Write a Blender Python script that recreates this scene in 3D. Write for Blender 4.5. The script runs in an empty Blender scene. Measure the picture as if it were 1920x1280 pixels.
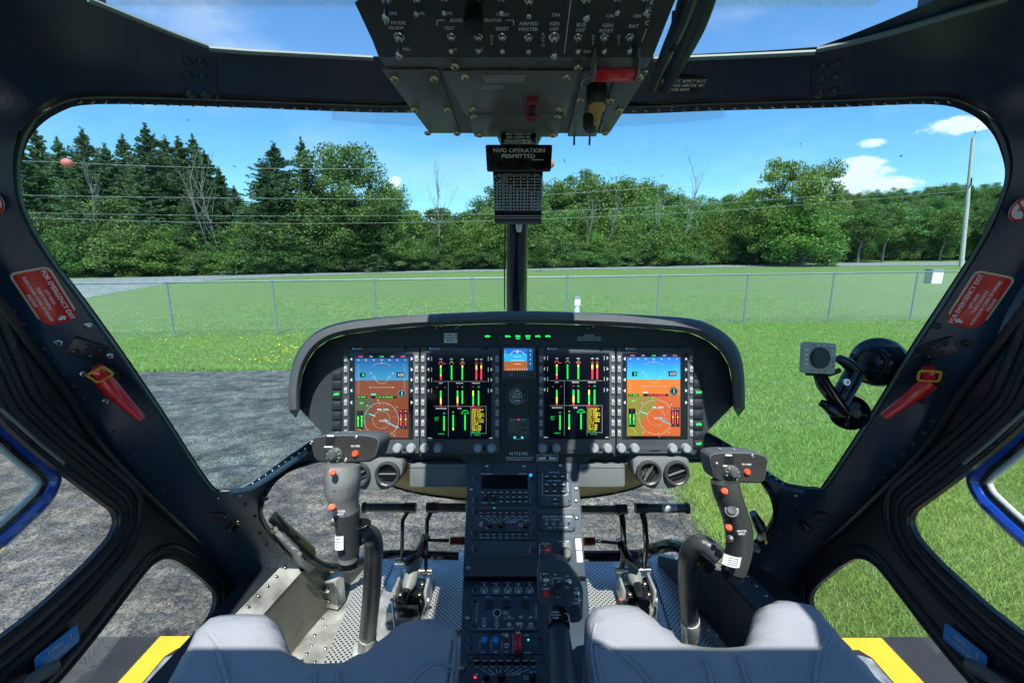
import bpy, bmesh, math, random
import numpy as np
from mathutils import Vector, Matrix
from mathutils.geometry import delaunay_2d_cdt
R = math.radians
sc = bpy.context.scene
col = sc.collection
random.seed(7); rng = np.random.default_rng(7)

# ------------------------------------------------------------------ camera
FPX = 1920*16/36.0            # focal length in pixels of the 1920 px wide photograph
EYE = 2.15; PITCH = R(11.3)
cd = bpy.data.cameras.new('camera'); cam = bpy.data.objects.new('camera', cd); col.objects.link(cam)
cd.lens = 16; cd.sensor_width = 36; cd.clip_start = 0.02; cd.clip_end = 3000
cam.location = (0, 0, EYE); cam.rotation_euler = (math.pi/2-PITCH, 0, 0)
sc.camera = cam
# ------------------------------------------------------------------ sun, sky
SUND = Vector((0.045, -0.50, 0.86)).normalized()
SEL = math.asin(SUND.z); SAZ = math.atan2(SUND.x, SUND.y)
sl = bpy.data.lights.new('sun', 'SUN'); sun = bpy.data.objects.new('sun', sl); col.objects.link(sun)
sl.energy = 3.8; sl.angle = R(0.5); sl.color = (1, 0.95, 0.87)
sun.rotation_euler = SUND.to_track_quat('Z', 'Y').to_euler(); sun.location = (0, -5, 30)
sc.view_settings.view_transform = 'Standard'; sc.view_settings.look = 'None'
sc.view_settings.gamma = 1; sc.view_settings.exposure = 0.98
sc.render.engine = 'CYCLES'
sc.cycles.max_bounces = 8; sc.cycles.diffuse_bounces = 4; sc.cycles.glossy_bounces = 3
sc.cycles.transparent_max_bounces = 16; sc.cycles.caustics_reflective = False; sc.cycles.caustics_refractive = False

F3 = Vector((0, math.cos(PITCH), -math.sin(PITCH))); U3 = Vector((0, math.sin(PITCH), math.cos(PITCH))); R3 = Vector((1, 0, 0))
C3 = Vector((0, 0, EYE))
def ray(u, v): return F3 + R3*((u-960)/FPX) + U3*((640-v)/FPX)
def pt(u, v, t): return C3 + ray(u, v)*t
def onX(u, v, X): r = ray(u, v); return C3 + r*(X/r.x)
def onY(u, v, Y): r = ray(u, v); return C3 + r*(Y/r.y)
def onZ(u, v, z): r = ray(u, v); return C3 + r*((z)/r.z)      # z measured from the eye
SLOPE = 0.009
def gz(x, y=0): return SLOPE*x
def ground(u, v, h=0):
    r = ray(u, v); t = (EYE-h)/(SLOPE*r.x - r.z); return C3 + r*t

# world sky with a few fair-weather clouds placed by direction
w = bpy.data.worlds.new('World'); sc.world = w; w.use_nodes = True
nt = w.node_tree; N = nt.nodes; L = nt.links; N.clear()
out = N.new('ShaderNodeOutputWorld'); bg = N.new('ShaderNodeBackground')
sky = N.new('ShaderNodeTexSky'); sky.sky_type = 'NISHITA'; sky.sun_disc = False
sky.sun_elevation = SEL; sky.sun_rotation = SAZ; sky.air_density = 1.0; sky.dust_density = 0.4; sky.ozone_density = 2.2
bg.inputs['Strength'].default_value = 0.103
tc = N.new('ShaderNodeTexCoord')
def wmath(op, a, b=None):
    n = N.new('ShaderNodeMath'); n.operation = op
    for i, x in enumerate((a, b)):
        if x is None: continue
        if isinstance(x, (int, float)): n.inputs[i].default_value = x
        else: L.new(x, n.inputs[i])
    return n.outputs[0]
noi = N.new('ShaderNodeTexNoise'); noi.inputs['Scale'].default_value = 26; noi.inputs['Detail'].default_value = 8; noi.inputs['Roughness'].default_value = 0.6
mp = N.new('ShaderNodeMapping'); mp.inputs['Scale'].default_value = (1, 1, 1.7)
L.new(tc.outputs['Generated'], mp.inputs['Vector']); L.new(mp.outputs[0], noi.inputs['Vector'])
acc = None
CLOUDS = [(1600, 342, 66, 34), (1655, 347, 56, 18), (1618, 310, 30, 18), (1570, 348, 34, 14), (1638, 269, 22, 9), (1788, 238, 50, 15), (1830, 232, 40, 12), (738, 345, 17, 13), (125, 3, 50, 14), (60, -10, 80, 16), (1010, 60, 1, 1)]
for (u, v, a, b) in CLOUDS:
    d = ray(u, v).normalized()
    rr = Vector((d.y, -d.x, 0)).normalized(); uu = rr.cross(d)
    vs = N.new('ShaderNodeVectorMath'); vs.operation = 'SUBTRACT'; L.new(tc.outputs['Generated'], vs.inputs[0]); vs.inputs[1].default_value = d
    d1 = N.new('ShaderNodeVectorMath'); d1.operation = 'DOT_PRODUCT'; L.new(vs.outputs[0], d1.inputs[0]); d1.inputs[1].default_value = rr*(FPX/a)*ray(u, v).length*0.8
    d2 = N.new('ShaderNodeVectorMath'); d2.operation = 'DOT_PRODUCT'; L.new(vs.outputs[0], d2.inputs[0]); d2.inputs[1].default_value = uu*(FPX/b)*ray(u, v).length*0.9
    s = wmath('ADD', wmath('POWER', wmath('ABSOLUTE', d1.outputs['Value']), 2), wmath('POWER', wmath('ABSOLUTE', d2.outputs['Value']), 2))
    m = wmath('SUBTRACT', 1.0, s)
    acc = m if acc is None else wmath('MAXIMUM', acc, m)
cl = wmath('ADD', acc, wmath('MULTIPLY', wmath('SUBTRACT', noi.outputs['Fac'], 0.5), 3.2))
mr = N.new('ShaderNodeMapRange'); mr.interpolation_type = 'SMOOTHSTEP'; mr.inputs['From Min'].default_value = 0.05; mr.inputs['From Max'].default_value = 0.75; L.new(cl, mr.inputs['Value'])
gate = N.new('ShaderNodeMapRange'); gate.inputs['From Min'].default_value = -0.9; gate.inputs['From Max'].default_value = 0.1; L.new(acc, gate.inputs['Value'])
cfac = wmath('MULTIPLY', mr.outputs[0], gate.outputs[0])
# thin cirrus veil
mp2 = N.new('ShaderNodeMapping'); mp2.inputs['Rotation'].default_value = (0, 0, 0.5); mp2.inputs['Scale'].default_value = (1.2, 3.5, 4)
n2 = N.new('ShaderNodeTexNoise'); n2.inputs['Scale'].default_value = 1.6; n2.inputs['Detail'].default_value = 5; n2.inputs['Roughness'].default_value = 0.55
L.new(tc.outputs['Generated'], mp2.inputs['Vector']); L.new(mp2.outputs[0], n2.inputs['Vector'])
m2 = N.new('ShaderNodeMapRange'); m2.interpolation_type = 'SMOOTHSTEP'; m2.inputs['From Min'].default_value = 0.48; m2.inputs['From Max'].default_value = 0.8; m2.inputs['To Max'].default_value = 0.35; L.new(n2.outputs['Fac'], m2.inputs['Value'])
tot = wmath('MAXIMUM', cfac, m2.outputs[0])
mx = N.new('ShaderNodeMix'); mx.data_type = 'RGBA'; L.new(tot, mx.inputs[0]); 
hs = N.new('ShaderNodeHueSaturation'); hs.inputs['Saturation'].default_value = 1.12; hs.inputs['Value'].default_value = 1.0
L.new(sky.outputs[0], hs.inputs['Color']); tn = N.new('ShaderNodeVectorMath'); tn.operation = 'MULTIPLY'; tn.inputs[1].default_value = (.68, .95, 1.08); L.new(hs.outputs[0], tn.inputs[0]); L.new(tn.outputs[0], mx.inputs[6]); mx.inputs[7].default_value = (6.3, 6.4, 6.6, 1)
L.new(mx.outputs[2], bg.inputs['Color']); L.new(bg.outputs[0], out.inputs['Surface'])

# ------------------------------------------------------------------ materials
def mat(name, c, rough=0.5, metal=0.0, emit=0.0, bump=0.0, bscale=200.0, var=0.0, vscale=8.0, spec=0.5, coat=0.0):
    m = bpy.data.materials.new(name); m.use_nodes = True; n = m.node_tree.nodes; l = m.node_tree.links
    b = n['Principled BSDF']; c4 = (c[0], c[1], c[2], 1)
    b.inputs['Base Color'].default_value = c4; b.inputs['Roughness'].default_value = rough; b.inputs['Metallic'].default_value = metal
    b.inputs['Specular IOR Level'].default_value = spec; b.inputs['Coat Weight'].default_value = coat
    if emit: b.inputs['Emission Color'].default_value = c4; b.inputs['Emission Strength'].default_value = emit
    t = n.new('ShaderNodeTexCoord') if (bump or var) else None
    if var:
        a = n.new('ShaderNodeTexNoise'); a.inputs['Scale'].default_value = vscale; a.inputs['Detail'].default_value = 6; l.new(t.outputs['Object'], a.inputs['Vector'])
        r = n.new('ShaderNodeMapRange'); r.inputs['From Min'].default_value = .3; r.inputs['From Max'].default_value = .7; r.inputs['To Min'].default_value = 1-var; r.inputs['To Max'].default_value = 1+var; l.new(a.outputs[0], r.inputs[0])
        x = n.new('ShaderNodeVectorMath'); x.operation = 'SCALE'; x.inputs[0].default_value = c[:3]; l.new(r.outputs[0], x.inputs['Scale']); l.new(x.outputs[0], b.inputs['Base Color'])
        r2 = n.new('ShaderNodeMapRange'); r2.inputs['From Min'].default_value = .3; r2.inputs['From Max'].default_value = .7; r2.inputs['To Min'].default_value = max(0, rough-.12*min(1, var*3)); r2.inputs['To Max'].default_value = min(1, rough+.12*min(1, var*3)); l.new(a.outputs[0], r2.inputs[0]); l.new(r2.outputs[0], b.inputs['Roughness'])
    if bump:
        a = n.new('ShaderNodeTexNoise'); a.inputs['Scale'].default_value = bscale; a.inputs['Detail'].default_value = 3; l.new(t.outputs['Object'], a.inputs['Vector'])
        q = n.new('ShaderNodeBump'); q.inputs['Strength'].default_value = bump; q.inputs['Distance'].default_value = 0.002; l.new(a.outputs[0], q.inputs['Height']); l.new(q.outputs[0], b.inputs['Normal'])
    return m
M = {}
M['frame'] = mat('black frame paint with sky tint', (0.014, 0.036, 0.066), 0.34, bump=.08, bscale=350, var=.2, vscale=5)  # navy of the base colour carries the reflected sky
M['door'] = mat('black door trim', (0.020, 0.026, 0.033), 0.34, bump=.2, bscale=300, var=.2, vscale=6)
M['seal'] = mat('black rubber seal', (0.020, 0.024, 0.030), 0.28, var=.2)
M['lip'] = mat('grey green primer lip', (0.20, 0.25, 0.22), 0.5, var=.2)
M['panel'] = mat('instrument panel paint', (0.030, 0.042, 0.048), 0.55, bump=.2, bscale=500, var=.15)
M['bezel'] = mat('bezel grey', (0.070, 0.082, 0.094), 0.5, bump=.15, bscale=600, var=.1)
M['hood'] = mat('glareshield grey', (0.085, 0.097, 0.110), 0.62, bump=.5, bscale=700, var=.2, vscale=10)
M['console'] = mat('console blue black paint', (0.042, 0.062, 0.090), 0.45, bump=.2, bscale=600, var=.15)
M['ohead'] = mat('overhead grey with sky sheen', (0.15, 0.17, 0.165), 0.30, bump=.1, bscale=500, var=.2, vscale=7)  # sky reflection of the forward face lifted into this grey
M['oheadblack'] = mat('overhead switch panel black', (0.032, 0.040, 0.044), 0.45, bump=.15, bscale=600, var=.15)
M['black'] = mat('black plastic', (0.008, 0.009, 0.010), 0.4, var=.1)
M['gloss'] = mat('gloss black', (0.008, 0.009, 0.011), 0.12)
M['maroon'] = mat('dark red guard', (0.30, 0.015, 0.025), .3); M['ventgrey'] = mat('vent panel grey', (0.17, 0.19, 0.20), .5, bump=.2, bscale=500, var=.12); M['griplit'] = mat('worn grip sunlit grey', (0.20, 0.21, 0.215), .30, bump=.3, bscale=400, var=.3, vscale=25)
M['rubber'] = mat('black grip rubber', (0.050, 0.053, 0.057), 0.28, bump=.3, bscale=500, var=.15)
M['white'] = mat('white lettering', (0.86, 0.87, 0.87), 0.5)
M['dimwhite'] = mat('worn lettering', (0.80, 0.82, 0.83), 0.6)
M['steel'] = mat('polished steel', (0.55, 0.56, 0.56), 0.25, 1.0, var=.15, vscale=60)
M['brass'] = mat('cadmium screw', (0.62, 0.55, 0.38), 0.28, 1.0, var=.2, vscale=60)
M['alu'] = mat('worn aluminium', (0.46, 0.465, 0.45), 0.34, 0.45, bump=.4, bscale=45, var=.5, vscale=18)
M['olive'] = mat('olive metal', (0.16, 0.165, 0.135), 0.32, 0.3, bump=.2, bscale=80, var=.3, vscale=12)
M['gold'] = mat('tan liner', (0.85, 0.62, 0.26), 0.5, bump=.2, bscale=90, var=.12)
M['red'] = mat('red paint', (0.78, 0.015, 0.020), 0.22, var=.08, coat=.5)
M['redplac'] = mat('red placard', (0.80, 0.030, 0.018), 0.3, var=.06)
M['orange'] = mat('orange button', (0.80, 0.10, 0.03), 0.35)
M['yellow'] = mat('yellow ring', (0.80, 0.42, 0.02), 0.35)
M['cream'] = mat('placard border', (0.75, 0.62, 0.42), 0.45)
M['bluepl'] = mat('blue placard', (0.03, 0.38, 0.92), 0.4, var=.05)
M['blue'] = mat('blue exterior paint', (0.010, 0.10, 0.75), 0.12, coat=1.0, var=.1)
M['silverpl'] = mat('silver placard', (0.85, 0.87, 0.87), 0.4)
M['knob'] = mat('grey knob', (0.36, 0.40, 0.43), 0.4, var=.1)
M['key'] = mat('white key cap', (0.42, 0.44, 0.45), 0.5)
M['darkkey'] = mat('dark key', (0.020, 0.028, 0.036), 0.45)
M['bellow'] = mat('maroon bellows', (0.20, 0.035, 0.025), 0.45, var=.2)
M['greyrub'] = mat('grey plastic', (0.20, 0.22, 0.21), 0.5, var=.15)
def emis(name, c, s=1.0): return mat(name, c, 0.25, emit=s)
M['scrblack'] = mat('screen glass black', (0.003, 0.004, 0.010), 0.12)
M['e_green'] = emis('display green', (0.01, 0.55, 0.06), .9); M['e_yel'] = emis('display yellow', (0.75, 0.62, 0.04), .9); M['e_red'] = emis('display red', (0.75, 0.03, 0.06), .9)
M['e_white'] = emis('display white', (0.6, 0.65, 0.65), .7); M['e_cyan'] = emis('display cyan', (0.05, 0.6, 0.6), .7); M['e_pink'] = emis('display pink', (0.55, 0.10, 0.15), .7)
M['e_sky'] = emis('display sky blue', (0.02, 0.32, 0.72), .7); M['e_sky2'] = emis('display deep blue', (0.01, 0.12, 0.50), .7); M['e_gnd'] = emis('display ground brown', (0.36, 0.10, 0.015), .62)
M['e_map'] = emis('display map rust', (0.30, 0.062, 0.016), .6); M['e_map2'] = emis('display map olive', (0.13, 0.11, 0.02), .7); M['e_dimgnd'] = emis('display dim brown', (0.13, 0.035, 0.014), .35)
M['e_dimsky'] = emis('display dim sky', (0.010, 0.11, 0.28), .4); M['e_river'] = emis('display river blue', (0.04, 0.14, 0.25), .6)
M['e_cap'] = emis('annunciator green', (0.02, 0.9, 0.12), 1.2); M['lcd'] = mat('lcd grey', (0.10, 0.12, 0.09), .3)
def leather():
    m = mat('blue grey leather', (0.36, 0.375, 0.42), 0.40, bump=.35, bscale=420, var=.10, vscale=5); n = m.node_tree.nodes; l = m.node_tree.links; t = n.new('ShaderNodeTexCoord'); a = n.new('ShaderNodeTexNoise'); a.inputs['Scale'].default_value = 11; a.inputs['Detail'].default_value = 4; a.inputs['Distortion'].default_value = 1.2; l.new(t.outputs['Object'], a.inputs[0]); q = n.new('ShaderNodeBump'); q.inputs['Strength'].default_value = .7; q.inputs['Distance'].default_value = .006; l.new(a.outputs[0], q.inputs['Height']); old = [x for x in n if x.type == 'BUMP' and x != q][0]; l.new(old.outputs[0], q.inputs['Normal']); l.new(q.outputs[0], n['Principled BSDF'].inputs['Normal']); return m
M['leather'] = leather(); M['liner'] = mat('light grey bounce liner', (0.62, 0.62, 0.60), .7, bump=.2, bscale=200)
M['stitch'] = mat('seat stitching', (0.55, 0.58, 0.64), 0.6)
def glassmat(name, tint=(1, 1, 1), k=1.0):
    m = bpy.data.materials.new(name); m.use_nodes = True; n = m.node_tree.nodes; l = m.node_tree.links; n.clear()
    o = n.new('ShaderNodeOutputMaterial'); t = n.new('ShaderNodeBsdfTransparent'); t.inputs[0].default_value = (*tint, 1)
    g = n.new('ShaderNodeBsdfGlossy'); g.inputs['Roughness'].default_value = .02; fz = n.new('ShaderNodeFresnel'); fz.inputs[0].default_value = 1.3
    mm = n.new('ShaderNodeMath'); mm.operation = 'MULTIPLY'; mm.inputs[1].default_value = k; l.new(fz.outputs[0], mm.inputs[0])
    x = n.new('ShaderNodeMixShader'); l.new(mm.outputs[0], x.inputs[0]); l.new(t.outputs[0], x.inputs[1]); l.new(g.outputs[0], x.inputs[2])
    df = n.new('ShaderNodeBsdfDiffuse'); df.inputs[0].default_value = (.6, .62, .62, 1); tc_ = n.new('ShaderNodeTexCoord'); nz = n.new('ShaderNodeTexNoise'); nz.inputs['Scale'].default_value = 7; nz.inputs['Detail'].default_value = 9; nz.inputs['Roughness'].default_value = .75; l.new(tc_.outputs['Object'], nz.inputs[0])
    r_ = n.new('ShaderNodeMapRange'); r_.inputs[1].default_value = .45; r_.inputs[2].default_value = .8; r_.inputs[3].default_value = .004; r_.inputs[4].default_value = .05; l.new(nz.outputs[0], r_.inputs[0]); y = n.new('ShaderNodeMixShader'); l.new(r_.outputs[0], y.inputs[0]); l.new(x.outputs[0], y.inputs[1]); l.new(df.outputs[0], y.inputs[2]); l.new(y.outputs[0], o.inputs[0]); return m
M['glass'] = glassmat('acrylic window', (0.955, 0.975, 0.965), .25); M['tintglass'] = glassmat('blue tinted windshield', (0.83, 0.945, 0.965), .25)
def perfmat():
    m = mat('perforated tread plate', (0.55, 0.56, 0.55), 0.35, 0.4); n = m.node_tree.nodes; l = m.node_tree.links; b = n['Principled BSDF']
    t = n.new('ShaderNodeTexCoord'); mp = n.new('ShaderNodeMapping'); mp.inputs['Rotation'].default_value = (0, 0, R(45)); mp.inputs['Scale'].default_value = (110, 110, 1); l.new(t.outputs['Object'], mp.inputs[0])
    v = n.new('ShaderNodeTexVoronoi'); v.voronoi_dimensions = '2D'; v.inputs['Scale'].default_value = 1; v.inputs['Randomness'].default_value = 0; l.new(mp.outputs[0], v.inputs['Vector'])
    r = n.new('ShaderNodeMapRange'); r.inputs['From Min'].default_value = .27; r.inputs['From Max'].default_value = .34; l.new(v.outputs['Distance'], r.inputs[0])
    x = n.new('ShaderNodeMix'); x.data_type = 'RGBA'; x.inputs[6].default_value = (0.010, 0.011, 0.012, 1); x.inputs[7].default_value = (0.55, 0.56, 0.55, 1); l.new(r.outputs[0], x.inputs[0]); l.new(x.outputs[2], b.inputs['Base Color'])
    return m
M['perf'] = perfmat()

# ------------------------------------------------------------------ mesh builder
def cleanpoly(p): return [tuple(q) for q in p]
def inside(p, poly):
    x, y = p; c = False; n = len(poly); j = n-1
    for i in range(n):
        xi, yi = poly[i]; xj, yj = poly[j]
        if (yi > y) != (yj > y) and x < (xj-xi)*(y-yi)/(yj-yi)+xi: c = not c
        j = i
    return c
def rounded(poly, r, n=4):
    """round the corners of a 2D polygon"""
    out = []; m = len(poly)
    for i in range(m):
        a = Vector(poly[i-1][:2]); b = Vector(poly[i][:2]); c = Vector(poly[(i+1) % m][:2])
        rr = poly[i][2] if len(poly[i]) > 2 else r
        d1 = (a-b); d2 = (c-b); l1 = d1.length; l2 = d2.length; k = min(rr, l1*.49, l2*.49)
        if k < 1e-6: out.append((b.x, b.y)); continue
        p = b+d1/l1*k; q = b+d2/l2*k
        for j in range(n+1):
            s = j/n; e = p*(1-s)**2 + b*2*s*(1-s) + q*s*s; out.append((e.x, e.y))
    return out
def rrect(x0, y0, x1, y1, r, n=3): return rounded([(x0, y0), (x1, y0), (x1, y1), (x0, y1)], r, n)
def smooth(pts, n=6, closed=False):
    """Catmull-Rom through points"""
    P = [Vector(p) for p in pts]; out = []; m = len(P)
    rg = range(m if closed else m-1)
    for i in rg:
        p0 = P[(i-1) % m] if (closed or i > 0) else P[i]; p1 = P[i]; p2 = P[(i+1) % m]; p3 = P[(i+2) % m] if (closed or i+2 < m) else p2
        for j in range(n):
            t = j/n; out.append(0.5*((2*p1)+(-p0+p2)*t+(2*p0-5*p1+4*p2-p3)*t*t+(-p0+3*p1-3*p2+p3)*t**3))
    if not closed: out.append(P[-1])
    return out
_txt = {}
def textmesh(s, bold):
    k = (s, bold)
    if k in _txt: return _txt[k]
    c = bpy.data.curves.new('txt', 'FONT'); c.body = s; c.size = 1; c.resolution_u = 2; c.align_x = 'CENTER'; c.align_y = 'CENTER'; c.fill_mode = 'FRONT'
    o = bpy.data.objects.new('txt', c); me = o.to_mesh()
    V = [tuple(v.co) for v in me.vertices]; Fs = [tuple(p.vertices) for p in me.polygons]
    o.to_mesh_clear(); bpy.data.objects.remove(o); bpy.data.curves.remove(c)
    if V:
        xs = [v[0] for v in V]; ys = [v[1] for v in V]; _txt[k] = (V, Fs, min(xs), max(xs), min(ys), max(ys))
    else: _txt[k] = ([], [], 0, 1, 0, 1)
    return _txt[k]
class MB:
    def __init__(s): s.V = []; s.F = []; s.MI = []; s.mats = []
    def mi(s, m):
        m = M[m] if isinstance(m, str) else m
        if m not in s.mats: s.mats.append(m)
        return s.mats.index(m)
    def add(s, V, F, m, T=None):
        k = len(s.V); i = s.mi(m)
        s.V += [tuple(T @ Vector(v)) if T is not None else tuple(v) for v in V]
        s.F += [tuple(k+a for a in f) for f in F]; s.MI += [i]*len(F); return s
    def box(s, x0, y0, z0, x1, y1, z1, m, b=0.0, T=None):
        if b <= 0:
            V = [(x, y, z) for z in (z0, z1) for y in (y0, y1) for x in (x0, x1)]
            return s.add(V, [(0, 2, 3, 1), (4, 5, 7, 6), (0, 1, 5, 4), (2, 6, 7, 3), (0, 4, 6, 2), (1, 3, 7, 5)], m, T)
        return s.prism(rounded([(x0, y0), (x1, y0), (x1, y1), (x0, y1)], b, 3), z0, z1, m, T, b)
    def prism(s, poly, z0, z1, m, T=None, b=0.0):
        """extrude a ccw outline; bevel the top edge by b"""
        n = len(poly)
        ar = sum(poly[i-1][0]*poly[i][1]-poly[i][0]*poly[i-1][1] for i in range(n))
        if ar < 0: poly = poly[::-1]
        V = [(p[0], p[1], z0) for p in poly]; F = [tuple(range(n))[::-1]]
        if b > 0:
            inn = inset(poly, b)
            V += [(p[0], p[1], z1-b) for p in poly]; V += [(p[0], p[1], z1) for p in inn]; lay = 3
            mid = inset(poly, b*.3)
            V = V[:2*n]+[(p[0], p[1], z1-b*.3) for p in mid]+V[2*n:]; lay = 4
        else: V += [(p[0], p[1], z1) for p in poly]; lay = 2
        for k in range(lay-1):
            for i in range(n): j = (i+1) % n; F.append((k*n+i, k*n+j, (k+1)*n+j, (k+1)*n+i))
        F.append(tuple((lay-1)*n+i for i in range(n)))
        return s.add(V, F, m, T)
    def ring(s, outer, inner, z0, z1, m, T=None):
        """closed band between two outlines with the same count of points"""
        n = len(outer); V = []
        for z, p in ((z0, outer), (z1, outer), (z1, inner), (z0, inner)): V += [(q[0], q[1], z) for q in p]
        F = []
        for k in range(4):
            for i in range(n): j = (i+1) % n; F.append((k*n+i, k*n+j, ((k+1) % 4)*n+j, ((k+1) % 4)*n+i))
        return s.add(V, F, m, T)
    def lathe(s, prof, m, n=16, T=None):
        V = []; F = []; k = len(prof)
        for i in range(n):
            a = 2*math.pi*i/n
            for r, z in prof: V.append((r*math.cos(a), r*math.sin(a), z))
        for i in range(n):
            for j in range(k-1): F.append((i*k+j, ((i+1) % n)*k+j, ((i+1) % n)*k+j+1, i*k+j+1))
        if prof[-1][0] > 1e-6: F.append(tuple(i*k+k-1 for i in range(n)))
        if prof[0][0] > 1e-6: F.append(tuple(i*k for i in range(n))[::-1])
        return s.add(V, F, m, T)
    def cyl(s, p0, p1, r0, r1, m, n=12, T=None):
        return s.tube([p0, p1], [r0, r1], m, n, T)
    def tube(s, pts, rad, m, n=12, T=None, flat=1.0, up=None, caps=True):
        P = [Vector(p) for p in pts]
        if isinstance(rad, (int, float)): rad = [rad]*len(P)
        rad = [r if isinstance(r, (tuple, list)) else (r, r*flat) for r in rad]
        if len(rad) != len(P):
            rr = []
            for i in range(len(P)):
                x = i/(len(P)-1)*(len(rad)-1); a = min(int(x), len(rad)-2); f_ = x-a
                rr.append((rad[a][0]*(1-f_)+rad[a+1][0]*f_, rad[a][1]*(1-f_)+rad[a+1][1]*f_))
            rad = rr
        V = []; F = []; nr = None
        for i, p in enumerate(P):
            d = (P[min(i+1, len(P)-1)]-P[max(i-1, 0)]).normalized()
            if nr is None:
                u_ = Vector(up) if up else (Vector((0, 0, 1)) if abs(d.z) < .9 else Vector((0, 1, 0)))
                nr = (u_-d*u_.dot(d)).normalized()
            else: nr = (nr-d*nr.dot(d)).normalized()
            bn = d.cross(nr)
            for k in range(n):
                a = 2*math.pi*k/n; V.append(tuple(p+bn*math.cos(a)*rad[i][0]+nr*math.sin(a)*rad[i][1]))
        for i in range(len(P)-1):
            for k in range(n): F.append((i*n+k, i*n+(k+1) % n, (i+1)*n+(k+1) % n, (i+1)*n+k))
        if caps: F.append(tuple(range(n))[::-1]); F.append(tuple((len(P)-1)*n+k for k in range(n)))
        return s.add(V, F, m, T)
    def text(s, st, x, y, h, m, T=None, z=0.0004, wmax=None, rot=0, bold=True, width=None, align='C'):
        lines = st.split('\n'); gap = h*1.45
        for i, ln in enumerate(lines):
            V, Fc, x0, x1, y0, y1 = textmesh(ln, bold)
            if not V: continue
            k = h/0.74; kx = k
            wd = (x1-x0)*k
            if width and i == 0 and len(lines) == 1: kx = k*width/wd
            elif wmax and wd > wmax: kx = k*wmax/wd
            cx = (x0+x1)/2 if align == 'C' else (x0 if align == 'L' else x1)
            oy = ((len(lines)-1)/2-i)*gap; c_, s_ = math.cos(rot), math.sin(rot); W = []
            for v in V:
                a = (v[0]-cx)*kx; b = (v[1]-(y0+y1)/2 if len(lines) == 1 else v[1]-.0)*k+oy; W.append((x+a*c_-b*s_, y+a*s_+b*c_, z))
            s.add(W, Fc, m, T)
            if bold:
                d_ = .045*k; s.add([(a_+d_*c_, b_+d_*s_, z_+.00002) for a_, b_, z_ in W], Fc, m, T); s.add([(a_-d_*s_*.6, b_+d_*c_*.6, z_+.00004) for a_, b_, z_ in W], Fc, m, T)
        return s
    def line(s, x0, y0, x1, y1, w, m, T=None, z=0.0004):
        d = Vector((x1-x0, y1-y0)); 
        if d.length < 1e-9: return s
        n = Vector((-d.y, d.x)).normalized()*w/2
        return s.add([(x0+n.x, y0+n.y, z), (x0-n.x, y0-n.y, z), (x1-n.x, y1-n.y, z), (x1+n.x, y1+n.y, z)], [(0, 1, 2, 3)], m, T)
    def rect(s, x0, y0, x1, y1, m, T=None, z=0.0002): return s.add([(x0, y0, z), (x1, y0, z), (x1, y1, z), (x0, y1, z)], [(0, 1, 2, 3)], m, T)
    def disc(s, x, y, r, m, T=None, z=0.0003, n=20): return s.add([(x+r*math.cos(2*math.pi*i/n), y+r*math.sin(2*math.pi*i/n), z) for i in range(n)], [tuple(range(n))], m, T)
    def arc(s, x, y, r, w, m, T=None, z=0.0004, a0=0, a1=360, n=32):
        V = []; F = []
        for i in range(n+1):
            a = R(a0+(a1-a0)*i/n); V += [(x+(r-w/2)*math.cos(a), y+(r-w/2)*math.sin(a), z), (x+(r+w/2)*math.cos(a), y+(r+w/2)*math.sin(a), z)]
            if i < n: F.append((2*i, 2*i+1, 2*i+3, 2*i+2))
        return s.add(V, F, m, T)
    def mesh(s, name, ang=35):
        me = bpy.data.meshes.new(name); me.from_pydata(s.V, [], s.F)
        for m in s.mats: me.materials.append(m)
        me.polygons.foreach_set('material_index', s.MI); me.update()
        bm = bmesh.new(); bm.from_mesh(me); bmesh.ops.recalc_face_normals(bm, faces=[f for f in bm.faces]) if s.closed else None; bm.to_mesh(me); bm.free()
        me.polygons.foreach_set('use_smooth', [True]*len(me.polygons)); me.set_sharp_from_angle(angle=R(ang)); return me
    closed = True
    def build(s, name, parent=None, T=None, ang=35, local=False):
        """vertices are in world space (or in the frame T when given); the object is placed so it ends up there"""
        T = T if T is not None else Matrix.Identity(4)
        if T == Matrix.Identity(4) and parent is not None and not local:
            T = Matrix.Translation(WM[parent].translation); Ti = T.inverted(); s.V = [tuple(Ti @ Vector(v)) for v in s.V]
        elif T == Matrix.Identity(4) and parent is None:
            xs = np.array(s.V); c = Vector(((xs[:, 0].min()+xs[:, 0].max())/2, (xs[:, 1].min()+xs[:, 1].max())/2, xs[:, 2].min()))
            T = Matrix.Translation(c); s.V = [tuple(Vector(v)-c) for v in s.V]
        return inst(s.mesh(name, ang), name, parent, T)
def inset(poly, d):
    n = len(poly); out = []
    for i in range(n):
        a = Vector(poly[i-1]); b = Vector(poly[i]); c = Vector(poly[(i+1) % n])
        e1 = (b-a); e2 = (c-b)
        if e1.length < 1e-9: e1 = e2
        if e2.length < 1e-9: e2 = e1
        e1.normalize(); e2.normalize()
        n1 = Vector((-e1.y, e1.x)); n2 = Vector((-e2.y, e2.x)); q = n1+n2
        if q.length < 1e-6: q = n1
        q.normalize(); k = d/max(.35, q.dot(n1)); out.append(tuple(b+q*k))
    return out
WM = {}
def inst(me, name, parent, T):
    o = bpy.data.objects.new(name, me); col.objects.link(o)
    if parent is not None: o.parent = parent; o.matrix_basis = WM[parent].inverted() @ T
    else: o.matrix_basis = T
    WM[o] = T.copy(); return o
def tag(o, label, cat=None, group=None, kind=None):
    if label: o['label'] = label
    if cat: o['category'] = cat
    if group: o['group'] = group
    if kind: o['kind'] = kind
    return o
def thing(name, loc, label, cat, group=None, T=None):
    T = T if T is not None else Matrix.Translation(Vector(loc))
    o = inst(None, name, None, T); o.empty_display_size = .05; return tag(o, label, cat, group)
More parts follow.
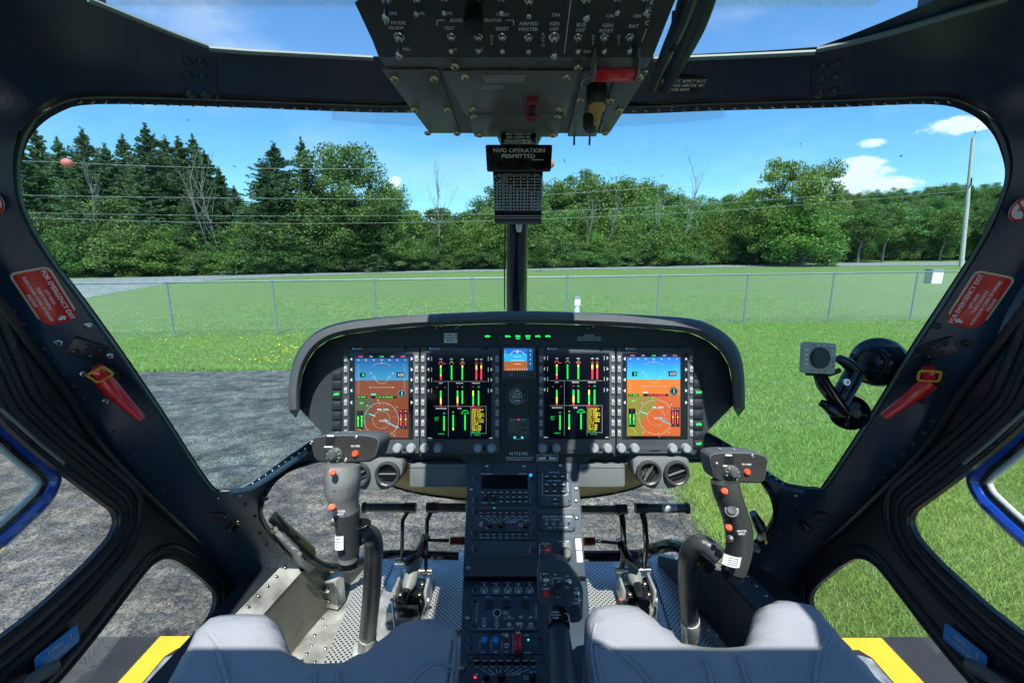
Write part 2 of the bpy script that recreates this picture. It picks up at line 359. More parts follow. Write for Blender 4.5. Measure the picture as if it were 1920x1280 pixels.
class Fr:
    """flat work frame: local x right, y up, z towards the viewer; l(u,v) gives local x,y of a photo point on it"""
    def __init__(s, o, x, y):
        x = Vector(x).normalized(); y = Vector(y); y = (y-x*y.dot(x)).normalized(); z = x.cross(y)
        s.M = Matrix(((x.x, y.x, z.x, o[0]), (x.y, y.y, z.y, o[1]), (x.z, y.z, z.z, o[2]), (0, 0, 0, 1))); s.I = s.M.inverted(); s.o = Vector(o); s.z = z
    def l(s, u, v):
        r = ray(u, v); t = (s.o-C3).dot(s.z)/r.dot(s.z); p = s.I @ (C3+r*t); return (p.x, p.y)
    def k(s, u, v): r = ray(u, v); return (s.o-C3).dot(s.z)/r.dot(s.z)/FPX
    def at(s, u, v, z=0, rot=0):
        x, y = s.l(u, v); return s.M @ Matrix.Translation((x, y, z)) @ Matrix.Rotation(rot, 4, 'Z')
def camfr(u, v, t): return Fr(pt(u, v, t), R3, U3)
def frtri(o, xp, yp): return Fr(o, Vector(xp)-Vector(o), Vector(yp)-Vector(o))

def sheet(mb, outer, holes, fn, off, m, step=40, extra=None, backm=None):
    """triangulated curved plate: 2D outline with holes -> fn(u,v) 3D point; off(u,v) gives thickness vector"""
    polys = [outer]+list(holes); V = []; E = []
    for p in polys:
        k = len(V); V += [Vector(q[:2]) for q in p]; n = len(p); E += [(k+i, k+(i+1) % n) for i in range(n)]
    xs = [q[0] for q in outer]; ys = [q[1] for q in outer]
    nb = len(V); y = min(ys)+step*.5; row = 0
    segs = [(V[a], V[b]) for a, b in E]
    def near(q):
        for a, b in segs:
            ab = b-a; t = max(0, min(1, (q-a).dot(ab)/max(ab.length_squared, 1e-9)))
            if (a+ab*t-q).length < step*.4: return True
        return False
    while y < max(ys):
        x = min(xs)+step*(.5 if row % 2 else .25)
        while x < max(xs):
            q = Vector((x, y))
            if inside(q, outer) and not any(inside(q, h) for h in holes) and not near(q): V.append(q)
            x += step
        y += step*.87; row += 1
    rv, re, rf, *_ = delaunay_2d_cdt(V, E, [], 0, 1e-6)
    F = []
    for f in rf:
        c = sum((rv[i] for i in f), Vector((0, 0)))/len(f)
        if inside(c, outer) and not any(inside(c, h) for h in holes): F.append(tuple(f))
    P = [fn(q.x, q.y) for q in rv]; B = [p+off(q.x, q.y) for p, q in zip(P, rv)]; n = len(P)
    ec = {}
    for f in F:
        for i in range(3): a, b = f[i], f[(i+1) % 3]; ec.setdefault((min(a, b), max(a, b)), []).append((a, b))
    S = [(e[0][1], e[0][0], e[0][0]+n, e[0][1]+n) for e in ec.values() if len(e) == 1]
    used = sorted({i for f in F for i in f}); 
    i0 = mb.mi(m); allF = F+[tuple(i+n for i in f)[::-1] for f in F]
    mb.add(P+B, allF+S, m)
    if backm:
        j = mb.mi(backm); k = len(mb.MI)-len(S)
        for q in range(k, len(mb.MI)): mb.MI[q] = j
    return mb
# ================================================================== OUTSIDE: ground, road, fence, trees
def groundmat():
    m = bpy.data.materials.new('mown grass'); m.use_nodes = True; n = m.node_tree.nodes; l = m.node_tree.links; b = n['Principled BSDF']; b.inputs['Roughness'].default_value = .9; b.inputs['Specular IOR Level'].default_value = .15
    t = n.new('ShaderNodeTexCoord')
    def no(s, d=5, r=.6):
        a = n.new('ShaderNodeTexNoise'); a.inputs['Scale'].default_value = s; a.inputs['Detail'].default_value = d; a.inputs['Roughness'].default_value = r; l.new(t.outputs['Object'], a.inputs[0]); return a.outputs[0]
    def ramp(x, a, c):
        r = n.new('ShaderNodeValToRGB'); r.color_ramp.elements[0].position = .33; r.color_ramp.elements[1].position = .67; r.color_ramp.elements[0].color = (*a, 1); r.color_ramp.elements[1].color = (*c, 1); l.new(x, r.inputs[0]); return r.outputs[0]
    def mix(f, a, c, bt='MIX'):
        x = n.new('ShaderNodeMix'); x.data_type = 'RGBA'; x.blend_type = bt
        if isinstance(f, float): x.inputs[0].default_value = f
        else: l.new(f, x.inputs[0])
        l.new(a, x.inputs[6]); l.new(c, x.inputs[7]); return x.outputs[2]
    c1 = ramp(no(.35, 4), (0.12, 0.20, 0.055), (0.19, 0.27, 0.09)); c2 = ramp(no(9, 6, .75), (0.06, 0.12, 0.025), (0.21, 0.28, 0.09))
    c3 = ramp(no(1.7, 7, .75), (0.07, 0.13, 0.03), (0.22, 0.27, 0.10)); l.new(mix(.5, mix(.5, c1, c3), c2), b.inputs['Base Color'])
    q = n.new('ShaderNodeBump'); q.inputs['Strength'].default_value = .8; q.inputs['Distance'].default_value = .03; l.new(no(40, 6, .8), q.inputs['Height']); l.new(q.outputs[0], b.inputs['Normal']); return m
def asphalt(name, base, crack=False):
    m = bpy.data.materials.new(name); m.use_nodes = True; n = m.node_tree.nodes; l = m.node_tree.links; b = n['Principled BSDF']; b.inputs['Roughness'].default_value = .85; b.inputs['Specular IOR Level'].default_value = .3
    t = n.new('ShaderNodeTexCoord')
    def no(s, d=5, r=.6, vec=None):
        a = n.new('ShaderNodeTexNoise'); a.inputs['Scale'].default_value = s; a.inputs['Detail'].default_value = d; a.inputs['Roughness'].default_value = r; l.new(vec or t.outputs['Object'], a.inputs[0]); return a
    def mr(x, a0, a1, b0, b1):
        r = n.new('ShaderNodeMapRange'); r.inputs[1].default_value = a0; r.inputs[2].default_value = a1; r.inputs[3].default_value = b0; r.inputs[4].default_value = b1; l.new(x, r.inputs[0]); return r.outputs[0]
    def mu(a, c):
        r = n.new('ShaderNodeMath'); r.operation = 'MULTIPLY'; l.new(a, r.inputs[0]); l.new(c, r.inputs[1]); return r.outputs[0]
    # aggregate stones, pale and dark streaks
    v = n.new('ShaderNodeTexVoronoi'); v.inputs['Scale'].default_value = 95; l.new(t.outputs['Object'], v.inputs['Vector'])
    sep = n.new('ShaderNodeSeparateColor'); l.new(v.outputs['Color'], sep.inputs[0])
    ag = mr(sep.outputs[0], 0, 1, .35, 1.9)
    mp = n.new('ShaderNodeMapping'); mp.inputs['Rotation'].default_value = (0, 0, .35); mp.inputs['Scale'].default_value = (.6, 1.5, 1); l.new(t.outputs['Object'], mp.inputs[0])
    st = mr(no(2.6, 9, .78, mp.outputs[0]).outputs[0], .36, .64, .50, 1.6)
    fi = mr(no(14, 5, .7).outputs[0], .3, .7, .75, 1.3)
    k = mu(mu(ag, st), fi)
    if crack:
        w_ = no(1.3, 4, .6); vm = n.new('ShaderNodeVectorMath'); vm.operation = 'MULTIPLY_ADD'; l.new(w_.outputs[1], vm.inputs[0]); vm.inputs[1].default_value = (.8, .8, 0); l.new(t.outputs['Object'], vm.inputs[2])
        vv = n.new('ShaderNodeTexVoronoi'); vv.feature = 'DISTANCE_TO_EDGE'; vv.inputs['Scale'].default_value = .26; l.new(vm.outputs[0], vv.inputs['Vector'])
        k = mu(k, mr(vv.outputs[0], .002, .008, .62, 1.0))
    bl = no(5.5, 6, .7); bm_ = n.new('ShaderNodeMix'); bm_.data_type = 'RGBA'; l.new(mr(bl.outputs[0], .40, .60, 0, 1), bm_.inputs[0]); bm_.inputs[6].default_value = (base[0]*.62, base[1]*.66, base[2]*.70, 1); bm_.inputs[7].default_value = (base[0]*1.35, base[1]*1.27, base[2]*1.14, 1)
    x = n.new('ShaderNodeVectorMath'); x.operation = 'SCALE'; l.new(bm_.outputs[2], x.inputs[0]); l.new(k, x.inputs['Scale']); l.new(x.outputs[0], b.inputs['Base Color'])
    q = n.new('ShaderNodeBump'); q.inputs['Strength'].default_value = .6; q.inputs['Distance'].default_value = .004; l.new(v.outputs['Distance'], q.inputs['Height']); l.new(q.outputs[0], b.inputs['Normal']); return m
M['grass'] = groundmat(); M['tarmac'] = asphalt('weathered asphalt apron', (0.088, 0.087, 0.085), True); M['road'] = asphalt('pale grey road', (0.19, 0.195, 0.20))
M['galv'] = mat('galvanised steel', (0.28, 0.31, 0.33), .45, .3, var=.15)
M['bark'] = mat('bark', (0.085, 0.065, 0.05), .9, var=.3); M['palebark'] = mat('pale dead wood', (0.19, 0.175, 0.15), .85, var=.2)
M['polewood'] = mat('weathered pole wood', (0.50, 0.48, 0.43), .8, var=.15); M['wire'] = mat('overhead wire', (0.42, 0.44, 0.46), .5)

# ground sheet: gently tilted; a low wooded rise on the far right
def terrain(x, y):
    z = gz(x)
    rise = max(0, (x-5)/70)*max(0, (y-75)/120); z += min(9, 15*rise) if y > 75 else 0
    return z
nx, ny = 90, 90
xs_ = np.concatenate([np.linspace(-900, -130, 12), np.linspace(-120, 160, 66), np.linspace(180, 1000, 12)])
ys_ = np.concatenate([np.linspace(-40, 60, 30), np.linspace(66, 200, 40), np.linspace(230, 1500, 20)])
V = [(float(x), float(y), terrain(x, y) if y < 230 else terrain(x, 230)) for y in ys_ for x in xs_]
W_ = len(xs_); F = [(j*W_+i, j*W_+i+1, (j+1)*W_+i+1, (j+1)*W_+i) for j in range(len(ys_)-1) for i in range(W_-1)]
g = MB(); g.closed = False; g.add(V, F, 'grass'); o = g.build('ground'); tag(o, 'mown green lawn running out to the tree line', None, None, 'structure')
def flat(name, pts, m, h, label):
    mb = MB(); mb.closed = False; mb.add([(p[0], p[1], gz(p[0])+h) for p in pts], [tuple(range(len(pts)))], m); o = mb.build(name); tag(o, label, kind='structure'); return o
# apron with a slightly ragged right edge and straight far edge
edge = []
for i in range(60):
    y = -20+(28.3)*i/59; edge.append((1.54+.05*math.sin(y*2.1)+random.uniform(-.035, .035), y))
far = [(1.5-31.5*i/60, 8.25+random.uniform(-.03, .03)) for i in range(61)]
flat('apron', [(-30, -20)]+edge+far, 'tarmac', .004, 'weathered grey asphalt parking apron under and left of the cabin')
nearE = [(-60, 640), (100, 572), (200, 552), (310, 533), (420, 524), (560, 518), (700, 513.5), (900, 509), (1100, 505.5), (1400, 501), (1600, 499), (1850, 497), (2300, 494)]
farE = [(2300, 487.5), (1850, 490.5), (1600, 493), (1400, 496), (1100, 500.5), (900, 504.5), (700, 509), (560, 512), (420, 516), (310, 519), (100, 524), (-400, 532), (-900, 540), (-900, 690)]
flat('road', [ground(*p) for p in nearE+farE], 'road', .02, 'pale grey road crossing behind the chain link fence')

# grass blades near the helicopter (uncountable)
def bladesmat():
    m = bpy.data.materials.new('grass blades'); m.use_nodes = True; n = m.node_tree.nodes; l = m.node_tree.links; b = n['Principled BSDF']; b.inputs['Roughness'].default_value = .6; b.inputs['Specular IOR Level'].default_value = .2
    g_ = n.new('ShaderNodeNewGeometry'); r = n.new('ShaderNodeValToRGB'); e = r.color_ramp.elements; e[0].color = (0.17, 0.31, 0.05, 1); e[1].color = (0.43, 0.62, 0.17, 1); e[1].position = .92
    x = r.color_ramp.elements.new(.97); x.color = (0.46, 0.50, 0.20, 1); l.new(g_.outputs['Random Per Island'], r.inputs[0]); l.new(r.outputs[0], b.inputs['Base Color'])
    t = n.new('ShaderNodeBsdfTranslucent'); l.new(r.outputs[0], t.inputs[0]); ms = n.new('ShaderNodeMixShader'); ms.inputs[0].default_value = .35; l.new(b.outputs[0], ms.inputs[1]); l.new(t.outputs[0], ms.inputs[2]); l.new(ms.outputs[0], n['Material Output'].inputs[0]); return m
M['blade'] = bladesmat()
def npmesh(name, V, F3_, m, smooth_=False):
    me = bpy.data.meshes.new(name); me.vertices.add(len(V)); me.vertices.foreach_set('co', V.astype(np.float32).ravel()); k = F3_.shape[1]
    me.loops.add(F3_.size); me.loops.foreach_set('vertex_index', F3_.astype(np.int32).ravel()); me.polygons.add(len(F3_)); me.polygons.foreach_set('loop_start', np.arange(len(F3_), dtype=np.int32)*k)
    me.materials.append(m); me.update(calc_edges=True); return me
def blades(n, x0, x1, y0, y1, hmin, hmax, wd, keep=None):
    cx = rng.uniform(x0, x1, n//14); cy = rng.uniform(y0, y1, n//14); i = rng.integers(0, n//14, n)
    x = cx[i]+rng.normal(0, .05, n); y = cy[i]+rng.normal(0, .05, n)
    if keep is not None: q = keep(x, y); x = x[q]; y = y[q]
    n = len(x); a = rng.uniform(0, 6.28, n); h = rng.uniform(hmin, hmax, n); ln = rng.uniform(.3, 1.3, n)*h; b = rng.uniform(0, 6.28, n); z = x*SLOPE
    V = np.empty((n, 3, 3)); dx = np.cos(a)*wd/2; dy = np.sin(a)*wd/2
    V[:, 0] = np.stack([x-dx, y-dy, z-.004], 1); V[:, 1] = np.stack([x+dx, y+dy, z-.004], 1); V[:, 2] = np.stack([x+np.cos(b)*ln, y+np.sin(b)*ln, z+h], 1)
    return V.reshape(-1, 3)
kp = lambda x, y: ((x > 1.56) | (y > 8.27))
Vb = np.concatenate([blades(230000, 1.45, 5.5, .2, 5.2, .014, .045, .006, kp), blades(190000, 1.5, 10, 4.2, 13.2, .02, .045, .011, kp), blades(70000, -12, 2, 8.2, 12.5, .02, .045, .012, kp), blades(90000, -12, 12, 12, 22, .02, .05, .020, kp), blades(9000, 1.46, 1.62, 0, 8.4, .03, .09, .007), blades(9000, -14, 1.6, 8.2, 8.36, .03, .10, .012)])
o = inst(npmesh('grass_blades', Vb, np.arange(len(Vb)).reshape(-1, 3), M['blade']), 'grass', None, Matrix.Identity(4)); tag(o, 'short green lawn grass beside the asphalt and up to the fence', 'grass', kind='stuff')
# dandelions: small yellow heads scattered over the lawn in patches
M['dand'] = mat('dandelion yellow', (0.75, 0.52, 0.01), .7)
DV = []
for (u, v, n_, su, sv) in [(330, 640, 40, 40, 9), (520, 632, 60, 40, 5), (300, 590, 50, 90, 8), (480, 575, 70, 90, 9), (640, 572, 90, 60, 8), (760, 575, 70, 80, 8), (900, 560, 40, 60, 12), (540, 660, 70, 22, 8), (490, 678, 60, 30, 5), (700, 590, 60, 60, 6), (1100, 548, 25, 90, 10), (1230, 600, 15, 80, 20), (1150, 575, 20, 60, 10), (880, 530, 30, 200, 6), (1420, 640, 12, 80, 30)]:
    for k in range(n_):
        p = ground(random.gauss(u, su), min(684, max(516, random.gauss(v, sv))))
        r_ = random.uniform(.010, .019)*(1 if p.y < 14 else 1.3)
        for j in range(5): a = j*1.2566; DV.append((p.x+r_*math.cos(a), p.y+r_*math.sin(a), p.z+.055+random.uniform(0, .03)))
DV = np.array(DV); o = inst(npmesh('dandelions', DV, np.arange(len(DV)).reshape(-1, 5), M['dand']), 'dandelions', None, Matrix.Identity(4)); tag(o, 'yellow dandelion heads scattered through the lawn', 'flowers', kind='stuff')

# chain link fence
A = ground(327, 632); B = ground(1706, 600); dirf = (B-A); dirf.z = 0; SP = dirf.length/8; dirf.normalize()
FH = 1.42
root = thing('chain_link_fence', (A+B)/2, 'galvanised chain link fence running across the lawn in front of the road', 'fence')
fp = lambda i: (lambda p: Vector((p.x, p.y, gz(p.x))))(A+dirf*SP*i)
N0, N1 = -3, 12
for i in range(N0, N1+1):
    p = fp(i); mb = MB(); mb.cyl(p-Vector((0, 0, .1)), p+Vector((0, 0, FH)), .027, .027, 'galv', 10); mb.lathe([(.036, 0), (.036, .03), (0, .055)], 'galv', 10, Matrix.Translation(p+Vector((0, 0, FH)))); mb.build('post', root)
mb = MB(); mb.cyl(fp(N0)+Vector((0, 0, FH+.005)), fp(N1)+Vector((0, 0, FH+.005)), .021, .021, 'galv', 8); mb.build('top_rail', root)
mb = MB(); mb.closed = False; Ltot = SP*(N1-N0); s = .075; P0 = fp(N0); nv = Vector((-dirf.y, dirf.x, 0)); wv = 0.0020; H_ = FH+.03
nw = int(Ltot/s)
for k in range(-int(H_/s)-1, nw+1):
    for sg in (1, -1):
        a0 = k*s if sg > 0 else k*s+H_; a1 = a0+H_*sg
        q0, q1 = max(0, min(a0, Ltot)), max(0, min(a1, Ltot))
        z0 = abs(q0-a0); z1 = abs(q1-a0)
        if abs(q1-q0) < .02: continue
        A0 = P0+dirf*q0; A1 = P0+dirf*q1; A0.z = gz(A0.x)+z0; A1.z = gz(A1.x)+z1
        d = Vector((0, 0, wv)); e = nv*wv
        mb.add([A0+d, A0-d*.5+e, A0-d*.5-e, A1+d, A1-d*.5+e, A1-d*.5-e], [(0, 1, 4, 3), (1, 2, 5, 4), (2, 0, 3, 5)], 'galv')
mb.build('wire_mesh', root)

# foliage -----------------------------------------------------------
def leafmat(name, a, b_, c):
    m = bpy.data.materials.new(name); m.use_nodes = True; n = m.node_tree.nodes; l = m.node_tree.links; b = n['Principled BSDF']; b.inputs['Roughness'].default_value = .55; b.inputs['Specular IOR Level'].default_value = .25
    g_ = n.new('ShaderNodeNewGeometry'); r = n.new('ShaderNodeValToRGB'); e = r.color_ramp.elements; e[0].color = (*a, 1); e[1].color = (*c, 1); x = e.new(.55); x.color = (*b_, 1)
    oi = n.new('ShaderNodeObjectInfo'); l.new(g_.outputs['Random Per Island'], r.inputs[0])
    hs_ = n.new('ShaderNodeHueSaturation'); mr1 = n.new('ShaderNodeMapRange'); mr1.inputs[3].default_value = .47; mr1.inputs[4].default_value = .515; l.new(oi.outputs['Random'], mr1.inputs[0]); l.new(mr1.outputs[0], hs_.inputs['Hue'])
    ml = n.new('ShaderNodeMath'); ml.operation = 'FRACT'; m7 = n.new('ShaderNodeMath'); m7.operation = 'MULTIPLY'; m7.inputs[1].default_value = 7.31; l.new(oi.outputs['Random'], m7.inputs[0]); l.new(m7.outputs[0], ml.inputs[0])
    mr2 = n.new('ShaderNodeMapRange'); mr2.inputs[3].default_value = .72; mr2.inputs[4].default_value = 1.3; l.new(ml.outputs[0], mr2.inputs[0]); l.new(mr2.outputs[0], hs_.inputs['Value']); l.new(r.outputs[0], hs_.inputs['Color'])
    l.new(hs_.outputs[0], b.inputs['Base Color']); t = n.new('ShaderNodeBsdfTranslucent'); l.new(hs_.outputs[0], t.inputs[0]); ms = n.new('ShaderNodeMixShader'); ms.inputs[0].default_value = .3
    l.new(b.outputs[0], ms.inputs[1]); l.new(t.outputs[0], ms.inputs[2]); l.new(ms.outputs[0], n['Material Output'].inputs[0]); return m
M['leaf'] = leafmat('deciduous leaves', (0.050, 0.115, 0.026), (0.115, 0.215, 0.050), (0.21, 0.33, 0.085))
M['leaf2'] = leafmat('pale leaves', (0.055, 0.12, 0.020), (0.14, 0.24, 0.045), (0.25, 0.36, 0.08))
M['needle'] = leafmat('spruce needles', (0.036, 0.080, 0.030), (0.085, 0.150, 0.056), (0.15, 0.23, 0.085))
def leafquads(P, size, up=.35):
    n = len(P); a = rng.normal(0, 1, (n, 3)); a /= np.linalg.norm(a, axis=1)[:, None]; b = rng.normal(0, 1, (n, 3)); b -= a*(a*b).sum(1)[:, None]; b /= np.linalg.norm(b, axis=1)[:, None]
    s_ = size*rng.uniform(.6, 1.4, n)[:, None]; V = np.stack([P-a*s_, P-b*s_*.55, P+a*s_, P+b*s_*.55], 1); return V.reshape(-1, 3)
def crown_mesh(name, seed, W, H, z0, ncl, nl, size, mkey='leaf', shape='round', clr=.19):
    """leaf clumps through an uneven crown volume; W width, H height, z0 bottom"""
    global rng; rng = np.random.default_rng(seed); C_ = []
    lob = [(rng.uniform(0, 6.28), rng.uniform(.15, 1)) for _ in range(6)]
    while len(C_) < ncl:
        p = rng.uniform(-1, 1, 3); r = np.linalg.norm(p)
        if r > 1 or r < .35: continue
        hh = (p[2]+1)/2
        if shape == 'round': wd = math.sin(math.pi*min(1, .12+.83*hh))**.6
        elif shape == 'bush': wd = (1-hh**2.5)**.6+.05
        elif shape == 'vase': wd = .35+.65*hh**.6 if hh < .75 else (1-(hh-.75)*2.2)
        k = 1+.28*sum(math.cos(math.atan2(p[1], p[0])*2-a)*w_*(1 if i % 2 else -1)*.3 for i, (a, w_) in enumerate(lob))+rng.normal(0, .06)
        q = math.hypot(p[0], p[1])/max(1e-6, math.sqrt(max(1e-6, 1-p[2]**2)))
        an = math.atan2(p[1], p[0]); rr = q*wd*k*W/2; C_.append((rr*math.cos(an), rr*math.sin(an), z0+hh*H+rng.normal(0, .04)*H))
    C_ = np.array(C_); per = nl//ncl; R_ = W*clr*rng.uniform(.6, 1.25, ncl); P = []
    for c, r in zip(C_, R_):
        d = rng.normal(0, 1, (per, 3)); d /= np.linalg.norm(d, axis=1)[:, None]; d *= (rng.uniform(0, 1, per)**.45)[:, None]*r; d[:, 2] *= .7; P.append(c+d)
    P = np.concatenate(P); P[:, 2] = np.maximum(P[:, 2], .1)
    Vv = leafquads(P, size); return npmesh(name, Vv, np.arange(len(Vv)).reshape(-1, 4), M[mkey]), C_
def limbs(seed, H, C_, r0, z_, m='bark', k=14):
    mb = MB(); rd = random.Random(seed); pts = [(0, 0, -.3)]
    x = y = 0
    for i in range(1, 8): x += rd.uniform(-.12, .12); y += rd.uniform(-.12, .12); pts.append((x, y, H*.92*i/7))
    mb.tube(smooth(pts, 3), [r0*1.25, r0, r0*.85, r0*.7, r0*.5, r0*.3, r0*.1], m, 8)
    idx = sorted(range(len(C_)), key=lambda i: -np.linalg.norm(C_[i][:2]))[:k]
    for i in idx:
        c = C_[i]; zz = max(z_, c[2]-np.linalg.norm(c[:2])*.8); f_ = min(.95, zz/(H*.92)); j = int(f_*7); b = Vector(pts[min(7, j)]); b.z = zz
        mid = b.lerp(Vector(c), .5)+Vector((0, 0, .25)); mb.tube([b, mid, Vector(c)], [r0*.35, r0*.22, r0*.05], m, 5)
    return mb.mesh('trunk')
def conifer_mesh(name, seed, H, W, mkey='needle', n_br=210, top=.02):
    r_ = np.random.default_rng(seed); P = []; TW = []
    for i in range(n_br):
        f_ = (i+r_.uniform())/n_br; z = H*(.06+.93*f_**.9); L_ = W/2*((1-f_)**.85)*r_.uniform(.55, 1.15)+.12; a = r_.uniform(0, 6.28); dr = -.28+.55*f_+r_.normal(0, .08)
        ns = int(20+L_*34); s_ = r_.uniform(.08, 1, ns); wdt = .30*L_*(1-s_*.75)+.05
        side = r_.normal(0, .5, ns)*wdt; x = s_*L_; zz = z+x*dr+.12*L_*s_**2-np.abs(side)*.35-r_.uniform(0, .14, ns)
        P.append(np.stack([np.cos(a)*x-np.sin(a)*side, np.sin(a)*x+np.cos(a)*side, zz], 1))
    P.append(np.stack([r_.normal(0, .06, 90), r_.normal(0, .06, 90), H*(1.03-r_.uniform(0, .13, 90))], 1))
    P = np.concatenate(P); n = len(P); a = r_.normal(0, 1, (n, 3)); a[:, 2] = a[:, 2]*.5-.25; a /= np.linalg.norm(a, axis=1)[:, None]; b = r_.normal(0, 1, (n, 3)); b -= a*(a*b).sum(1)[:, None]; b /= np.linalg.norm(b, axis=1)[:, None]
    s_ = (.15*r_.uniform(.6, 1.3, n))[:, None]; V = np.stack([P-a*s_, P-b*s_*.3, P+a*s_, P+b*s_*.3], 1).reshape(-1, 3)
    mb = MB(); mb.tube([(0, 0, -.3), (0, 0, H*.5), (0, 0, H*.97)], [.19, .12, .02], 'bark', 7)
    return npmesh(name, V, np.arange(len(V)).reshape(-1, 4), M[mkey]), mb.mesh('trunk')
def decid(name, seed, W, H, z0, ncl, nl, size, mk='leaf', shape='round', clr=.19, tm='bark', r0=.17):
    me, C_ = crown_mesh(name, seed, W, H, z0, ncl, nl, size, mk, shape, clr); return me, limbs(seed, z0+H, C_, r0, z0*.7+.3, tm)
CON = [conifer_mesh('crown', 11+i, 13.0, 7.6+.8*i, n_br=250+20*i) for i in range(3)]
DEC = [decid('crown', 21+i, 6.5, 7.5, 2.2, 70, 15000, .115, 'leaf', 'round') for i in range(3)]
BUS = [decid('crown', 31+i, 6.2, 6.0, .15, 75, 15000, .105, 'leaf' if i < 3 else 'leaf2', 'bush', .17, r0=.08) for i in range(4)]
def treeobj(name, protos, i, p, s, rz, label, group=None, sz=1, cat='tree'):
    T = Matrix.Translation((p[0], p[1], terrain(p[0], p[1]))) @ Matrix.Rotation(rz, 4, 'Z') @ Matrix.Diagonal((s, s, s*sz, 1))
    o = thing(name, None, label, cat, group, T)
    inst(protos[i][0], 'crown', o, T); inst(protos[i][1], 'trunk', o, T); return o
def place(u, Y, z_top_v, protos, i, Hp, name, label, group=None, wide=1.0, cat='tree'):
    """tree standing at forward distance Y in photo direction u whose top reaches photo row z_top_v"""
    r = ray(u, 470); x = r.x*Y/r.y; rt = ray(u, z_top_v); ztop = EYE+rt.z*Y/rt.y; h = ztop-terrain(x, Y)
    s = h/Hp; return treeobj(name, protos, i, (x, Y), s*wide, random.uniform(0, 6.28), label, group, 1/wide, cat)
# conifers left
CL = 'tall dark spruce in the dense stand rising on the left'
for (u, v, Y, k) in [(-60, 240, 52, 0), (10, 262, 50, 1), (48, 250, 50, 2), (106, 238, 53, 0), (145, 262, 50, 1), (192, 246, 51, 2), (228, 275, 50, 1), (262, 258, 53, 0), (306, 238, 50, 1), (338, 262, 54, 2), (362, 262, 50, 0), (388, 258, 51, 1), (405, 285, 50, 2), (428, 318, 50, 0), (452, 352, 49, 1), (80, 290, 47, 1), (172, 295, 47, 2), (280, 300, 47, 1), (380, 330, 47, 0)]:
    place(u, Y, v, CON, k, 13.0, 'spruce_tree', CL, 'spruces in the stand on the left', random.uniform(1.05, 1.35))
for (u, v, lb) in [(532, 272, 'broad spruce left of the gap, first of the second clump'), (582, 264, 'narrow pointed spruce between the broad spruce and the round tree')]:
    place(u, 50, v, CON, 2 if u < 550 else 0, 13.0, 'spruce_tree', lb, None, 1.5 if u < 550 else 1.1)
place(512, 49, 310, CON, 1, 13.0, 'spruce_tree', 'lower spruce on the left flank of the broad spruce', None, 1.2)
RT = decid('crown', 61, 7.4, 10.5, 1.0, 95, 24000, .115, 'leaf', 'round', .17)
place(645, 50, 262, [RT], 0, 11.5, 'broadleaf_tree', 'tall round topped dark broadleaf tree right of the pointed spruce', None, 1.0)
place(735, 52, 338, DEC, 1, 9.7, 'broadleaf_tree', 'lower broadleaf tree sloping down to the gap left of the centre post', None, .8)
place(700, 50, 345, CON, 0, 13.0, 'spruce_tree', 'short spruce tucked behind the sloping broadleaf tree', None, 1.3)
# big tree right
BT = decid('crown', 71, 9.4, 10.0, 1.6, 85, 26000, .12, 'leaf2', 'round', .125, r0=.3)
place(1478, 57, 296, [BT], 0, 11.6, 'broadleaf_tree', 'tall airy pale green tree standing right of centre above the woods', None, 1.0)
place(1500, 55, 385, BUS, 3, 6.15, 'broadleaf_tree', 'pale leafy lower tree at the foot of the tall airy tree', None, 1.3)
# hedge-like bushes all along
hb = 'green bushy tree in the thicket lining the far side of the road'
vt = lambda u: np.interp(u, [-150, 0, 120, 240, 400, 520, 620, 760, 860, 900, 1000, 1100, 1200, 1300, 1400, 1500, 1600, 1750, 1900], [390, 385, 385, 375, 395, 385, 370, 392, 400, 385, 385, 395, 395, 402, 400, 400, 385, 375, 372])
dist = lambda u: np.interp(u, [-200, 0, 400, 700, 900, 1200, 1400, 1900], [41, 43, 45.5, 50, 54, 58, 62, 66])
random.seed(5)
u = -170.0
while u < 1440:
    Y = dist(u)+random.uniform(-.5, 1.5); k = random.choice([0, 1, 2, 0, 1, 2, 3]); place(u, Y+1.5, vt(u)+random.uniform(10, 50), BUS, k, 6.15, 'bushy_tree', hb, 'bushy trees lining the road', random.uniform(.95, 1.25)); u += random.uniform(26, 44)
u = -150.0
while u < 1500:
    Y = dist(u)+4.5+random.uniform(-.5, 1.5); k = random.choice([0, 1, 2, 3]); place(u, Y, vt(u)+random.uniform(-14, 14), BUS, k, 6.15, 'bushy_tree', hb, 'bushy trees lining the road', random.uniform(.9, 1.15)); u += random.uniform(36, 52)
u = -150.0
while u < 1460:      # low undergrowth in front
    Y = dist(u)+.8; place(u, Y, 458+random.uniform(-12, 12), BUS, random.choice([0, 1, 3]), 6.15, 'bushy_tree', 'low shrub at the foot of the roadside thicket', 'low shrubs at the roadside', random.uniform(1.2, 1.9), 'shrub'); u += random.uniform(34, 48)
# darker woods behind right of centre
wb = 'dark woodland tree rising behind the thicket right of the centre post'
u = 905.0
while u < 1420:
    place(u, 78+random.uniform(-3, 5), float(np.interp(u, [900, 940, 1030, 1090, 1150, 1200, 1260, 1330, 1420], [385, 345, 350, 335, 345, 342, 368, 372, 368]))+random.uniform(-8, 8), DEC, random.randrange(3), 9.7, 'woodland_tree', wb, 'woodland trees behind the thicket', random.uniform(.9, 1.2)); u += random.uniform(20, 32)
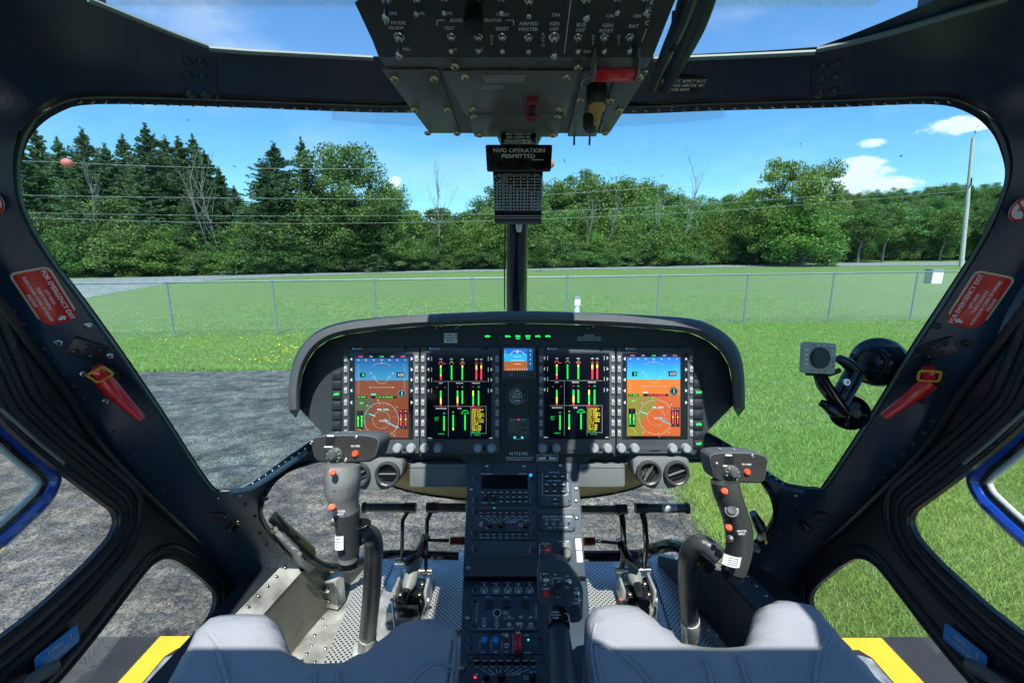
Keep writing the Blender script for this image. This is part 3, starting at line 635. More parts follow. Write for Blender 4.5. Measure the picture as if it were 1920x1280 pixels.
# wooded hillside right
wr = 'tree on the wooded rise at the far right behind the utility pole'
for (Y0, v0, st) in ((82, 392, 34), (104, 372, 28), (128, 350, 22)):
    u = 1380.0 if Y0 > 90 else 1530
    while u < 2000:
        vv = v0+float(np.interp(u, [1380, 1560, 1700, 1880], [32, 12, 4, 0]))+random.uniform(-7, 7); place(u, Y0+random.uniform(-5, 5), vv, DEC, random.randrange(3), 9.7, 'woodland_tree', wr, 'trees on the wooded rise', random.uniform(.9, 1.2)); u += random.uniform(st*.75, st*1.25)
TR = [decid('crown', 81+i, 4.6, 5.6, 2.8, 55, 9000, .11, 'leaf2' if i else 'leaf', 'round', .18, 'palebark', .12) for i in range(2)]
for (u, Y, v, i, lb) in [(1507, 62, 400, 0, 'slim tree with pale trunk on the grass left of the leaning trunk'), (1612, 65, 392, 1, 'slim tree with pale trunk, middle of three beyond the road'), (1656, 67, 380, 0, 'slim tree with pale leaning trunk beyond the road'), (1765, 70, 392, 1, 'slim tree with pale trunk just left of the utility pole'), (1860, 70, 385, 0, 'slim tree right of the utility pole'), (1560, 68, 402, 1, 'slim tree half hidden behind the tall airy tree'), (1710, 72, 385, 0, 'slim tree on shaded grass between leaning trunk and pole')]:
    place(u, Y, v, TR, i, 8.4, 'slender_tree', lb, None, 1.25)
u = 1440
while u < 1980:
    place(u, 74+random.uniform(-1, 3), 425+random.uniform(-10, 10), BUS, random.randrange(3), 6.15, 'bushy_tree', 'dark undergrowth tree behind the slim pale trunks', 'undergrowth behind the slim trees', 1.1); u += random.uniform(28, 38)
# bare trees
def bare(seed, H, lean=0):
    mb = MB(); rd = random.Random(seed)
    def br(p, d, L_, r, lv):
        q = [p]; dd = d.copy()
        for i in range(4): dd = (dd+Vector((rd.uniform(-.13, .13), rd.uniform(-.13, .13), .05))).normalized(); q.append(q[-1]+dd*L_/4)
        mb.tube(q, [r*.62, r*.25], 'palebark', 5 if lv else 7)
        if lv < 3:
            for i in range(11 if lv == 0 else 4):
                f_ = rd.uniform(.35, 1) if lv == 0 else rd.uniform(.25, 1); j = min(3, int(f_*4)); b = q[j].lerp(q[j+1], f_*4-j); a = rd.uniform(0, 6.28); t_ = dd*.95+Vector((math.cos(a), math.sin(a), .3))*.42
                br(b, t_.normalized(), L_*rd.uniform(.22, .38), r*.42, lv+1)
    br(Vector((0, 0, -.2)), Vector((lean, 0, 1)).normalized(), H, H*.011, 0); return mb.mesh('trunk')
BR = [bare(3, 8), bare(8, 8, .1), bare(14, 8, -.08)]
BLAB = {182: 'bare pale tree before the spruces, leftmost bare tree', 330: 'bare pale sapling before the spruces with a broken top', 398: 'bare pale tree leaning left at the right end of the spruce stand', 418: 'bare pale tree upright at the right end of the spruce stand', 492: 'thin bare tree in the gap left of the broad spruce', 822: 'bare grey tree standing up against the sky left of the centre post', 1095: 'bare tree just right of the centre post', 1132: 'bare tree forked low over the thicket right of the centre post', 1180: 'small bare tree between two bigger bare trees', 1222: 'spreading bare tree over the thicket, left of the lone thin one', 1276: 'lone thin bare tree standing above the distant woods'}
for i, (u, v, Y) in enumerate([(182, 318, 45.2), (398, 312, 46), (418, 318, 46), (822, 318, 53), (1095, 365, 57), (1132, 350, 58), (1222, 350, 58), (1276, 318, 60)]):
    r = ray(u, 470); x = r.x*Y/r.y; rt = ray(u, v); h = EYE+rt.z*Y/rt.y-terrain(x, Y); T = Matrix.Translation((x, Y, terrain(x, Y))) @ Matrix.Rotation(random.uniform(0, 6), 4, 'Z') @ Matrix.Diagonal((h/8.6,)*3+(1,))
    o = inst(BR[i % 3], 'bare_tree', None, T); tag(o, BLAB[u], 'tree')
# utility pole and wires
pb = ground(1803, 500); pb = Vector((pb.x, pb.y, gz(pb.x))); rt = ray(1826, 258); ph = EYE+rt.z*pb.y/rt.y-pb.z
POLE = thing('utility_pole', pb, 'tall grey wooden utility pole at the right beyond the fence', 'utility pole')
tp = pb+Vector((-1.35, 0, ph)); mb = MB(); mb.tube([pb-Vector((0, 0, .5)), pb.lerp(tp, .5), tp], [.22, .19, .14], 'polewood', 12); mb.build('shaft', POLE)
mb = MB(); mb.tube([tp+Vector((0, 0, -.1)), tp+Vector((.12, 0, .5))], .035, 'galv', 6); mb.lathe([(.05, 0), (.09, .05), (.05, .1), (.09, .15), (.05, .22)], 'greyrub', 10, Matrix.Translation(tp+Vector((.12, 0, .45)))); mb.build('insulator', POLE)
mb = MB(); q = pb.lerp(tp, .66)+Vector((0, -.2, 0)); mb.tube([q+Vector((0, 0, .5)), q+Vector((.02, -.05, 0)), q+Vector((-.1, 0, -.5))], .05, 'black', 6); mb.build('cable_bracket', POLE)
sleeve = []
def wire(pts, r, label, grp='overhead wires'):
    mb = MB(); mb.tube(smooth(pts, 10), r, 'wire', 5); o = mb.build('overhead_wire'); tag(o, label, 'wire', None); return o
yw = lambda u, v, Y: onY(u, v, Y)
wire([yw(-200, 296, 40), yw(45, 302, 40), yw(420, 315, 40), yw(900, 316, 42), yw(1040, 308, 43), yw(1640, 271, 46), yw(1826, 250, pb.y)], .011, 'topmost overhead wire with pinkish red marker balls')
wire([yw(-200, 358, 40), yw(48, 366, 40), yw(500, 372, 41), yw(900, 371, 42), yw(1250, 351, 46), yw(1560, 338, 48), yw(1820, 318, pb.y)], .011, 'second overhead wire from the top crossing the spruces')
wire([yw(-200, 396, 39.5), yw(60, 399, 39.5), yw(500, 405, 40), yw(900, 401, 42), yw(1300, 384, 45), yw(1560, 366, 47), yw(1815, 345, pb.y)], .008, 'third overhead wire, meeting the pole above the black sleeve')
wire([yw(-200, 404, 39), yw(70, 409, 39), yw(500, 419, 40), yw(900, 414, 42), yw(1300, 398, 45), yw(1600, 376, 47), yw(1812, 358, pb.y)], .009, 'lowest overhead wire with a black splice sleeve')
mb = MB(); a = yw(1757, 364, 49.3); mb.tube([a-Vector((.7, 0, .03)), a+Vector((.7, 0, .06))], .12, 'black', 8); tag(mb.build('splice_sleeve'), 'black cable splice sleeve hanging on the lowest wire left of the pole', 'cable sleeve')
M['ball'] = mat('faded red marker ball', (0.62, 0.16, 0.12), .6)
for (u, v, Y, lb) in [(126, 306, 40, 'pinkish red marker ball on the top wire before the spruces'), (1030, 308, 43, 'pinkish red marker ball peeking out beside the black placard')]:
    me = MB(); me.lathe([(.02, -.44), (.20, -.38), (.34, -.2), (.38, 0), (.34, .2), (.20, .4), (.02, .44)], 'ball', 20); T = Matrix.Translation(yw(u, v, Y)) @ Matrix.Rotation(math.pi/2, 4, 'Y'); tag(inst(me.mesh('marker_ball', 60), 'marker_ball', None, T), lb, 'marker ball', 'marker balls on the top wire')
# utility box and small weather sensor post on the lawn, orange marker
p = ground(1748, 531); mb = MB(); mb.box(-.32, -.28, 0, .32, .28, .78, 'white', .03, Matrix.Translation(p)); t_ = thing('utility_cabinet', p, 'pale green-white utility box on the grass behind the fence at right', 'utility box'); mb.build('cabinet', t_)
mb = MB(); mb.box(-.34, -.30, .78, .34, .30, .84, 'galv', .02, Matrix.Translation(p)); mb.build('lid', t_); mb = MB(); mb.box(-.36, -.3, .02, -.322, .2, .76, 'galv', 0, Matrix.Translation(p)); mb.build('side_panel', t_)
p = ground(1080, 640); p = p*(7.6/p.y); p.z = gz(p.x); rt = ray(1080, 558); h = EYE+rt.z*p.y/rt.y
t_ = thing('marker_post', p, 'white post with a small grey sensor head on the lawn beyond the glareshield', 'post')
mb = MB(); mb.cyl(p, (p.x, p.y, h-.12), .045, .045, 'white', 12); mb.build('post', t_); mb = MB(); mb.box(-.05, -.05, h-.13, .05, .05, h-.02, 'white', .015, Matrix.Translation((p.x, p.y, 0))); mb.tube([(p.x-.05, p.y, h-.02), (p.x+.05, p.y, h-.02)], .045, 'greyrub', 10); mb.build('sensor_head', t_)
p = ground(1343, 496); mb = MB(); mb.cyl(p, p+Vector((0, 0, .42)), .16, .14, 'orange', 10); mb.lathe([(.26, 0), (.26, .05), (.16, .06)], 'black', 12, Matrix.Translation(p)); tag(mb.build('traffic_marker'), 'small orange marker at the road edge below the woods', 'road marker')
# ================================================================== CABIN SHELL
CP = [(960,100,.655),(960,205,.74),(700,106,.649),(600,208,.72),(400,90,.62),(270,40,.547),(200,0,.5),(60,-60,.45),(180,195,.634),(100,215,.62),(42,300,.613),(42,380,.62),(0,490,.64),(0,250,.60),(-120,300,.58),(-150,-60,.46),(0,60,.53),(-120,500,.60),
      (120,500,.675),(200,600,.72),(100,600,.70),(290,700,.77),(215,735,.80),(69,665,.684),(130,745,.737),(193,840,.80),(292,940,.915),(395,905,.90),(357,1000,1.01),(430,1062,1.14),(470,1110,1.2),(430,915,.93),(500,880,1.0),(600,830,1.12),(480,960,1.0),(560,1045,1.15),(760,800,1.38),(960,790,1.5),(760,870,1.38),(960,870,1.5),(600,1060,1.2)]
def mirc(v): return 962+max(0, min(1, (v-250)/600))*9
_pts = []
for (u, v, t) in CP:
    _pts.append((u, v, t))
    if u < 950: _pts.append((2*mirc(v)-u, v, t))
_A = np.array([[p[0]/500, p[1]/500] for p in _pts]); _n = len(_A)
def _phi(r): return r**1.0*1.0
_K = _phi(np.linalg.norm(_A[:, None]-_A[None], axis=2))+np.eye(_n)*0.02
_Pm = np.concatenate([np.ones((_n, 1)), _A], 1); _S = np.block([[_K, _Pm], [_Pm.T, np.zeros((3, 3))]])
_w = np.linalg.solve(_S, np.concatenate([np.array([p[2] for p in _pts]), np.zeros(3)]))
def D(u, v):
    q = np.array([u/500, v/500]); return float(_phi(np.sqrt(((_A-q)**2).sum(1)+.01)) @ _w[:_n]+_w[_n]+q @ _w[_n+1:])
def mir(pts): return [(2*mirc(p[1])-p[0],)+tuple(p[1:]) for p in pts][::-1]
EDGE = [(-90,455),(0,575),(69,665),(130,745),(193,840),(292,940),(357,1000),(430,1062),(458,1110),(464,1160)]
EYZ = [(lambda p: (p.y, p.z-EYE))(onX(u, v, -.72)) for u, v in EDGE]
CAB = thing('helicopter_cabin', (0, .6, EYE-1.1), 'black framed helicopter cabin shell with windshield posts, roof, doors sills and floor', 'helicopter cabin')
# --- windshield frame
HOLE_L = [(960,207),(760,212),(600,208),(400,200),(180,196),(110,212),(62,250),(42,300),(40,345),(50,395),(95,475),(160,560),(232,660),(310,775),(395,905),(425,916),(455,911),(490,893),(570,835),(640,800),(800,790),(960,788)]
HOLE_R = [(960,788),(1120,790),(1290,800),(1360,828),(1440,885),(1478,905),(1530,912),(1548,900),(1640,760),(1700,660),(1765,560),(1828,462),(1868,385),(1884,330),(1876,285),(1856,245),(1815,212),(1745,196),(1560,202),(1340,208),(1160,214),(960,207)]
HOLE = [tuple(p) for p in smooth([Vector(p) for p in HOLE_L[:-1]+HOLE_R[:-1]], 4, True)]
cxy = Vector((963, 430))
def grow(p, du, dv):
    a = Vector(p)-cxy; sx = 1+du/900*min(1, abs(a.x)/300); return (cxy.x+a.x*sx, cxy.y+a.y+(-dv if a.y < 0 else 5)*min(1, abs(a.y)/150))
FHOLE = [grow(p, 15, 24) for p in HOLE]
OUT_L = [(960,113),(840,110),(700,106),(550,98),(470,94),(390,88),(330,66),(270,42),(165,-2),(60,-50),(-60,-110),(-190,-60),(-200,250),(-120,440),(-12,585),(57,675),(118,755),(181,850),(280,950),(346,1012),(424,1072),(450,1110),(470,1160),(520,1130),(592,1062),(560,1040),(512,998),(492,965),(497,935),(515,905),(545,882),(600,866),(700,868),(960,868)]
OUT = OUT_L[:-1]+mir(OUT_L)[:-1]
fn = lambda u, v: pt(u, v, D(u, v))
mb = MB(); sheet(mb, OUT, [FHOLE], fn, lambda u, v: ray(u, v)*.022, 'frame', 34); mb.build('windshield_frame', CAB, ang=50)
mb = MB(); fo = [grow(p, 28, 40) for p in HOLE]
sheet(mb, fo, [HOLE], lambda u, v: pt(u, v, D(u, v)+.024), lambda u, v: ray(u, v)*.006, 'seal', 60, backm='lip')
fl = mb.build('glazing_flange', CAB, ang=50)
# pale sealant edging in the opening: a thin bead between frame and flange
mb = MB(); bead = [pt(p[0], p[1], D(*p)+.022) for p in [grow(q, 8, 13) for q in HOLE]]
mb.tube(bead+[bead[0]], [.0014 if q[1] < 240 else .004 for q in HOLE+[HOLE[0]]], 'lip', 5)
mb.build('sealant_bead', CAB)
mb = MB(); mb.closed = False
n = 70
for i in range(n):
    f_ = i/(n-1); u = 150+f_*1630; v = float(np.interp(u, [150, 400, 760, 960, 1160, 1560, 1780], [190, 198, 208, 208, 208, 197, 190]))
    mb.lathe([(.0035, 0), (.003, .0015), (0, .002)], 'steel', 6, Matrix.Translation(pt(u, v, D(u, v)+.018)) @ (-F3).to_track_quat('Z', 'Y').to_matrix().to_4x4())
mb.build('flange_rivets', CAB)
# bright outer lip along the front edge of the roof windows
for side, us in (('l', [(165,-2),(270,41),(330,65),(390,87)]), ('l2', [(392,91),(470,97),(550,101),(700,109)]), ('r', [(1225,111),(1400,104),(1528,98)]), ('r2', [(1532,93),(1600,79),(1680,58),(1800,22),(1890,-4)])):
    mb = MB(); mb.tube(smooth([pt(u, v+1, D(u, v)-.004) for u, v in us], 4), .0035 if '2' in side or side == 'r' else .003, 'lip', 6); mb.build('roof_window_bead', CAB)
# riveted splice dimples on the header
rivet = MB(); rivet.lathe([(.0070, 0), (.0064, .002), (.0035, .0034), (0, .0036)], 'frame', 14); rv = rivet.mesh('rivet', 70)
def nrm(u, v, fn_=fn):
    a = fn_(u+6, v)-fn_(u-6, v); b = fn_(u, v-6)-fn_(u, v+6); z = a.cross(b).normalized(); return z if z.dot(ray(u, v)) < 0 else -z
def onsheet(u, v, lift=0, rot=0):
    z = nrm(u, v); x = (R3-z*R3.dot(z)).normalized(); y = z.cross(x); p = fn(u, v)+z*lift
    return Matrix(((x.x, y.x, z.x, p.x), (x.y, y.y, z.y, p.y), (x.z, y.z, z.z, p.z), (0, 0, 0, 1))) @ Matrix.Rotation(rot, 4, 'Z')
for (u, v) in [(352,115),(378,117),(354,143),(382,146),(357,175),(385,177),(1540,125),(1567,121),(1538,150),(1565,147),(1535,176),(1562,172)]: inst(rv, 'rivet', CAB, onsheet(u, v, 0))
for uu in ((405, 108, 407, 190), (1522, 118, 1518, 198)):
    mb = MB(); mb.tube([fn(uu[0], uu[1]), fn((uu[0]+uu[2])/2, (uu[1]+uu[3])/2), fn(uu[2], uu[3])], .0012, 'seal', 5); mb.build('seam', CAB)
# glass
mb = MB(); sheet(mb, [grow(p, 10, 12) for p in HOLE], [], lambda u, v: pt(u, v, D(u, v)+.034), lambda u, v: ray(u, v)*.004, 'tintglass', 60); wsh = mb.build('windshield', CAB, ang=60)
for (u, v, L_, a) in [(1058,301,5,1.2),(352,225,7,.4),(1690,292,6,-.3),(1352,421,9,-.6),(440,312,5,.5),(880,255,3,.2),(1240,330,3,1),(620,300,3,.3),(1500,270,3,.9),(700,470,3,.1)]:
    mb = MB(); q = [pt(u+math.cos(a)*L_*k/2+random.uniform(-1, 1), v+math.sin(a)*L_*k/2+random.uniform(-1, 1), D(u, v)+.033) for k in (-1, -.3, .4, 1)]; mb.tube(q, [.0004, .0012, .0008, .0003], 'bezel', 5); mb.build('insect_mark', wsh)
# --- roof with two windows
RZ = EYE+.272
# the roof beam outline (X,Y)
roofp = [(-.80,-.85),(.80,-.85),(.80,.30),(.70,.56),(.475,.60),(.468,.50),(.46,.06),(.44,.02),(.17,.02),(.15,.04),(.15,.70),(-.15,.70),(-.15,.04),(-.17,.02),(-.44,.02),(-.46,.06),(-.575,.10),(-.575,.44),(-.50,.50),(-.475,.60),(-.70,.56),(-.80,.30)]  # left opening widened out of view so sun reaches the left ledge
mb = MB(); sheet(mb, roofp, [], lambda x, y: Vector((x, y, RZ)), lambda x, y: Vector((0, 0, .05)), 'frame', .12); mb.build('roof', CAB)
for s in (-1, 1):
    mb = MB(); mb.box(min(s*.14, s*(.49 if s > 0 else .59)), -.03, 0, max(s*.14, s*(.49 if s > 0 else .59)), .70, .004, 'glass', 0, Matrix.Translation((0, 0, RZ+.052))); mb.build('roof_window', CAB)
# --- open rear: pale floor and ceiling sheets added to bounce light; floor
mb = MB(); mb.box(-.70, -1.58, EYE-.998, .70, -.42, EYE-.985, 'liner', .004); mb.build('floor_bounce_sheet', CAB)
mb = MB(); mb.box(-.74, -.83, RZ-.012, .74, -.20, RZ-.002, 'liner', .004); mb.build('ceiling_bounce_sheet', CAB)
FZ = EYE-1.0
mb = MB(); mb.prism([(-.78,-1.6),(.78,-1.6),(.78,.70),(.60,1.0),(.50,1.38),(-.50,1.38),(-.60,1.0),(-.78,.70)], FZ-.10, FZ, 'alu'); mb.build('floor', CAB)
# --- doors: flat plates at the cabin sides with two windows each
DW = .72
UPW = [(.55,.10),(.40,.17),(-.25,.17),(-.32,.10),(-.32,-.46),(-.25,-.53),(.50,-.535),(.60,-.535),(.69,-.52),(.735,-.505),(.752,-.485),(.748,-.462),(.72,-.42),(.652,-.314),(.606,-.233)]
LOW = [(lambda p: (p.y, p.z-EYE))(onX(u, v, -.72)) for u, v in [(385,1175),(404,1140),(407,1115),(392,1095),(352,1062),(322,1046),(298,1050),(278,1068),(240,1118),(195,1178),(150,1235),(110,1282)]]+[(.20,-.69),(.16,-.72),(.20,-.84),(.30,-.856)]+[(lambda p: (p.y, p.z-EYE))(onX(u, v, -.72)) for u, v in [(288,1282),(340,1225)]]
DOUT = [(EYZ[0][0]-.03,.20),(.40,.262),(-.9,.262),(-.9,-1.06),(EYZ[-1][0]-.05,-1.06)]+EYZ[::-1]
UPS = [tuple(p) for p in rounded(UPW, .03, 4)]; LOS = rounded(LOW, .03, 4)
for s in (-1, 1):
    X = s*DW+(.006 if s > 0 else 0)
    root = thing('cabin_door', (X, .4, EYE-.6), ('left' if s < 0 else 'right')+' black cabin door framing a view of the '+('asphalt' if s < 0 else 'grass'), 'door')
    f3 = lambda a, b: Vector((X, a, EYE+b))
    mb = MB(); sheet(mb, DOUT, [UPS, LOS], f3, lambda a, b: Vector((s*.010, 0, 0)), 'door', .09); mb.build('door_frame', root)
    # ridged seals following the window openings and the leading edge
    def cen(p, P, d):
        return inset(P, -d)
    for P, ds in ((UPS, ((.008, .006), (.030, .006), (.052, .009))), (LOS, ((.006, .004), (.026, .006)))):
        ar = sum(P[i-1][0]*P[i][1]-P[i][0]*P[i-1][1] for i in range(len(P))); PP = P if ar > 0 else P[::-1]
        for d, r in ds:
            q = inset(PP, -d); pts = [f3(a, b)+Vector((s*r*.25, 0, 0)) for a, b in q]; pts.append(pts[0]); mb = MB(); mb.tube(pts, r, 'seal', 8, up=(1, 0, 0), flat=1); mb.build('window_seal', root)
    pts = [f3(a, b) for a, b in [(EYZ[0][0]-.03,.20)]+EYZ]
    for k, (dy, r) in enumerate(((-.002, .007),)):
        mb = MB(); mb.tube(smooth([p+Vector((-s*.004, dy, dy*.5)) for p in pts], 6), r, 'seal', 8); mb.build('edge_seal', root)
    mb = MB(); sheet(mb, [(a, b) for a, b in inset(UPS, 0)], [], lambda a, b: Vector((X+s*.006, a, EYE+b)), lambda a, b: Vector((s*.004, 0, 0)), 'glass', .2); mb.build('upper_pane', root)
    mb = MB(); sheet(mb, LOS, [], lambda a, b: Vector((X+s*.006, a, EYE+b)), lambda a, b: Vector((s*.004, 0, 0)), 'glass', .2); mb.build('lower_pane', root)
    # little lever at the sill edge and a pale rod painting the highlight on the front window edge
    mb = MB(); q = [f3(a, b)-Vector((s*.012, 0, 0)) for a, b in [(.60,-.215),(.64,-.285),(.668,-.33)]]; mb.tube(q, .0022, 'greyrub', 6); mb.build('edge_highlight', root)
    mb = MB(); c = onX(1858 if s > 0 else 62, 1268 if s > 0 else 1272, X-s*.02)
    mb.tube([c+Vector((0, .03, -.01)), c, c+Vector((-s*.004, -.012, .004)), c+Vector((0, -.05, -.03))], .010, 'greyrub', 8); mb.build('door_lever', root)
    # OPEN / LOCKED placard on the band between the windows
    if s < 0: o_ = onX(108, 1216, X+.006); xa = onX(150, 1182, X+.006)
    else: o_ = onX(1808, 1212, X-.006); xa = onX(1844, 1242, X-.006)
    nx_ = Vector((-s, 0, 0)); xd = (xa-o_).normalized(); yd = nx_.cross(xd); P = Fr(o_, xd, yd)
    mb = MB(); mb.prism(rrect(-.034, -.0155, .034, .0155, .005), 0, .0012, 'bluepl', None, .0003)
    mb.text('OPEN', -.004 if s < 0 else -.004, .0050, .0068, 'dimwhite', z=.0016); mb.text('LOCKED', 0, -.0065, .0068, 'dimwhite', z=.0016)
    mb.rect(-.031, -.0075, -.022, -.0063, 'dimwhite', z=.0016); mb.rect(.022, -.0045, .031, -.0033, 'dimwhite', z=.0016)
    ax = .020; mb.add([(ax, -.001, .0016), (ax+.0016, -.001, .0016), (ax+.0016, .006, .0016), (ax, .006, .0016), (ax-.0022, .006, .0016), (ax+.0038, .006, .0016), (ax+.0008, .0105, .0016)], [(0, 1, 2, 3), (4, 5, 6)], 'dimwhite')
    pl = mb.build('placard', root, P.M); tag(pl, 'blue open and locked placard')
    # blue vent window surround, standing a little outboard
    RO = [(.50,.10),(.655,-.262),(.705,-.350),(.712,-.378),(.692,-.405),(.625,-.432),(.30,-.50),(-.10,-.50),(-.18,-.44),(-.18,.05),(-.10,.10)]
    RO = rounded(RO, .055, 8); ar = sum(RO[i-1][0]*RO[i][1]-RO[i][0]*RO[i-1][1] for i in range(len(RO))); RO = RO if ar > 0 else RO[::-1]
    XV = X+s*.055; vs = thing('blue_vent_frame', (XV, .3, EYE-.3), ('left' if s < 0 else 'right')+' glossy blue rounded vent frame seen outside the '+('left' if s < 0 else 'right')+' door window', 'window frame')
    for d, r, m, nm in ((.004, .0125, 'blue', 'outer_rim'), (.019, .0045, 'gloss', 'gasket'), (.026, .0045, 'silverpl', 'inner_rim')):
        q = inset(RO, d); pts = [Vector((XV-s*.002, a, EYE+b)) for a, b in q]; pts.append(pts[0]); mb = MB(); mb.tube(pts, [(r, r*1.2)], m, 10, up=(1, 0, 0)) if False else mb.tube(pts, r, m, 10, up=(1, 0, 0)); mb.build(nm, vs)
    mb = MB(); sheet(mb, inset(RO, .034), [], lambda a, b: Vector((XV+s*.004, a, EYE+b)), lambda a, b: Vector((s*.003, 0, 0)), 'glass', .2); mb.build('pane', vs)
# --- kick panels, ledges and side walls of the two footwells
small = MB(); small.lathe([(.0036, 0), (.0032, .0012), (0, .0018)], 'steel', 8); rsm = small.mesh('rivet', 70)
darkr = MB(); darkr.lathe([(.0040, 0), (.0036, .0014), (0, .002)], 'door', 8); rdk = darkr.mesh('rivet', 70)
def M_at(p, n, rot=0):
    return Matrix.Translation(p) @ Vector(n).to_track_quat('Z', 'Y').to_matrix().to_4x4() @ Matrix.Rotation(rot, 4, 'Z')
for s in (-1, 1):
    mt = 'alu' if s < 0 else 'console'; mw = 'olive' if s < 0 else 'door'  # right footwell parts darker: its shade is put into the materials
    mx = lambda x: s*x
    # ledge: a sloping shelf from the door sill forward, top z -.80
    a0 = Vector((mx(.675), .60, EYE-.815)); a1 = Vector((mx(.625), .86, EYE-.80)); a2 = Vector((mx(.585), 1.06, EYE-.79)); b2 = Vector((mx(.545), 1.04, EYE-.815)); b1 = Vector((mx(.58), .86, EYE-.82)); b0 = Vector((mx(.63), .62, EYE-.84))
    mb = MB(); P = [a0, a1, a2, b2, b1, b0]; mb.add(P+[p-Vector((0, 0, .012)) for p in P], [(0, 1, 2, 3, 4, 5), (11, 10, 9, 8, 7, 6)]+[(i, (i+1) % 6, (i+1) % 6+6, i+6) for i in range(6)], mt); mb.build('side_ledge', CAB)
    w0 = Vector((mx(.70), .66, EYE-.805)); w1 = Vector((mx(.66), .98, EYE-.792)); w2 = Vector((mx(.60), 1.062, EYE-.789)); mb = MB(); P = [a0, a1, a2, w2, w1, w0]; mb.add(P+[p+Vector((mx(.004), 0, -.006)) for p in P], [(0, 1, 4, 5), (1, 2, 3, 4), (6, 11, 10, 7), (7, 10, 9, 8)]+[(i, (i+1) % 6, (i+1) % 6+6, i+6) for i in range(6)], 'door'); mb.build('sill_panel', CAB)
    c0 = b0.copy(); c0.z = FZ; c1 = b1.copy(); c1.z = FZ; c2 = b2.copy(); c2.z = FZ; c3 = Vector((mx(.47), 1.30, EYE-.96)); c3b = Vector((mx(.47), 1.30, FZ))
    th = Vector((s*.006, 0, 0)); Q = [b0, b1, b2, c3, c3b, c2, c1, c0]
    mb = MB(); mb.add(Q+[q+th for q in Q], [(0, 1, 6, 7), (1, 2, 5, 6), (2, 3, 4, 5), (8, 15, 14, 9), (9, 14, 13, 10), (10, 13, 12, 11), (0, 8, 9, 1), (1, 9, 10, 2), (2, 10, 11, 3), (3, 11, 12, 4)], mw); mb.build('footwell_wall', CAB)
    for k in range(14):
        f_ = k/13; p = (b0.lerp(b1, f_*2) if f_ < .5 else b1.lerp(b2, f_*2-1)); inst(rsm, 'rivet', CAB, M_at(p+Vector((mx(.012), 0, .002)), (0, 0, 1)))
        p = (a0.lerp(a1, f_*2) if f_ < .5 else a1.lerp(a2, f_*2-1)); inst(rsm, 'rivet', CAB, M_at(p+Vector((-mx(.012), -.004, .001)), (0, 0, 1)))
        if k % 2: inst(rsm, 'rivet', CAB, M_at(Vector((p.x*.9-mx(.02), p.y, FZ+.001)), (0, 0, 1)))
    # floor-front bracket box
    if s < 0: q = onZ(622, 1095, -.93)
    else: q = onZ(1318, 1072, -.93)
    mb = MB(); T = Matrix.Translation(q) @ Matrix.Rotation(s*.25, 4, 'Z'); mb.box(-.028, -.02, -.06, .028, .02, .03, 'alu' if s < 0 else 'door', .003, T); br = mb.build('floor_bracket', CAB)
    mb = MB(); mb.lathe([(.009, 0), (.009, .006), (.005, .008), (.005, .011), (0, .012)], 'steel', 12, T @ Matrix.Translation((0, -.02, .002)) @ Matrix.Rotation(R(90), 4, 'X')); mb.build('bolt', br); mb = MB(); mb.lathe([(.006, 0), (.005, .004), (0, .005)], 'steel', 10, T @ Matrix.Translation((0, -.02, -.035)) @ Matrix.Rotation(R(90), 4, 'X')); mb.build('bolt', br)
# oval cap, pocket slot and rivets on the post foot
for s, pts in ((-1, [(548,895,0)]), (1, [])):
    pass
for (u, v) in [(460,945),(478,968),(500,935),(455,1012),(474,1035),(500,1020),(520,1040),(488,1000),(470,1068),(500,1062),(530,1062),(545,1040),(440,985),(428,962),(410,935),(425,990)]:
    inst(rdk, 'rivet', CAB, onsheet(u, v, 0)); inst(rdk, 'rivet', CAB, onsheet(2*mirc(v)-u+8, v, 0))
for s in (0, 1):
    mm_ = (lambda u, v: (u, v)) if not s else (lambda u, v: (2*mirc(v)-u+4, v))
    T = onsheet(*mm_(406, 968), 0); mb = MB(); mb.lathe([(.019, 0), (.019, .002), (.016, .0032), (.015, .0018), (0, .0018)], 'door', 24, T); mb.build('round_cap', CAB)
    T = onsheet(*mm_(438, 985), 0, R(-48 if s else 48)); mb = MB(); mb.prism([tuple(p) for p in smooth([Vector(q) for q in [(-.026,0),(-.012,-.008),(.012,-.009),(.026,0),(.012,.009),(-.012,.008)]], 4, True)], 0, .006, 'gloss', T, .003); mb.build('pocket_cover', CAB)
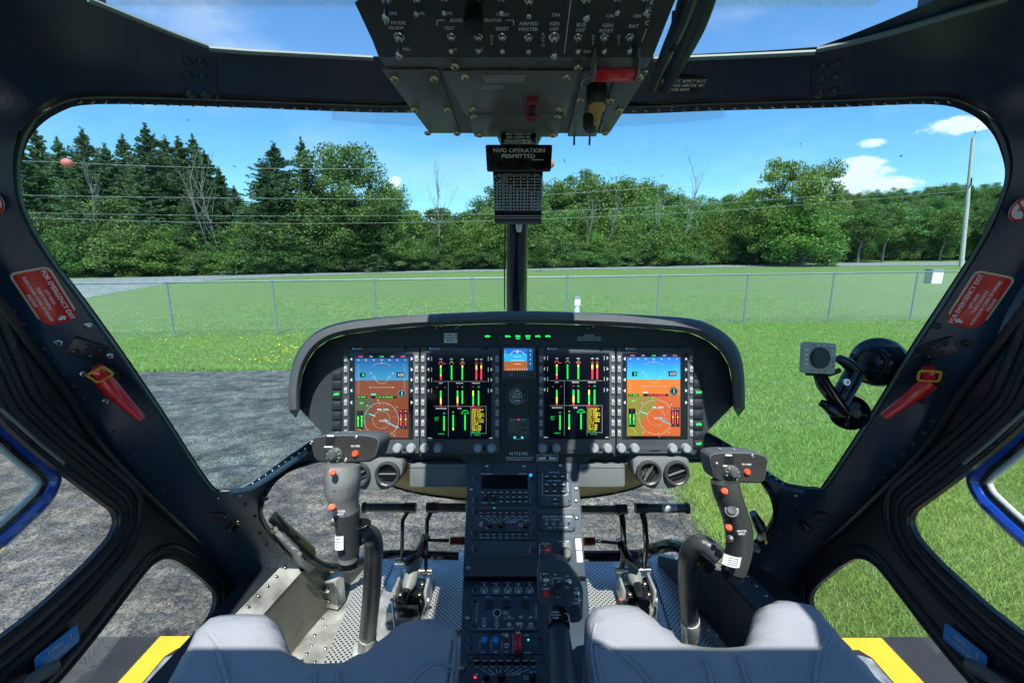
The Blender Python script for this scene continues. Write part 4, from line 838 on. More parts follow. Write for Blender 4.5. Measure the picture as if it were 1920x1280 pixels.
# rivet rows along the door seam and sill
for i in range(24):
    f_ = i/23; u = -0+430*f_; v = float(np.interp(u, [0, 62, 131, 210, 237, 344, 430], [560, 640, 725, 815, 845, 968, 1036])); inst(rdk, 'rivet', CAB, onsheet(u+6, v, 0)); inst(rdk, 'rivet', CAB, onsheet(2*mirc(v)-u-6, v, 0))
    if i < 12:
        g_ = i/11; u = 450+135*g_; v = 925-90*g_+ (6 if i < 2 else 0); inst(rsm, 'rivet', CAB, onsheet(u, v-2, 0)); inst(rsm, 'rivet', CAB, onsheet(2*mirc(v)-u, v-2, 0))
for s in (0, 1):
    P = [(432,922),(470,915),(500,898),(560,858),(600,830),(640,812)]
    if s: P = [(2*mirc(v)-u, v) for u, v in P]
    mb = MB(); mb.tube(smooth([fn(u, v)-ray(u, v)*.006 for u, v in P], 5), .007, 'frame', 8); mb.build('sill_rail', CAB)
    P = [(545,1045),(508,1000),(489,965),(494,933),(513,902),(545,879),(600,862),(660,858)]
    if s: P = [(2*mirc(v)-u, v) for u, v in P]
    mb = MB(); mb.tube(smooth([fn(u, v) for u, v in P], 5), .0055, 'gloss', 8); mb.build('chin_window_rim', CAB)
    P = [(488,860),(900,850),(900,1060),(560,1066),(486,1000)]
    if s: P = [(2*mirc(v)-u, v) for u, v in P]
    mb = MB(); sheet(mb, P, [], lambda u, v: pt(u, v, 1.24+.0006*(abs(u-968) < 470)*(470-abs(u-968))), lambda u, v: ray(u, v)*.004, 'glass', 90); mb.build('chin_window', CAB)
# curved lower rim tube round the chin windows
for s, P in ((0, [(572,1040,1.18),(610,1062,1.24),(655,1060,1.3),(700,1044,1.34),(745,1038,1.38),(860,1042,1.4)]), (1, [(1080,1042,1.4),(1195,1040,1.38),(1225,1028,1.3),(1262,1022,1.24),(1290,1034,1.18),(1330,1062,1.1)])):
    mb = MB(); mb.tube(smooth([pt(*p) for p in P], 6), .016 if s else .012, 'gloss', 10); mb.build('chin_rim_tube', CAB)
# tread plates on the floor
for P in ([(608,1240),(662,1241),(738,1053),(690,1050)], [(796,1180),(866,1182),(872,1050),(826,1052)], [(1092,1050),(1150,1050),(1165,1172),(1100,1172)], [(1216,1046),(1262,1040),(1345,1235),(1275,1235)]):
    q = [onZ(u, v, -.994) for u, v in P]; c = sum(q, Vector())/4; T = Matrix.Translation(c); mb = MB(); mb.prism([((p-c).x, (p-c).y) for p in q][::-1], -.003, .003, 'perf'); mb.build('tread_plate', CAB, T)
for (u, v) in [(575,1225),(590,1190),(605,1160),(590,1240),(640,1135),(566,1238),(1345,1190),(1360,1215),(1330,1180),(1372,1205),(610,1215),(622,1110)]: inst(rsm, 'rivet', CAB, Matrix.Translation(onZ(u, v, -.998)) @ Matrix.Scale(1.25, 4))
# left hinge arm by the chin window
arm = thing('jettison_arm', pt(545, 1005, 1.0), 'black bent arm with a bolt beside the left chin window', 'bracket arm')
mb = MB(); mb.tube([pt(512,968,1.02), pt(530,985,1.03), pt(556,1010,1.06), pt(584,1036,1.1)], [.020, .017, .019, .021], 'gloss', 10, flat=.55); mb.build('arm', arm)
mb = MB(); mb.lathe([(.008, 0), (.008, .004), (0, .006)], 'brass', 12, M_at(pt(516, 992, 1.0), -F3)); mb.build('bolt', arm)
arm = thing('door_latch_block', pt(1425, 990, 1.05), 'black latch lever tucked beside the right chin window', 'latch')
mb = MB(); mb.tube([pt(1412,962,1.02), pt(1424,985,1.02), pt(1432,1010,1.04)], [.014, .022, .014], 'gloss', 10, flat=.6); mb.build('arm', arm); mb = MB(); mb.lathe([(.007, 0), (.007, .005), (0, .006)], 'alu', 12, M_at(pt(1424, 1006, 1.0), -F3)); mb.build('bolt', arm)
# centre post
mb = MB(); mb.tube([pt(968,620,1.45), pt(969,580,1.36), pt(969,500,1.12), pt(970,430,.97), pt(972,340,.84), pt(973,285,.775), pt(974,250,.75), pt(974,225,.735)], [.031, .031, .026, .0225, .022, .026, .040, .052], 'gloss', 16, flat=.7); mb.build('centre_post', CAB)
mb = MB(); mb.tube([pt(946,580,1.34), pt(946,500,1.105), pt(947,420,.95)], .0016, 'black', 6); mb.build('antenna_cable', CAB)

# ================================================================== platform under the helicopter
PZ = .24
PL = thing('landing_platform', (0, 0, 0), 'black non slip landing platform with yellow edge stripe and metal corner, under the cabin', 'platform')
def onplane(u, v, z): r = ray(u, v); t = (z-EYE)/r.z; return C3+r*t
mb = MB(); mb.box(-2.6, -3, 0.02, 2.75, 1.94, PZ, 'tread', .01) if False else None
M['tread'] = mat('black non slip deck', (0.028, 0.030, 0.034), .8, bump=.6, bscale=120, var=.25, vscale=5); M['ypaint'] = mat('yellow deck paint', (0.78, 0.56, 0.035), .6, var=.06, bump=.3, bscale=80)
mb = MB(); mb.box(-2.35, -3, .03, 2.35, 1.96, PZ, 'tread'); mb.build('deck', PL)
for s, x0, x1, y1 in ((1, 1.72, 1.855, 1.955), (-1, 1.665, 1.775, 1.965)):
    mb = MB(); mb.closed = False
    P = [(1.2, y1-.004), (x1, y1-.004), (x1, -3), (x0, -3), (x0, y1-.12), (x0-.03, y1-.075), (1.2, y1-.075)]
    mb.add([(s*p[0], p[1], PZ+.004) for p in P], [tuple(range(7))], 'ypaint'); mb.build('yellow_stripe', PL)
    mb = MB(); mb.closed = False; mb.add([(s*p[0], p[1], PZ+.008) for p in [(1.28,y1-.11),(x0-.05,y1-.11),(x0-.01,y1-.13),(x0-.01,.9),(1.4,.9)]], [(0, 1, 2, 3, 4)], 'alu'); mb.build('metal_plate', PL)

# ================================================================== SEATS
def seat(outl, label, zt, seams, loops=None):
    poly = [(lambda p: (p.x, p.y))(onZ(u, v, zt-.028)) for u, v in outl]
    xs = [p[0] for p in poly]
    cx = (min(xs)+max(xs))/2
    root = thing('pilot_seat', (cx, .2, FZ), label, 'seat', 'front pair of blue grey leather seats')
    poly = [tuple(p) for p in smooth([Vector(p) for p in poly], 3, True)]
    segs = [(Vector(poly[i-1]), Vector(poly[i])) for i in range(len(poly))]
    def dist_(x, y):
        q = Vector((x, y)); m = 9
        for a, b in segs:
            ab = b-a; t = max(0, min(1, (q-a).dot(ab)/max(1e-9, ab.length_squared))); m = min(m, (a+ab*t-q).length)
        return m
    r = .030
    def fz(x, y):
        d = min(r, dist_(x, y)); e = math.sqrt(max(0, r*r-(r-d)**2)); 
        return Vector((x, y, EYE+zt-.030+e*.85-.03*max(0, .5-y)))
    mb = MB(); sheet(mb, poly, [], fz, lambda x, y: Vector((0, 0, -.10)), 'leather', .016); cu = mb.build('cushion', root, ang=75)
    for k, sp in enumerate(seams):
        q = [onZ(u, v, zt) for u, v in sp]; q = smooth(q, 8); line = [fz(p.x, p.y)+Vector((0, 0, .0005)) for p in q]
        mb = MB(); mb.tube(line, .0022, 'leather', 6); 
        for dd in (-.006, .006):
            for i in range(0, len(q)-1):
                d = (q[i+1]-q[i]); n_ = Vector((-d.y, d.x, 0)).normalized()*dd; L_ = d.length; m_ = max(1, int(L_/.006))
                for j in range(m_):
                    a = q[i]+d*(j/m_)+n_; b = q[i]+d*((j+.6)/m_)+n_; mb.tube([fz(a.x, a.y)+Vector((0, 0, .0006)), fz(b.x, b.y)+Vector((0, 0, .0006))], .0005, 'stitch', 4, caps=False)
        mb.build('seam', root)
    mb = MB(); mb.box(cx-.22, -.34, EYE+zt-.14, cx+.22, .20, EYE+zt-.045, 'leather', .02); mb.build('rear_cushion', root)
    mb = MB(); mb.box(cx-.20, -.30, FZ, cx+.20, .34, EYE+zt-.16, 'black', .01); mb.build('seat_pan', root)
    mb = MB(); mb.prism(rrect(cx-.235, -.44, cx+.235, -.33, .04), EYE+zt-.10, EYE+.02, 'leather', None, .03); mb.build('backrest', root)
    return root
LS = [(250,1420),(268,1330),(300,1300),(350,1215),(378,1176),(405,1164),(440,1160),(500,1160),(520,1166),(533,1190),(545,1222),(568,1240),(600,1247),(632,1247),(662,1238),(700,1212),(742,1182),(785,1168),(825,1165),(848,1172),(858,1190),(856,1240),(850,1330),(852,1500),(700,2300),(250,2300)]
RS = [(1099,1500),(1100,1330),(1098,1240),(1096,1175),(1102,1152),(1130,1142),(1185,1143),(1222,1160),(1262,1192),(1290,1213),(1320,1221),(1370,1221),(1393,1210),(1405,1180),(1417,1143),(1445,1134),(1500,1137),(1530,1148),(1560,1180),(1610,1238),(1660,1290),(1720,1400),(1700,2300),(1240,2300)]
seat(LS, 'left blue grey leather seat cushion beside the left door, sunlit on one front lobe', -.5, [[(385,1186),(405,1212),(420,1250),(432,1300)], [(590,1252),(592,1300)], [(632,1252),(640,1300)], [(745,1300),(778,1262),(812,1238),(852,1230)], [(852,1178),(846,1240),(838,1300)]])
seat(RS, 'right blue grey leather seat cushion beside the right door, sunlit on both front lobes', -.5, [[(1112,1190),(1150,1210),(1200,1250),(1235,1300)], [(1118,1160),(1110,1200),(1125,1300)], [(1318,1228),(1332,1262),(1340,1300)], [(1385,1222),(1398,1262),(1412,1300)], [(1552,1186),(1535,1225),(1525,1300)]])
# ================================================================== shared small hardware (meshes made once, +z towards the viewer)
def screw_mesh(m, r=.0042, dome=True):
    mb = MB(); mb.lathe([(r, 0), (r, .0012), (r*.8, .0026), (r*.45, .0032), (r*.40, .0018), (0, .0018)], m, 14); mb.line(-r*.35, 0, r*.35, 0, r*.15, 'black', z=.0020); mb.line(0, -r*.35, 0, r*.35, r*.15, 'black', z=.0021); return mb.mesh('screw', 40)
SCS = screw_mesh('steel'); SCB = screw_mesh('brass', .0050); SCD = screw_mesh('darkkey', .0036)
mb = MB(); mb.lathe([(.0058, 0), (.0058, .0016), (.0042, .0022), (.0042, .0034), (0, .0034)], 'darkkey', 12); mb.arc(0, 0, .0062, .0007, 'dimwhite', z=.0003, a0=120, a1=240, n=8); QTR = mb.mesh('quarter_turn_fastener', 40)
def toggle_mesh(L_=.020, ball=.0030, tip='steel', tilt=0, base='steel'):
    mb = MB(); mb.lathe([(.0046, 0), (.0046, .0014), (.0034, .0020), (.0034, .0045), (.0022, .0058), (0, .0058)], base, 12)
    d = Vector((0, math.sin(tilt), math.cos(tilt))); a = Vector((0, 0, .004)); mb.tube([a, a+d*L_*.55, a+d*L_*.85, a+d*L_, a+d*(L_+ball*.6)], [.0015, .0021, ball, ball, ball*.4], tip, 10); return mb.mesh('toggle_switch', 50)
TGU = toggle_mesh(.013, .0026, tilt=.45); TGD = toggle_mesh(.013, .0026, tilt=-.45); TGL = toggle_mesh(.014, .0030, tilt=-.35)
def knob_mesh(r, h, m='black', ptr='dimwhite', ribs=0, n=18):
    mb = MB(); mb.lathe([(r*1.15, 0), (r*1.15, h*.15), (r, h*.2), (r*.92, h*.9), (r*.8, h), (0, h)], m, n)
    if ribs: 
        for i in range(ribs): a = 6.283*i/ribs; mb.box(-r*.08, r*.86, h*.2, r*.08, r*1.06, h*.92, m, 0, Matrix.Rotation(a, 4, 'Z'))
    if ptr: mb.line(0, r*.25, 0, r*.85, r*.18, ptr, z=h+.0003)
    return mb.mesh('knob', 40)
KN_S = knob_mesh(.0042, .009, 'black', 'white'); KN_M = knob_mesh(.0058, .010, 'black', 'white'); KN_W = knob_mesh(.0085, .012, 'knob', None, 14); KN_B = knob_mesh(.0090, .012, 'darkkey', None, 12)
mb = MB(); mb.lathe([(.0045, 0), (.0052, .002), (.0045, .006), (.003, .0072)], 'black', 12); mb.add([(-.0034, -.0035, .0075), (.0034, -.0035, .0075), (0, .0062, .0040)], [(0, 1, 2)], 'white'); KN_T = mb.mesh('volume_knob', 40)
mb = MB(); mb.box(-.0035, -.0068, 0, .0035, .0068, .0035, 'key', .0012); mb.add([(-.0013, -.0016, .0037), (.0013, -.0016, .0037), (0, .0022, .0037)], [(0, 1, 2)], 'darkkey'); KEY = mb.mesh('line_key', 40)
mb = MB(); mb.box(-.0052, -.0042, 0, .0052, .0042, .0028, 'darkkey', .0010); mb.rect(-.003, -.0008, .003, .0008, 'dimwhite', z=.0030); KPD = mb.mesh('keypad_key', 40)

# ================================================================== INSTRUMENT PANEL
PF = camfr(968, 740, 1.0); PFm = PF.M
def X(u): return (u-968)/FPX
def Yv(v): return (740-v)/FPX
IP = thing('instrument_panel', None, 'wide black instrument panel with four displays under a grey glareshield hood', 'instrument panel', None, Matrix.Translation(PF.M.translation))
HO = [(542,768),(541,735),(545,700),(553,670),(572,640),(600,618),(640,604),(700,596),(800,589),(965,583),(1130,587),(1230,592),(1300,598),(1345,615),(1375,640),(1390,670),(1396,710),(1397,765)]
HI = [(562,768),(562,735),(566,705),(575,680),(592,655),(617,637),(650,627),(720,618),(800,611),(965,606),(1130,610),(1225,616),(1290,623),(1325,638),(1350,658),(1366,685),(1372,715),(1375,765)]
so = smooth([Vector(p) for p in HO], 5); si = smooth([Vector(p) for p in HI], 5); n = len(so)
secs = [[pt(q.x, q.y, 1.03) for q in si], [pt(q.x, q.y, .955) for q in si]]
secs.append([pt(q.x, q.y, .942).lerp(pt(r_.x, r_.y, .942), .12) for q, r_ in zip(si, so)])
secs.append([pt(q.x, q.y, .936).lerp(pt(r_.x, r_.y, .936), .35) for q, r_ in zip(si, so)])
secs.append([pt(q.x, q.y, .938).lerp(pt(r_.x, r_.y, .938), .70) for q, r_ in zip(si, so)])
secs.append([pt(q.x, q.y, .948).lerp(pt(r_.x, r_.y, .948), .93) for q, r_ in zip(si, so)])
secs.append([pt(r_.x, r_.y, .965) for r_ in so])
secs.append([pt(968+(r_.x-968)*.995, r_.y+3, 1.08) for r_ in so]); secs.append([pt(968+(r_.x-968)*.97, r_.y+16, 1.30) for r_ in so])
V = [p for s_ in secs for p in s_]; F = [(k*n+i, k*n+i+1, (k+1)*n+i+1, (k+1)*n+i) for k in range(len(secs)-1) for i in range(n-1)]
F.append(tuple(k*n for k in range(len(secs)))); F.append(tuple(k*n+n-1 for k in range(len(secs)))[::-1])
mb = MB(); mb.add(V, F, 'hood'); mb.build('glareshield', IP, ang=40)
mb = MB(); mb.tube(smooth([pt(u, v, .950) for u, v in [(742,612),(752,606),(766,603),(965,599),(1170,603),(1186,605),(1196,612)]], 6), .0028, 'hood', 8); mb.build('hood_trim', IP)
face = [(562,766)]+HI[1:-1]+[(1377,757),(1322,812),(1303,852),(1110,856),(1098,868),(872,868),(862,856),(646,853),(592,798)]
mb = MB(); mb.prism([(X(u), Yv(v)) for u, v in face][::-1], -.02, 0, 'panel', None); mb.build('panel_face', IP, PFm)
mb = MB(); mb.tube([PFm @ Vector((X(u), Yv(v), -.012)) for u, v in [(560,768),(590,799),(645,856)]], .0025, 'gold', 6); mb.build('edge_strip', IP)
mb = MB(); mb.tube([PFm @ Vector((X(u), Yv(v), -.012)) for u, v in [(1379,759),(1324,814),(1306,850)]], .0025, 'gold', 6); mb.build('edge_strip', IP)
for (u, v) in [(1112,609),(1121,606),(1103,612),(818,612),(826,609),(855,611),(862,608),(663,622),(1270,620)]:
    inst(SCS, 'screw', IP, Matrix.Translation(pt(u, v+3, .99)) @ (PFm.to_3x3().to_4x4()) @ Matrix.Rotation(R(60), 4, 'X') @ Matrix.Scale(.7, 4))
ZB = .010
def R_(mb, u0, v0, u1, v1, m, z): mb.rect(X(u0), Yv(v1), X(u1), Yv(v0), m, z=z)
def T_(mb, s, u, v, hpx, m, z, **k): mb.text(s, X(u), Yv(v), hpx/FPX, m, z=z, **k)
M['e_mapd'] = emis('display dim olive', (0.045, 0.050, 0.026), .5); M['e_dimw'] = emis('display dim white', (0.30, 0.33, 0.30), .5)
def pfd(mb, x0, x1, y0, ys, yg, y1, dim, cx, cy):
    z = ZB+.0012; e = .0002
    sk, sk2, gd, mp_, mo = ('e_dimsky', 'e_sky2', 'e_dimgnd', 'e_dimgnd', 'e_map2') if dim else ('e_sky', 'e_sky2', 'e_gnd', 'e_map', 'e_map2')
    R_(mb, x0, y0, x1, ys, sk, z)
    for q in range(8):
        f_ = q/7; c_ = ((.010+.015*f_, .085+.17*f_, .30+.18*f_) if not dim else (.006+.010*f_, .040+.085*f_, .145+.075*f_)); nm = ('g%d%d' % (dim, q)); M[nm] = emis('display sky band', c_, .75); R_(mb, x0, y0+(ys-y0)*q/8, x1, y0+(ys-y0)*(q+1)/8, nm, z+e)
    R_(mb, x0, ys, x1, yg, gd, z); R_(mb, x0, yg, x1, y1, mo if not dim else mp_, z)
    rd = random.Random(int(x0))
    P = [(x0+28, y1), (x0+34, y1-12), (x0+26, y1-22), (x0+38, y1-40), (x0+50, y1-52), (x0+58, yg+1), (x1, yg+1), (x1, y1)] if not dim else [(x0, yg+1), (x0+34, yg+1), (x0+26, y1-30), (x0+10, y1-20), (x0, y1-24)]
    mb.add([(X(a), Yv(b), z+e) for a, b in P], [tuple(range(len(P)))], mp_ if not dim else 'e_mapd')
    for i in range(26): a = rd.uniform(x0+40, x1-8); b = rd.uniform(yg+6, y1-4); mb.line(X(a), Yv(b), X(a+rd.uniform(-12, 12)), Yv(b+rd.uniform(-4, 6)), .0006, 'e_gnd' if rd.random() < .5 else 'e_dimgnd', z=z+2*e)
    mb.line(X(cx+4), Yv(cy-2), X(cx+30), Yv(cy+16), .003, 'e_river', z=z+2*e)
    zz = z+3*e; w_ = .0006; WH = 'e_dimw'
    WH = 'e_dimw'; w_ = .0006; mb.arc(X(cx), Yv(cy), 32/FPX, w_, WH, z=zz); mb.arc(X(cx), Yv(cy), 16/FPX, w_*.7, WH, z=zz)
    for k in range(12): a = math.radians(30*k+8); r0, r1 = 29/FPX, 33/FPX; mb.line(X(cx)+r0*math.cos(a), Yv(cy)+r0*math.sin(a), X(cx)+r1*math.cos(a), Yv(cy)+r1*math.sin(a), w_, WH, z=zz)
    for s_, a in (('N', 100), ('33', 135), ('E', 10), ('12', -50), ('S', -80), ('21', -130), ('W', 170), ('6', 40)): T_(mb, s_, cx+37*math.cos(R(a)), cy-37*math.sin(R(a)), 3.0, WH, zz)
    xm = (x0+x1)/2
    mb.arc(X(xm), Yv(ys-6), 12/FPX, w_, WH, z=zz, a0=180, a1=360); mb.line(X(xm-18), Yv(ys-6), X(xm-12), Yv(ys-6), w_, WH, z=zz); mb.line(X(xm+12), Yv(ys-6), X(xm+18), Yv(ys-6), w_, WH, z=zz)
    mb.line(X(xm-14), Yv(ys-10), X(xm-14), Yv(ys-5), w_, WH, z=zz); mb.line(X(xm+14), Yv(ys-10), X(xm+14), Yv(ys-5), w_, WH, z=zz)
    mb.line(X(xm-17), Yv(ys+13), X(xm+17), Yv(ys+13), w_, WH, z=zz); T_(mb, '10', xm-21, ys+13, 3, WH, zz); T_(mb, '10', xm+21, ys+13, 3, WH, zz)
    T_(mb, '10', xm-20, ys-13, 3, WH, zz); T_(mb, '10', xm+20, ys-13, 3, WH, zz)
    mb.disc(X(xm), Yv(y0+9), .0022, WH, z=zz, n=3); mb.arc(X(xm), Yv(ys-2), 30/FPX, w_*.8, WH, z=zz, a0=55, a1=125)
    for i, s_ in enumerate(('04', '05', '07', '08', '09', '10', '11')): T_(mb, s_, x0+6+i*(x1-x0-12)/6, y0+3.5, 3, WH, zz)
    for i in range(14): mb.line(X(x0+5), Yv(y0+12+i*4), X(x0+8), Yv(y0+12+i*4), w_, WH, z=zz); mb.line(X(x1-6), Yv(y0+12+i*4), X(x1-9), Yv(y0+12+i*4), w_, WH, z=zz)
    R_(mb, x0+9, y0+27, x0+19, y0+35, 'scrblack', zz); T_(mb, '0', x0+15, y0+31, 5, 'e_green', zz+e); R_(mb, x1-22, y0+26, x1-7, y0+35, 'scrblack', zz); T_(mb, '620', x1-14, y0+30.5, 5.5, WH, zz+e)
    mb.disc(X(x1-12), Yv(yg-8), 8/FPX, 'scrblack', z=zz); mb.arc(X(x1-12), Yv(yg-8), 6.5/FPX, w_, WH, z=zz+e); mb.line(X(x1-12), Yv(yg-4), X(x1-12), Yv(yg-12), .0012, 'e_cyan', z=zz+e)
    R_(mb, x0+2, yg-3, x0+22, yg+1, 'scrblack', zz); T_(mb, 'FLY  MENU', x0+12, yg-1, 2.4, 'e_green', zz+e); R_(mb, x0+30, yg-3, x1-22, yg+1, 'scrblack', zz); T_(mb, '1.0  2.0  GS  MAG 072', (x0+x1)/2+5, yg-1, 2.6, 'e_red' if not dim else 'e_green', zz+e); T_(mb, 'HDG', xm-15, yg-6, 3, 'e_cyan', zz)
    for k, xx in enumerate((x0+6, x0+12.5)): R_(mb, xx-3, yg+24, xx+3, yg+58, 'scrblack', zz); R_(mb, xx-1, yg+34, xx+1, yg+54, 'e_green', zz+e); mb.disc(X(xx), Yv(yg+38+4*k), .0016, 'e_yel', z=zz+2*e, n=3)
    for k, xx in enumerate((x1-14, x1-5)): R_(mb, xx-3.6, yg+22, xx+3.6, yg+58, 'scrblack', zz); R_(mb, xx-.7, yg+30, xx+.7, yg+52, 'e_red', zz+e); mb.disc(X(xx), Yv(yg+40), .0016, 'e_yel', z=zz+2*e, n=4); T_(mb, '80', xx, yg+25, 3, 'e_pink', zz+e)
    T_(mb, 'GPS', x0+12, yg+10, 3, 'e_green', zz); T_(mb, 'FMS  1 KTS', cx+3, yg+22, 3.2, 'e_cyan', zz); T_(mb, 'NONE', cx+4, cy+2, 4, WH, zz)
    mb.line(X(x0+26), Yv(yg+30), X(x0+38), Yv(yg+34), .0011, 'e_cyan', z=zz); mb.line(X(cx+8), Yv(cy+5), X(x1-14), Yv(cy+16), .0009, WH, z=zz)
    mb.arc(X(x0+4), Yv(y1-4), 12/FPX, w_, 'e_green', z=zz, a0=0, a1=90)
    for i in range(5): T_(mb, ('VOR1', 'TAS', '110.5', 'ADF', '29.92')[i], x0+10+i*(x1-x0-20)/4, y0-3, 2.6, ('e_pink', WH, 'e_green', WH, 'e_pink')[i], zz)
def mfd(mb, dx, dy):
    z = ZB+.0014; e = .0002
    def bar(u, segs, w_=2.7):
        for (a, b, c) in segs: R_(mb, u+dx-w_/2, a+dy, u+dx+w_/2, b+dy, c, z)
    G, Y_, R0 = 'e_green', 'e_yel', 'e_red'
    bar(828, [(684, 688, Y_), (688, 702, G), (702, 704, Y_), (704, 711, R0)]); bar(848, [(684, 711, G)]); bar(868, [(684, 688, Y_), (688, 711, G)]); bar(894, [(684, 692, Y_), (692, 711, R0)]); bar(903, [(684, 690, Y_), (690, 711, R0)])
    bar(828, [(731, 744, G), (744, 755, Y_), (755, 759, R0)]); bar(859, [(731, 742, G), (742, 754, Y_), (754, 759, R0)]); bar(868, [(731, 755, G)]); bar(888, [(731, 740, Y_), (740, 756, G), (756, 760, R0)]); bar(898, [(731, 758, G)])
    bar(834, [(778, 805, G)]); bar(851, [(776, 800, G), (800, 804, Y_)]); bar(873, [(776, 804, G)])
    for (u, v, s_, c, h) in [(828, 673, 'TQ', 'e_white', 2.8), (828, 677.5, '0.0', 'e_red', 3), (848, 673, 'ITT', 'e_white', 2.8), (848, 677.5, '23', G, 3), (868, 673, 'NG', 'e_white', 2.8), (868, 677.5, '0', G, 3), (894, 673, 'NR', 'e_white', 2.8), (903, 673, 'N2', 'e_white', 2.8), (894, 678, '0', 'e_pink', 3), (903, 678, '0', 'e_pink', 3),
                         (828, 717, 'OAT', 'e_white', 2.6), (863, 717, 'ENG OIL', 'e_white', 2.6), (893, 717, 'XMSN OIL', 'e_white', 2.6), (859, 724, '0', 'e_red', 3), (868, 724, '23', G, 3), (888, 724, '0', 'e_red', 3), (898, 724, '24', G, 3), (821, 725, '0', 'e_pink', 3), (836, 725, '0', 'e_pink', 3),
                         (829, 764, 'ELECTRICAL', 'e_white', 2.8), (863, 764, 'FUEL', 'e_white', 2.8), (834, 773, '24', 'e_cyan', 3), (821, 781, 'BATT', G, 2.6), (820, 785, '25.2', G, 3), (851, 771, '0', Y_, 3), (873, 768, 'QTY', G, 2.6), (873, 773, '0 268 0', G, 3), (829, 811, '0 GEN 0', G, 2.6), (896, 813, 'OAT 23', G, 2.6), (808, 819, 'MENU', 'e_white', 2.2), (921, 819, 'STBY', 'e_white', 2.2)]:
        T_(mb, s_, u+dx, v+dy, h*.95, c, z, bold=False)
    for u in (828, 848, 868): mb.arc(X(u+dx), Yv(682+dy), 4/FPX, .0008, 'e_pink', z=z+e, a0=0, a1=180, n=10)
    for u in (894, 903, 868, 834): mb.line(X(u+dx-3), Yv(681+dy), X(u+dx+3), Yv(681+dy), .0008, 'e_pink', z=z+e)
    mb.arc(X(873+dx), Yv(776+dy), 8/FPX, .0007, G, z=z+e, a0=20, a1=160, n=12)
    for a in [(815, 714, 912, 714), (815, 760, 912, 760), (842, 714, 842, 816), (884, 760, 884, 816), (912, 760, 912, 811), (884, 810, 912, 810)]: mb.line(X(a[0]+dx), Yv(a[1]+dy), X(a[2]+dx), Yv(a[3]+dy), .00055, 'e_dimw', z=z+e)
    L_ = ['ENG OIL P', 'XMSN OIL P', 'GEN OFF', 'FUEL PUMP 1', 'FUEL PUMP 2', 'INV 1 OFF', 'HYD 1 LOW', 'HYD 2 LOW', 'DOOR', 'SAS 1 OFF', 'SAS 2 OFF', 'TRIM OFF', 'BAT OFF']
    for i, s_ in enumerate(L_): mb.text(s_, X(885.5+dx), Yv(762.8+i*3.75+dy), 3.0/FPX, 'e_red' if i < 1 else ('e_green' if i == 12 else 'e_yel'), z=z, align='L', bold=False)
    for k, v in enumerate((672, 692, 711, 731)):
        for u, s_ in ((806, 1), (921, -1)):
            mb.add([(X(u+dx-3*s_), Yv(v+dy), z), (X(u+dx+.5*s_), Yv(v+dy-3.6), z), (X(u+dx+.5*s_), Yv(v+dy+3.6), z)], [(0, 1, 2)], 'e_dimw')
            mb.line(X(u+dx+5*s_), Yv(v+dy-4), X(u+dx+5*s_), Yv(v+dy+4), .0012, 'e_dimw', z=z)
for k, (x0, x1, lab) in enumerate([(647, 788, 'left flight display with dim brown horizon'), (790, 937, 'engine display with bars, left of centre'), (1009, 1152, 'engine display with bars, right of centre'), (1154, 1297, 'right flight display with bright orange horizon')]):
    u_ = inst(None, 'display_unit', IP, PFm)
    bpy.data.objects.remove(u_)
    mb = MB(); mb.prism([(X(a), Yv(b)) for a, b in rrect(x0+.5, 651, x1-.5, 848, 2)][::-1], 0, ZB, 'bezel', None, .0015)
    mb.text('GENESYS', X(x0+27), Yv(653.8), 3.2/FPX, 'dimwhite', z=ZB+.0004); mb.add([(X(x0+13), Yv(655), ZB+.0004), (X(x0+18), Yv(654.5), ZB+.0004), (X(x0+19), Yv(652), ZB+.0004), (X(x0+15), Yv(652.5), ZB+.0004)], [(0, 1, 2, 3)], 'e_sky')
    R_(mb, x0+1, 659, x1-1, 659.8, 'black', ZB+.0003); R_(mb, x0+42, 832, x1-42, 841, 'bezel', ZB+.0006); R_(mb, (x0+x1)/2-9, 841.5, (x0+x1)/2+9, 843, 'black', ZB+.0008)
    un = mb.build('display_unit', IP, PFm); tag(un, lab)
    sx0, sx1 = x0+11, x1-11-(4 if k == 1 else 0)
    mb = MB(); mb.rect(X(sx0), Yv(821), X(sx1), Yv(661), 'scrblack', z=ZB+.0008)
    if k == 0: pfd(mb, 669, 768, 671, 712, 744, 818, True, 718, 785)
    if k == 3: pfd(mb, 1173, 1272, 669, 710, 740, 815, False, 1227, 780)
    if k == 1: mfd(mb, 0, 0)
    if k == 2: mfd(mb, 215, -1.5)
    if k in (0, 3):
        for v in (672, 692, 711, 731, 753):
            for u, s_ in ((sx0+4, 1), (sx1-3, -1)): mb.add([(X(u-2.2*s_), Yv(v), ZB+.001), (X(u+1.5*s_), Yv(v-3.5), ZB+.001), (X(u+1.5*s_), Yv(v+3.5), ZB+.001)], [(0, 1, 2)], 'dimwhite')
    mb.closed = False; mb.build('screen', un, PFm)
    for v in (672, 691.5, 711, 731, 753, 772, 791, 810):
        for u in (x0+4.7, x1-4.7): inst(KEY, 'line_key', un, PFm @ Matrix.Translation((X(u), Yv(v), ZB)))
    for u in ((x0+8, x0+33, x1-40, x1-15) if k else (x0+8, x0+33, x1-40, x1-15)): inst(KN_W, 'knob', un, PFm @ Matrix.Translation((X(u), Yv(837), ZB)))
    for u in ((x0+x1)/2-48, (x0+x1)/2+44): inst(SCD, 'screw', un, PFm @ Matrix.Translation((X(u), Yv(838.5), ZB)))
    for u in (x0+10, x1-30): inst(SCD, 'screw', un, PFm @ Matrix.Translation((X(u+4), Yv(653.5), ZB)))
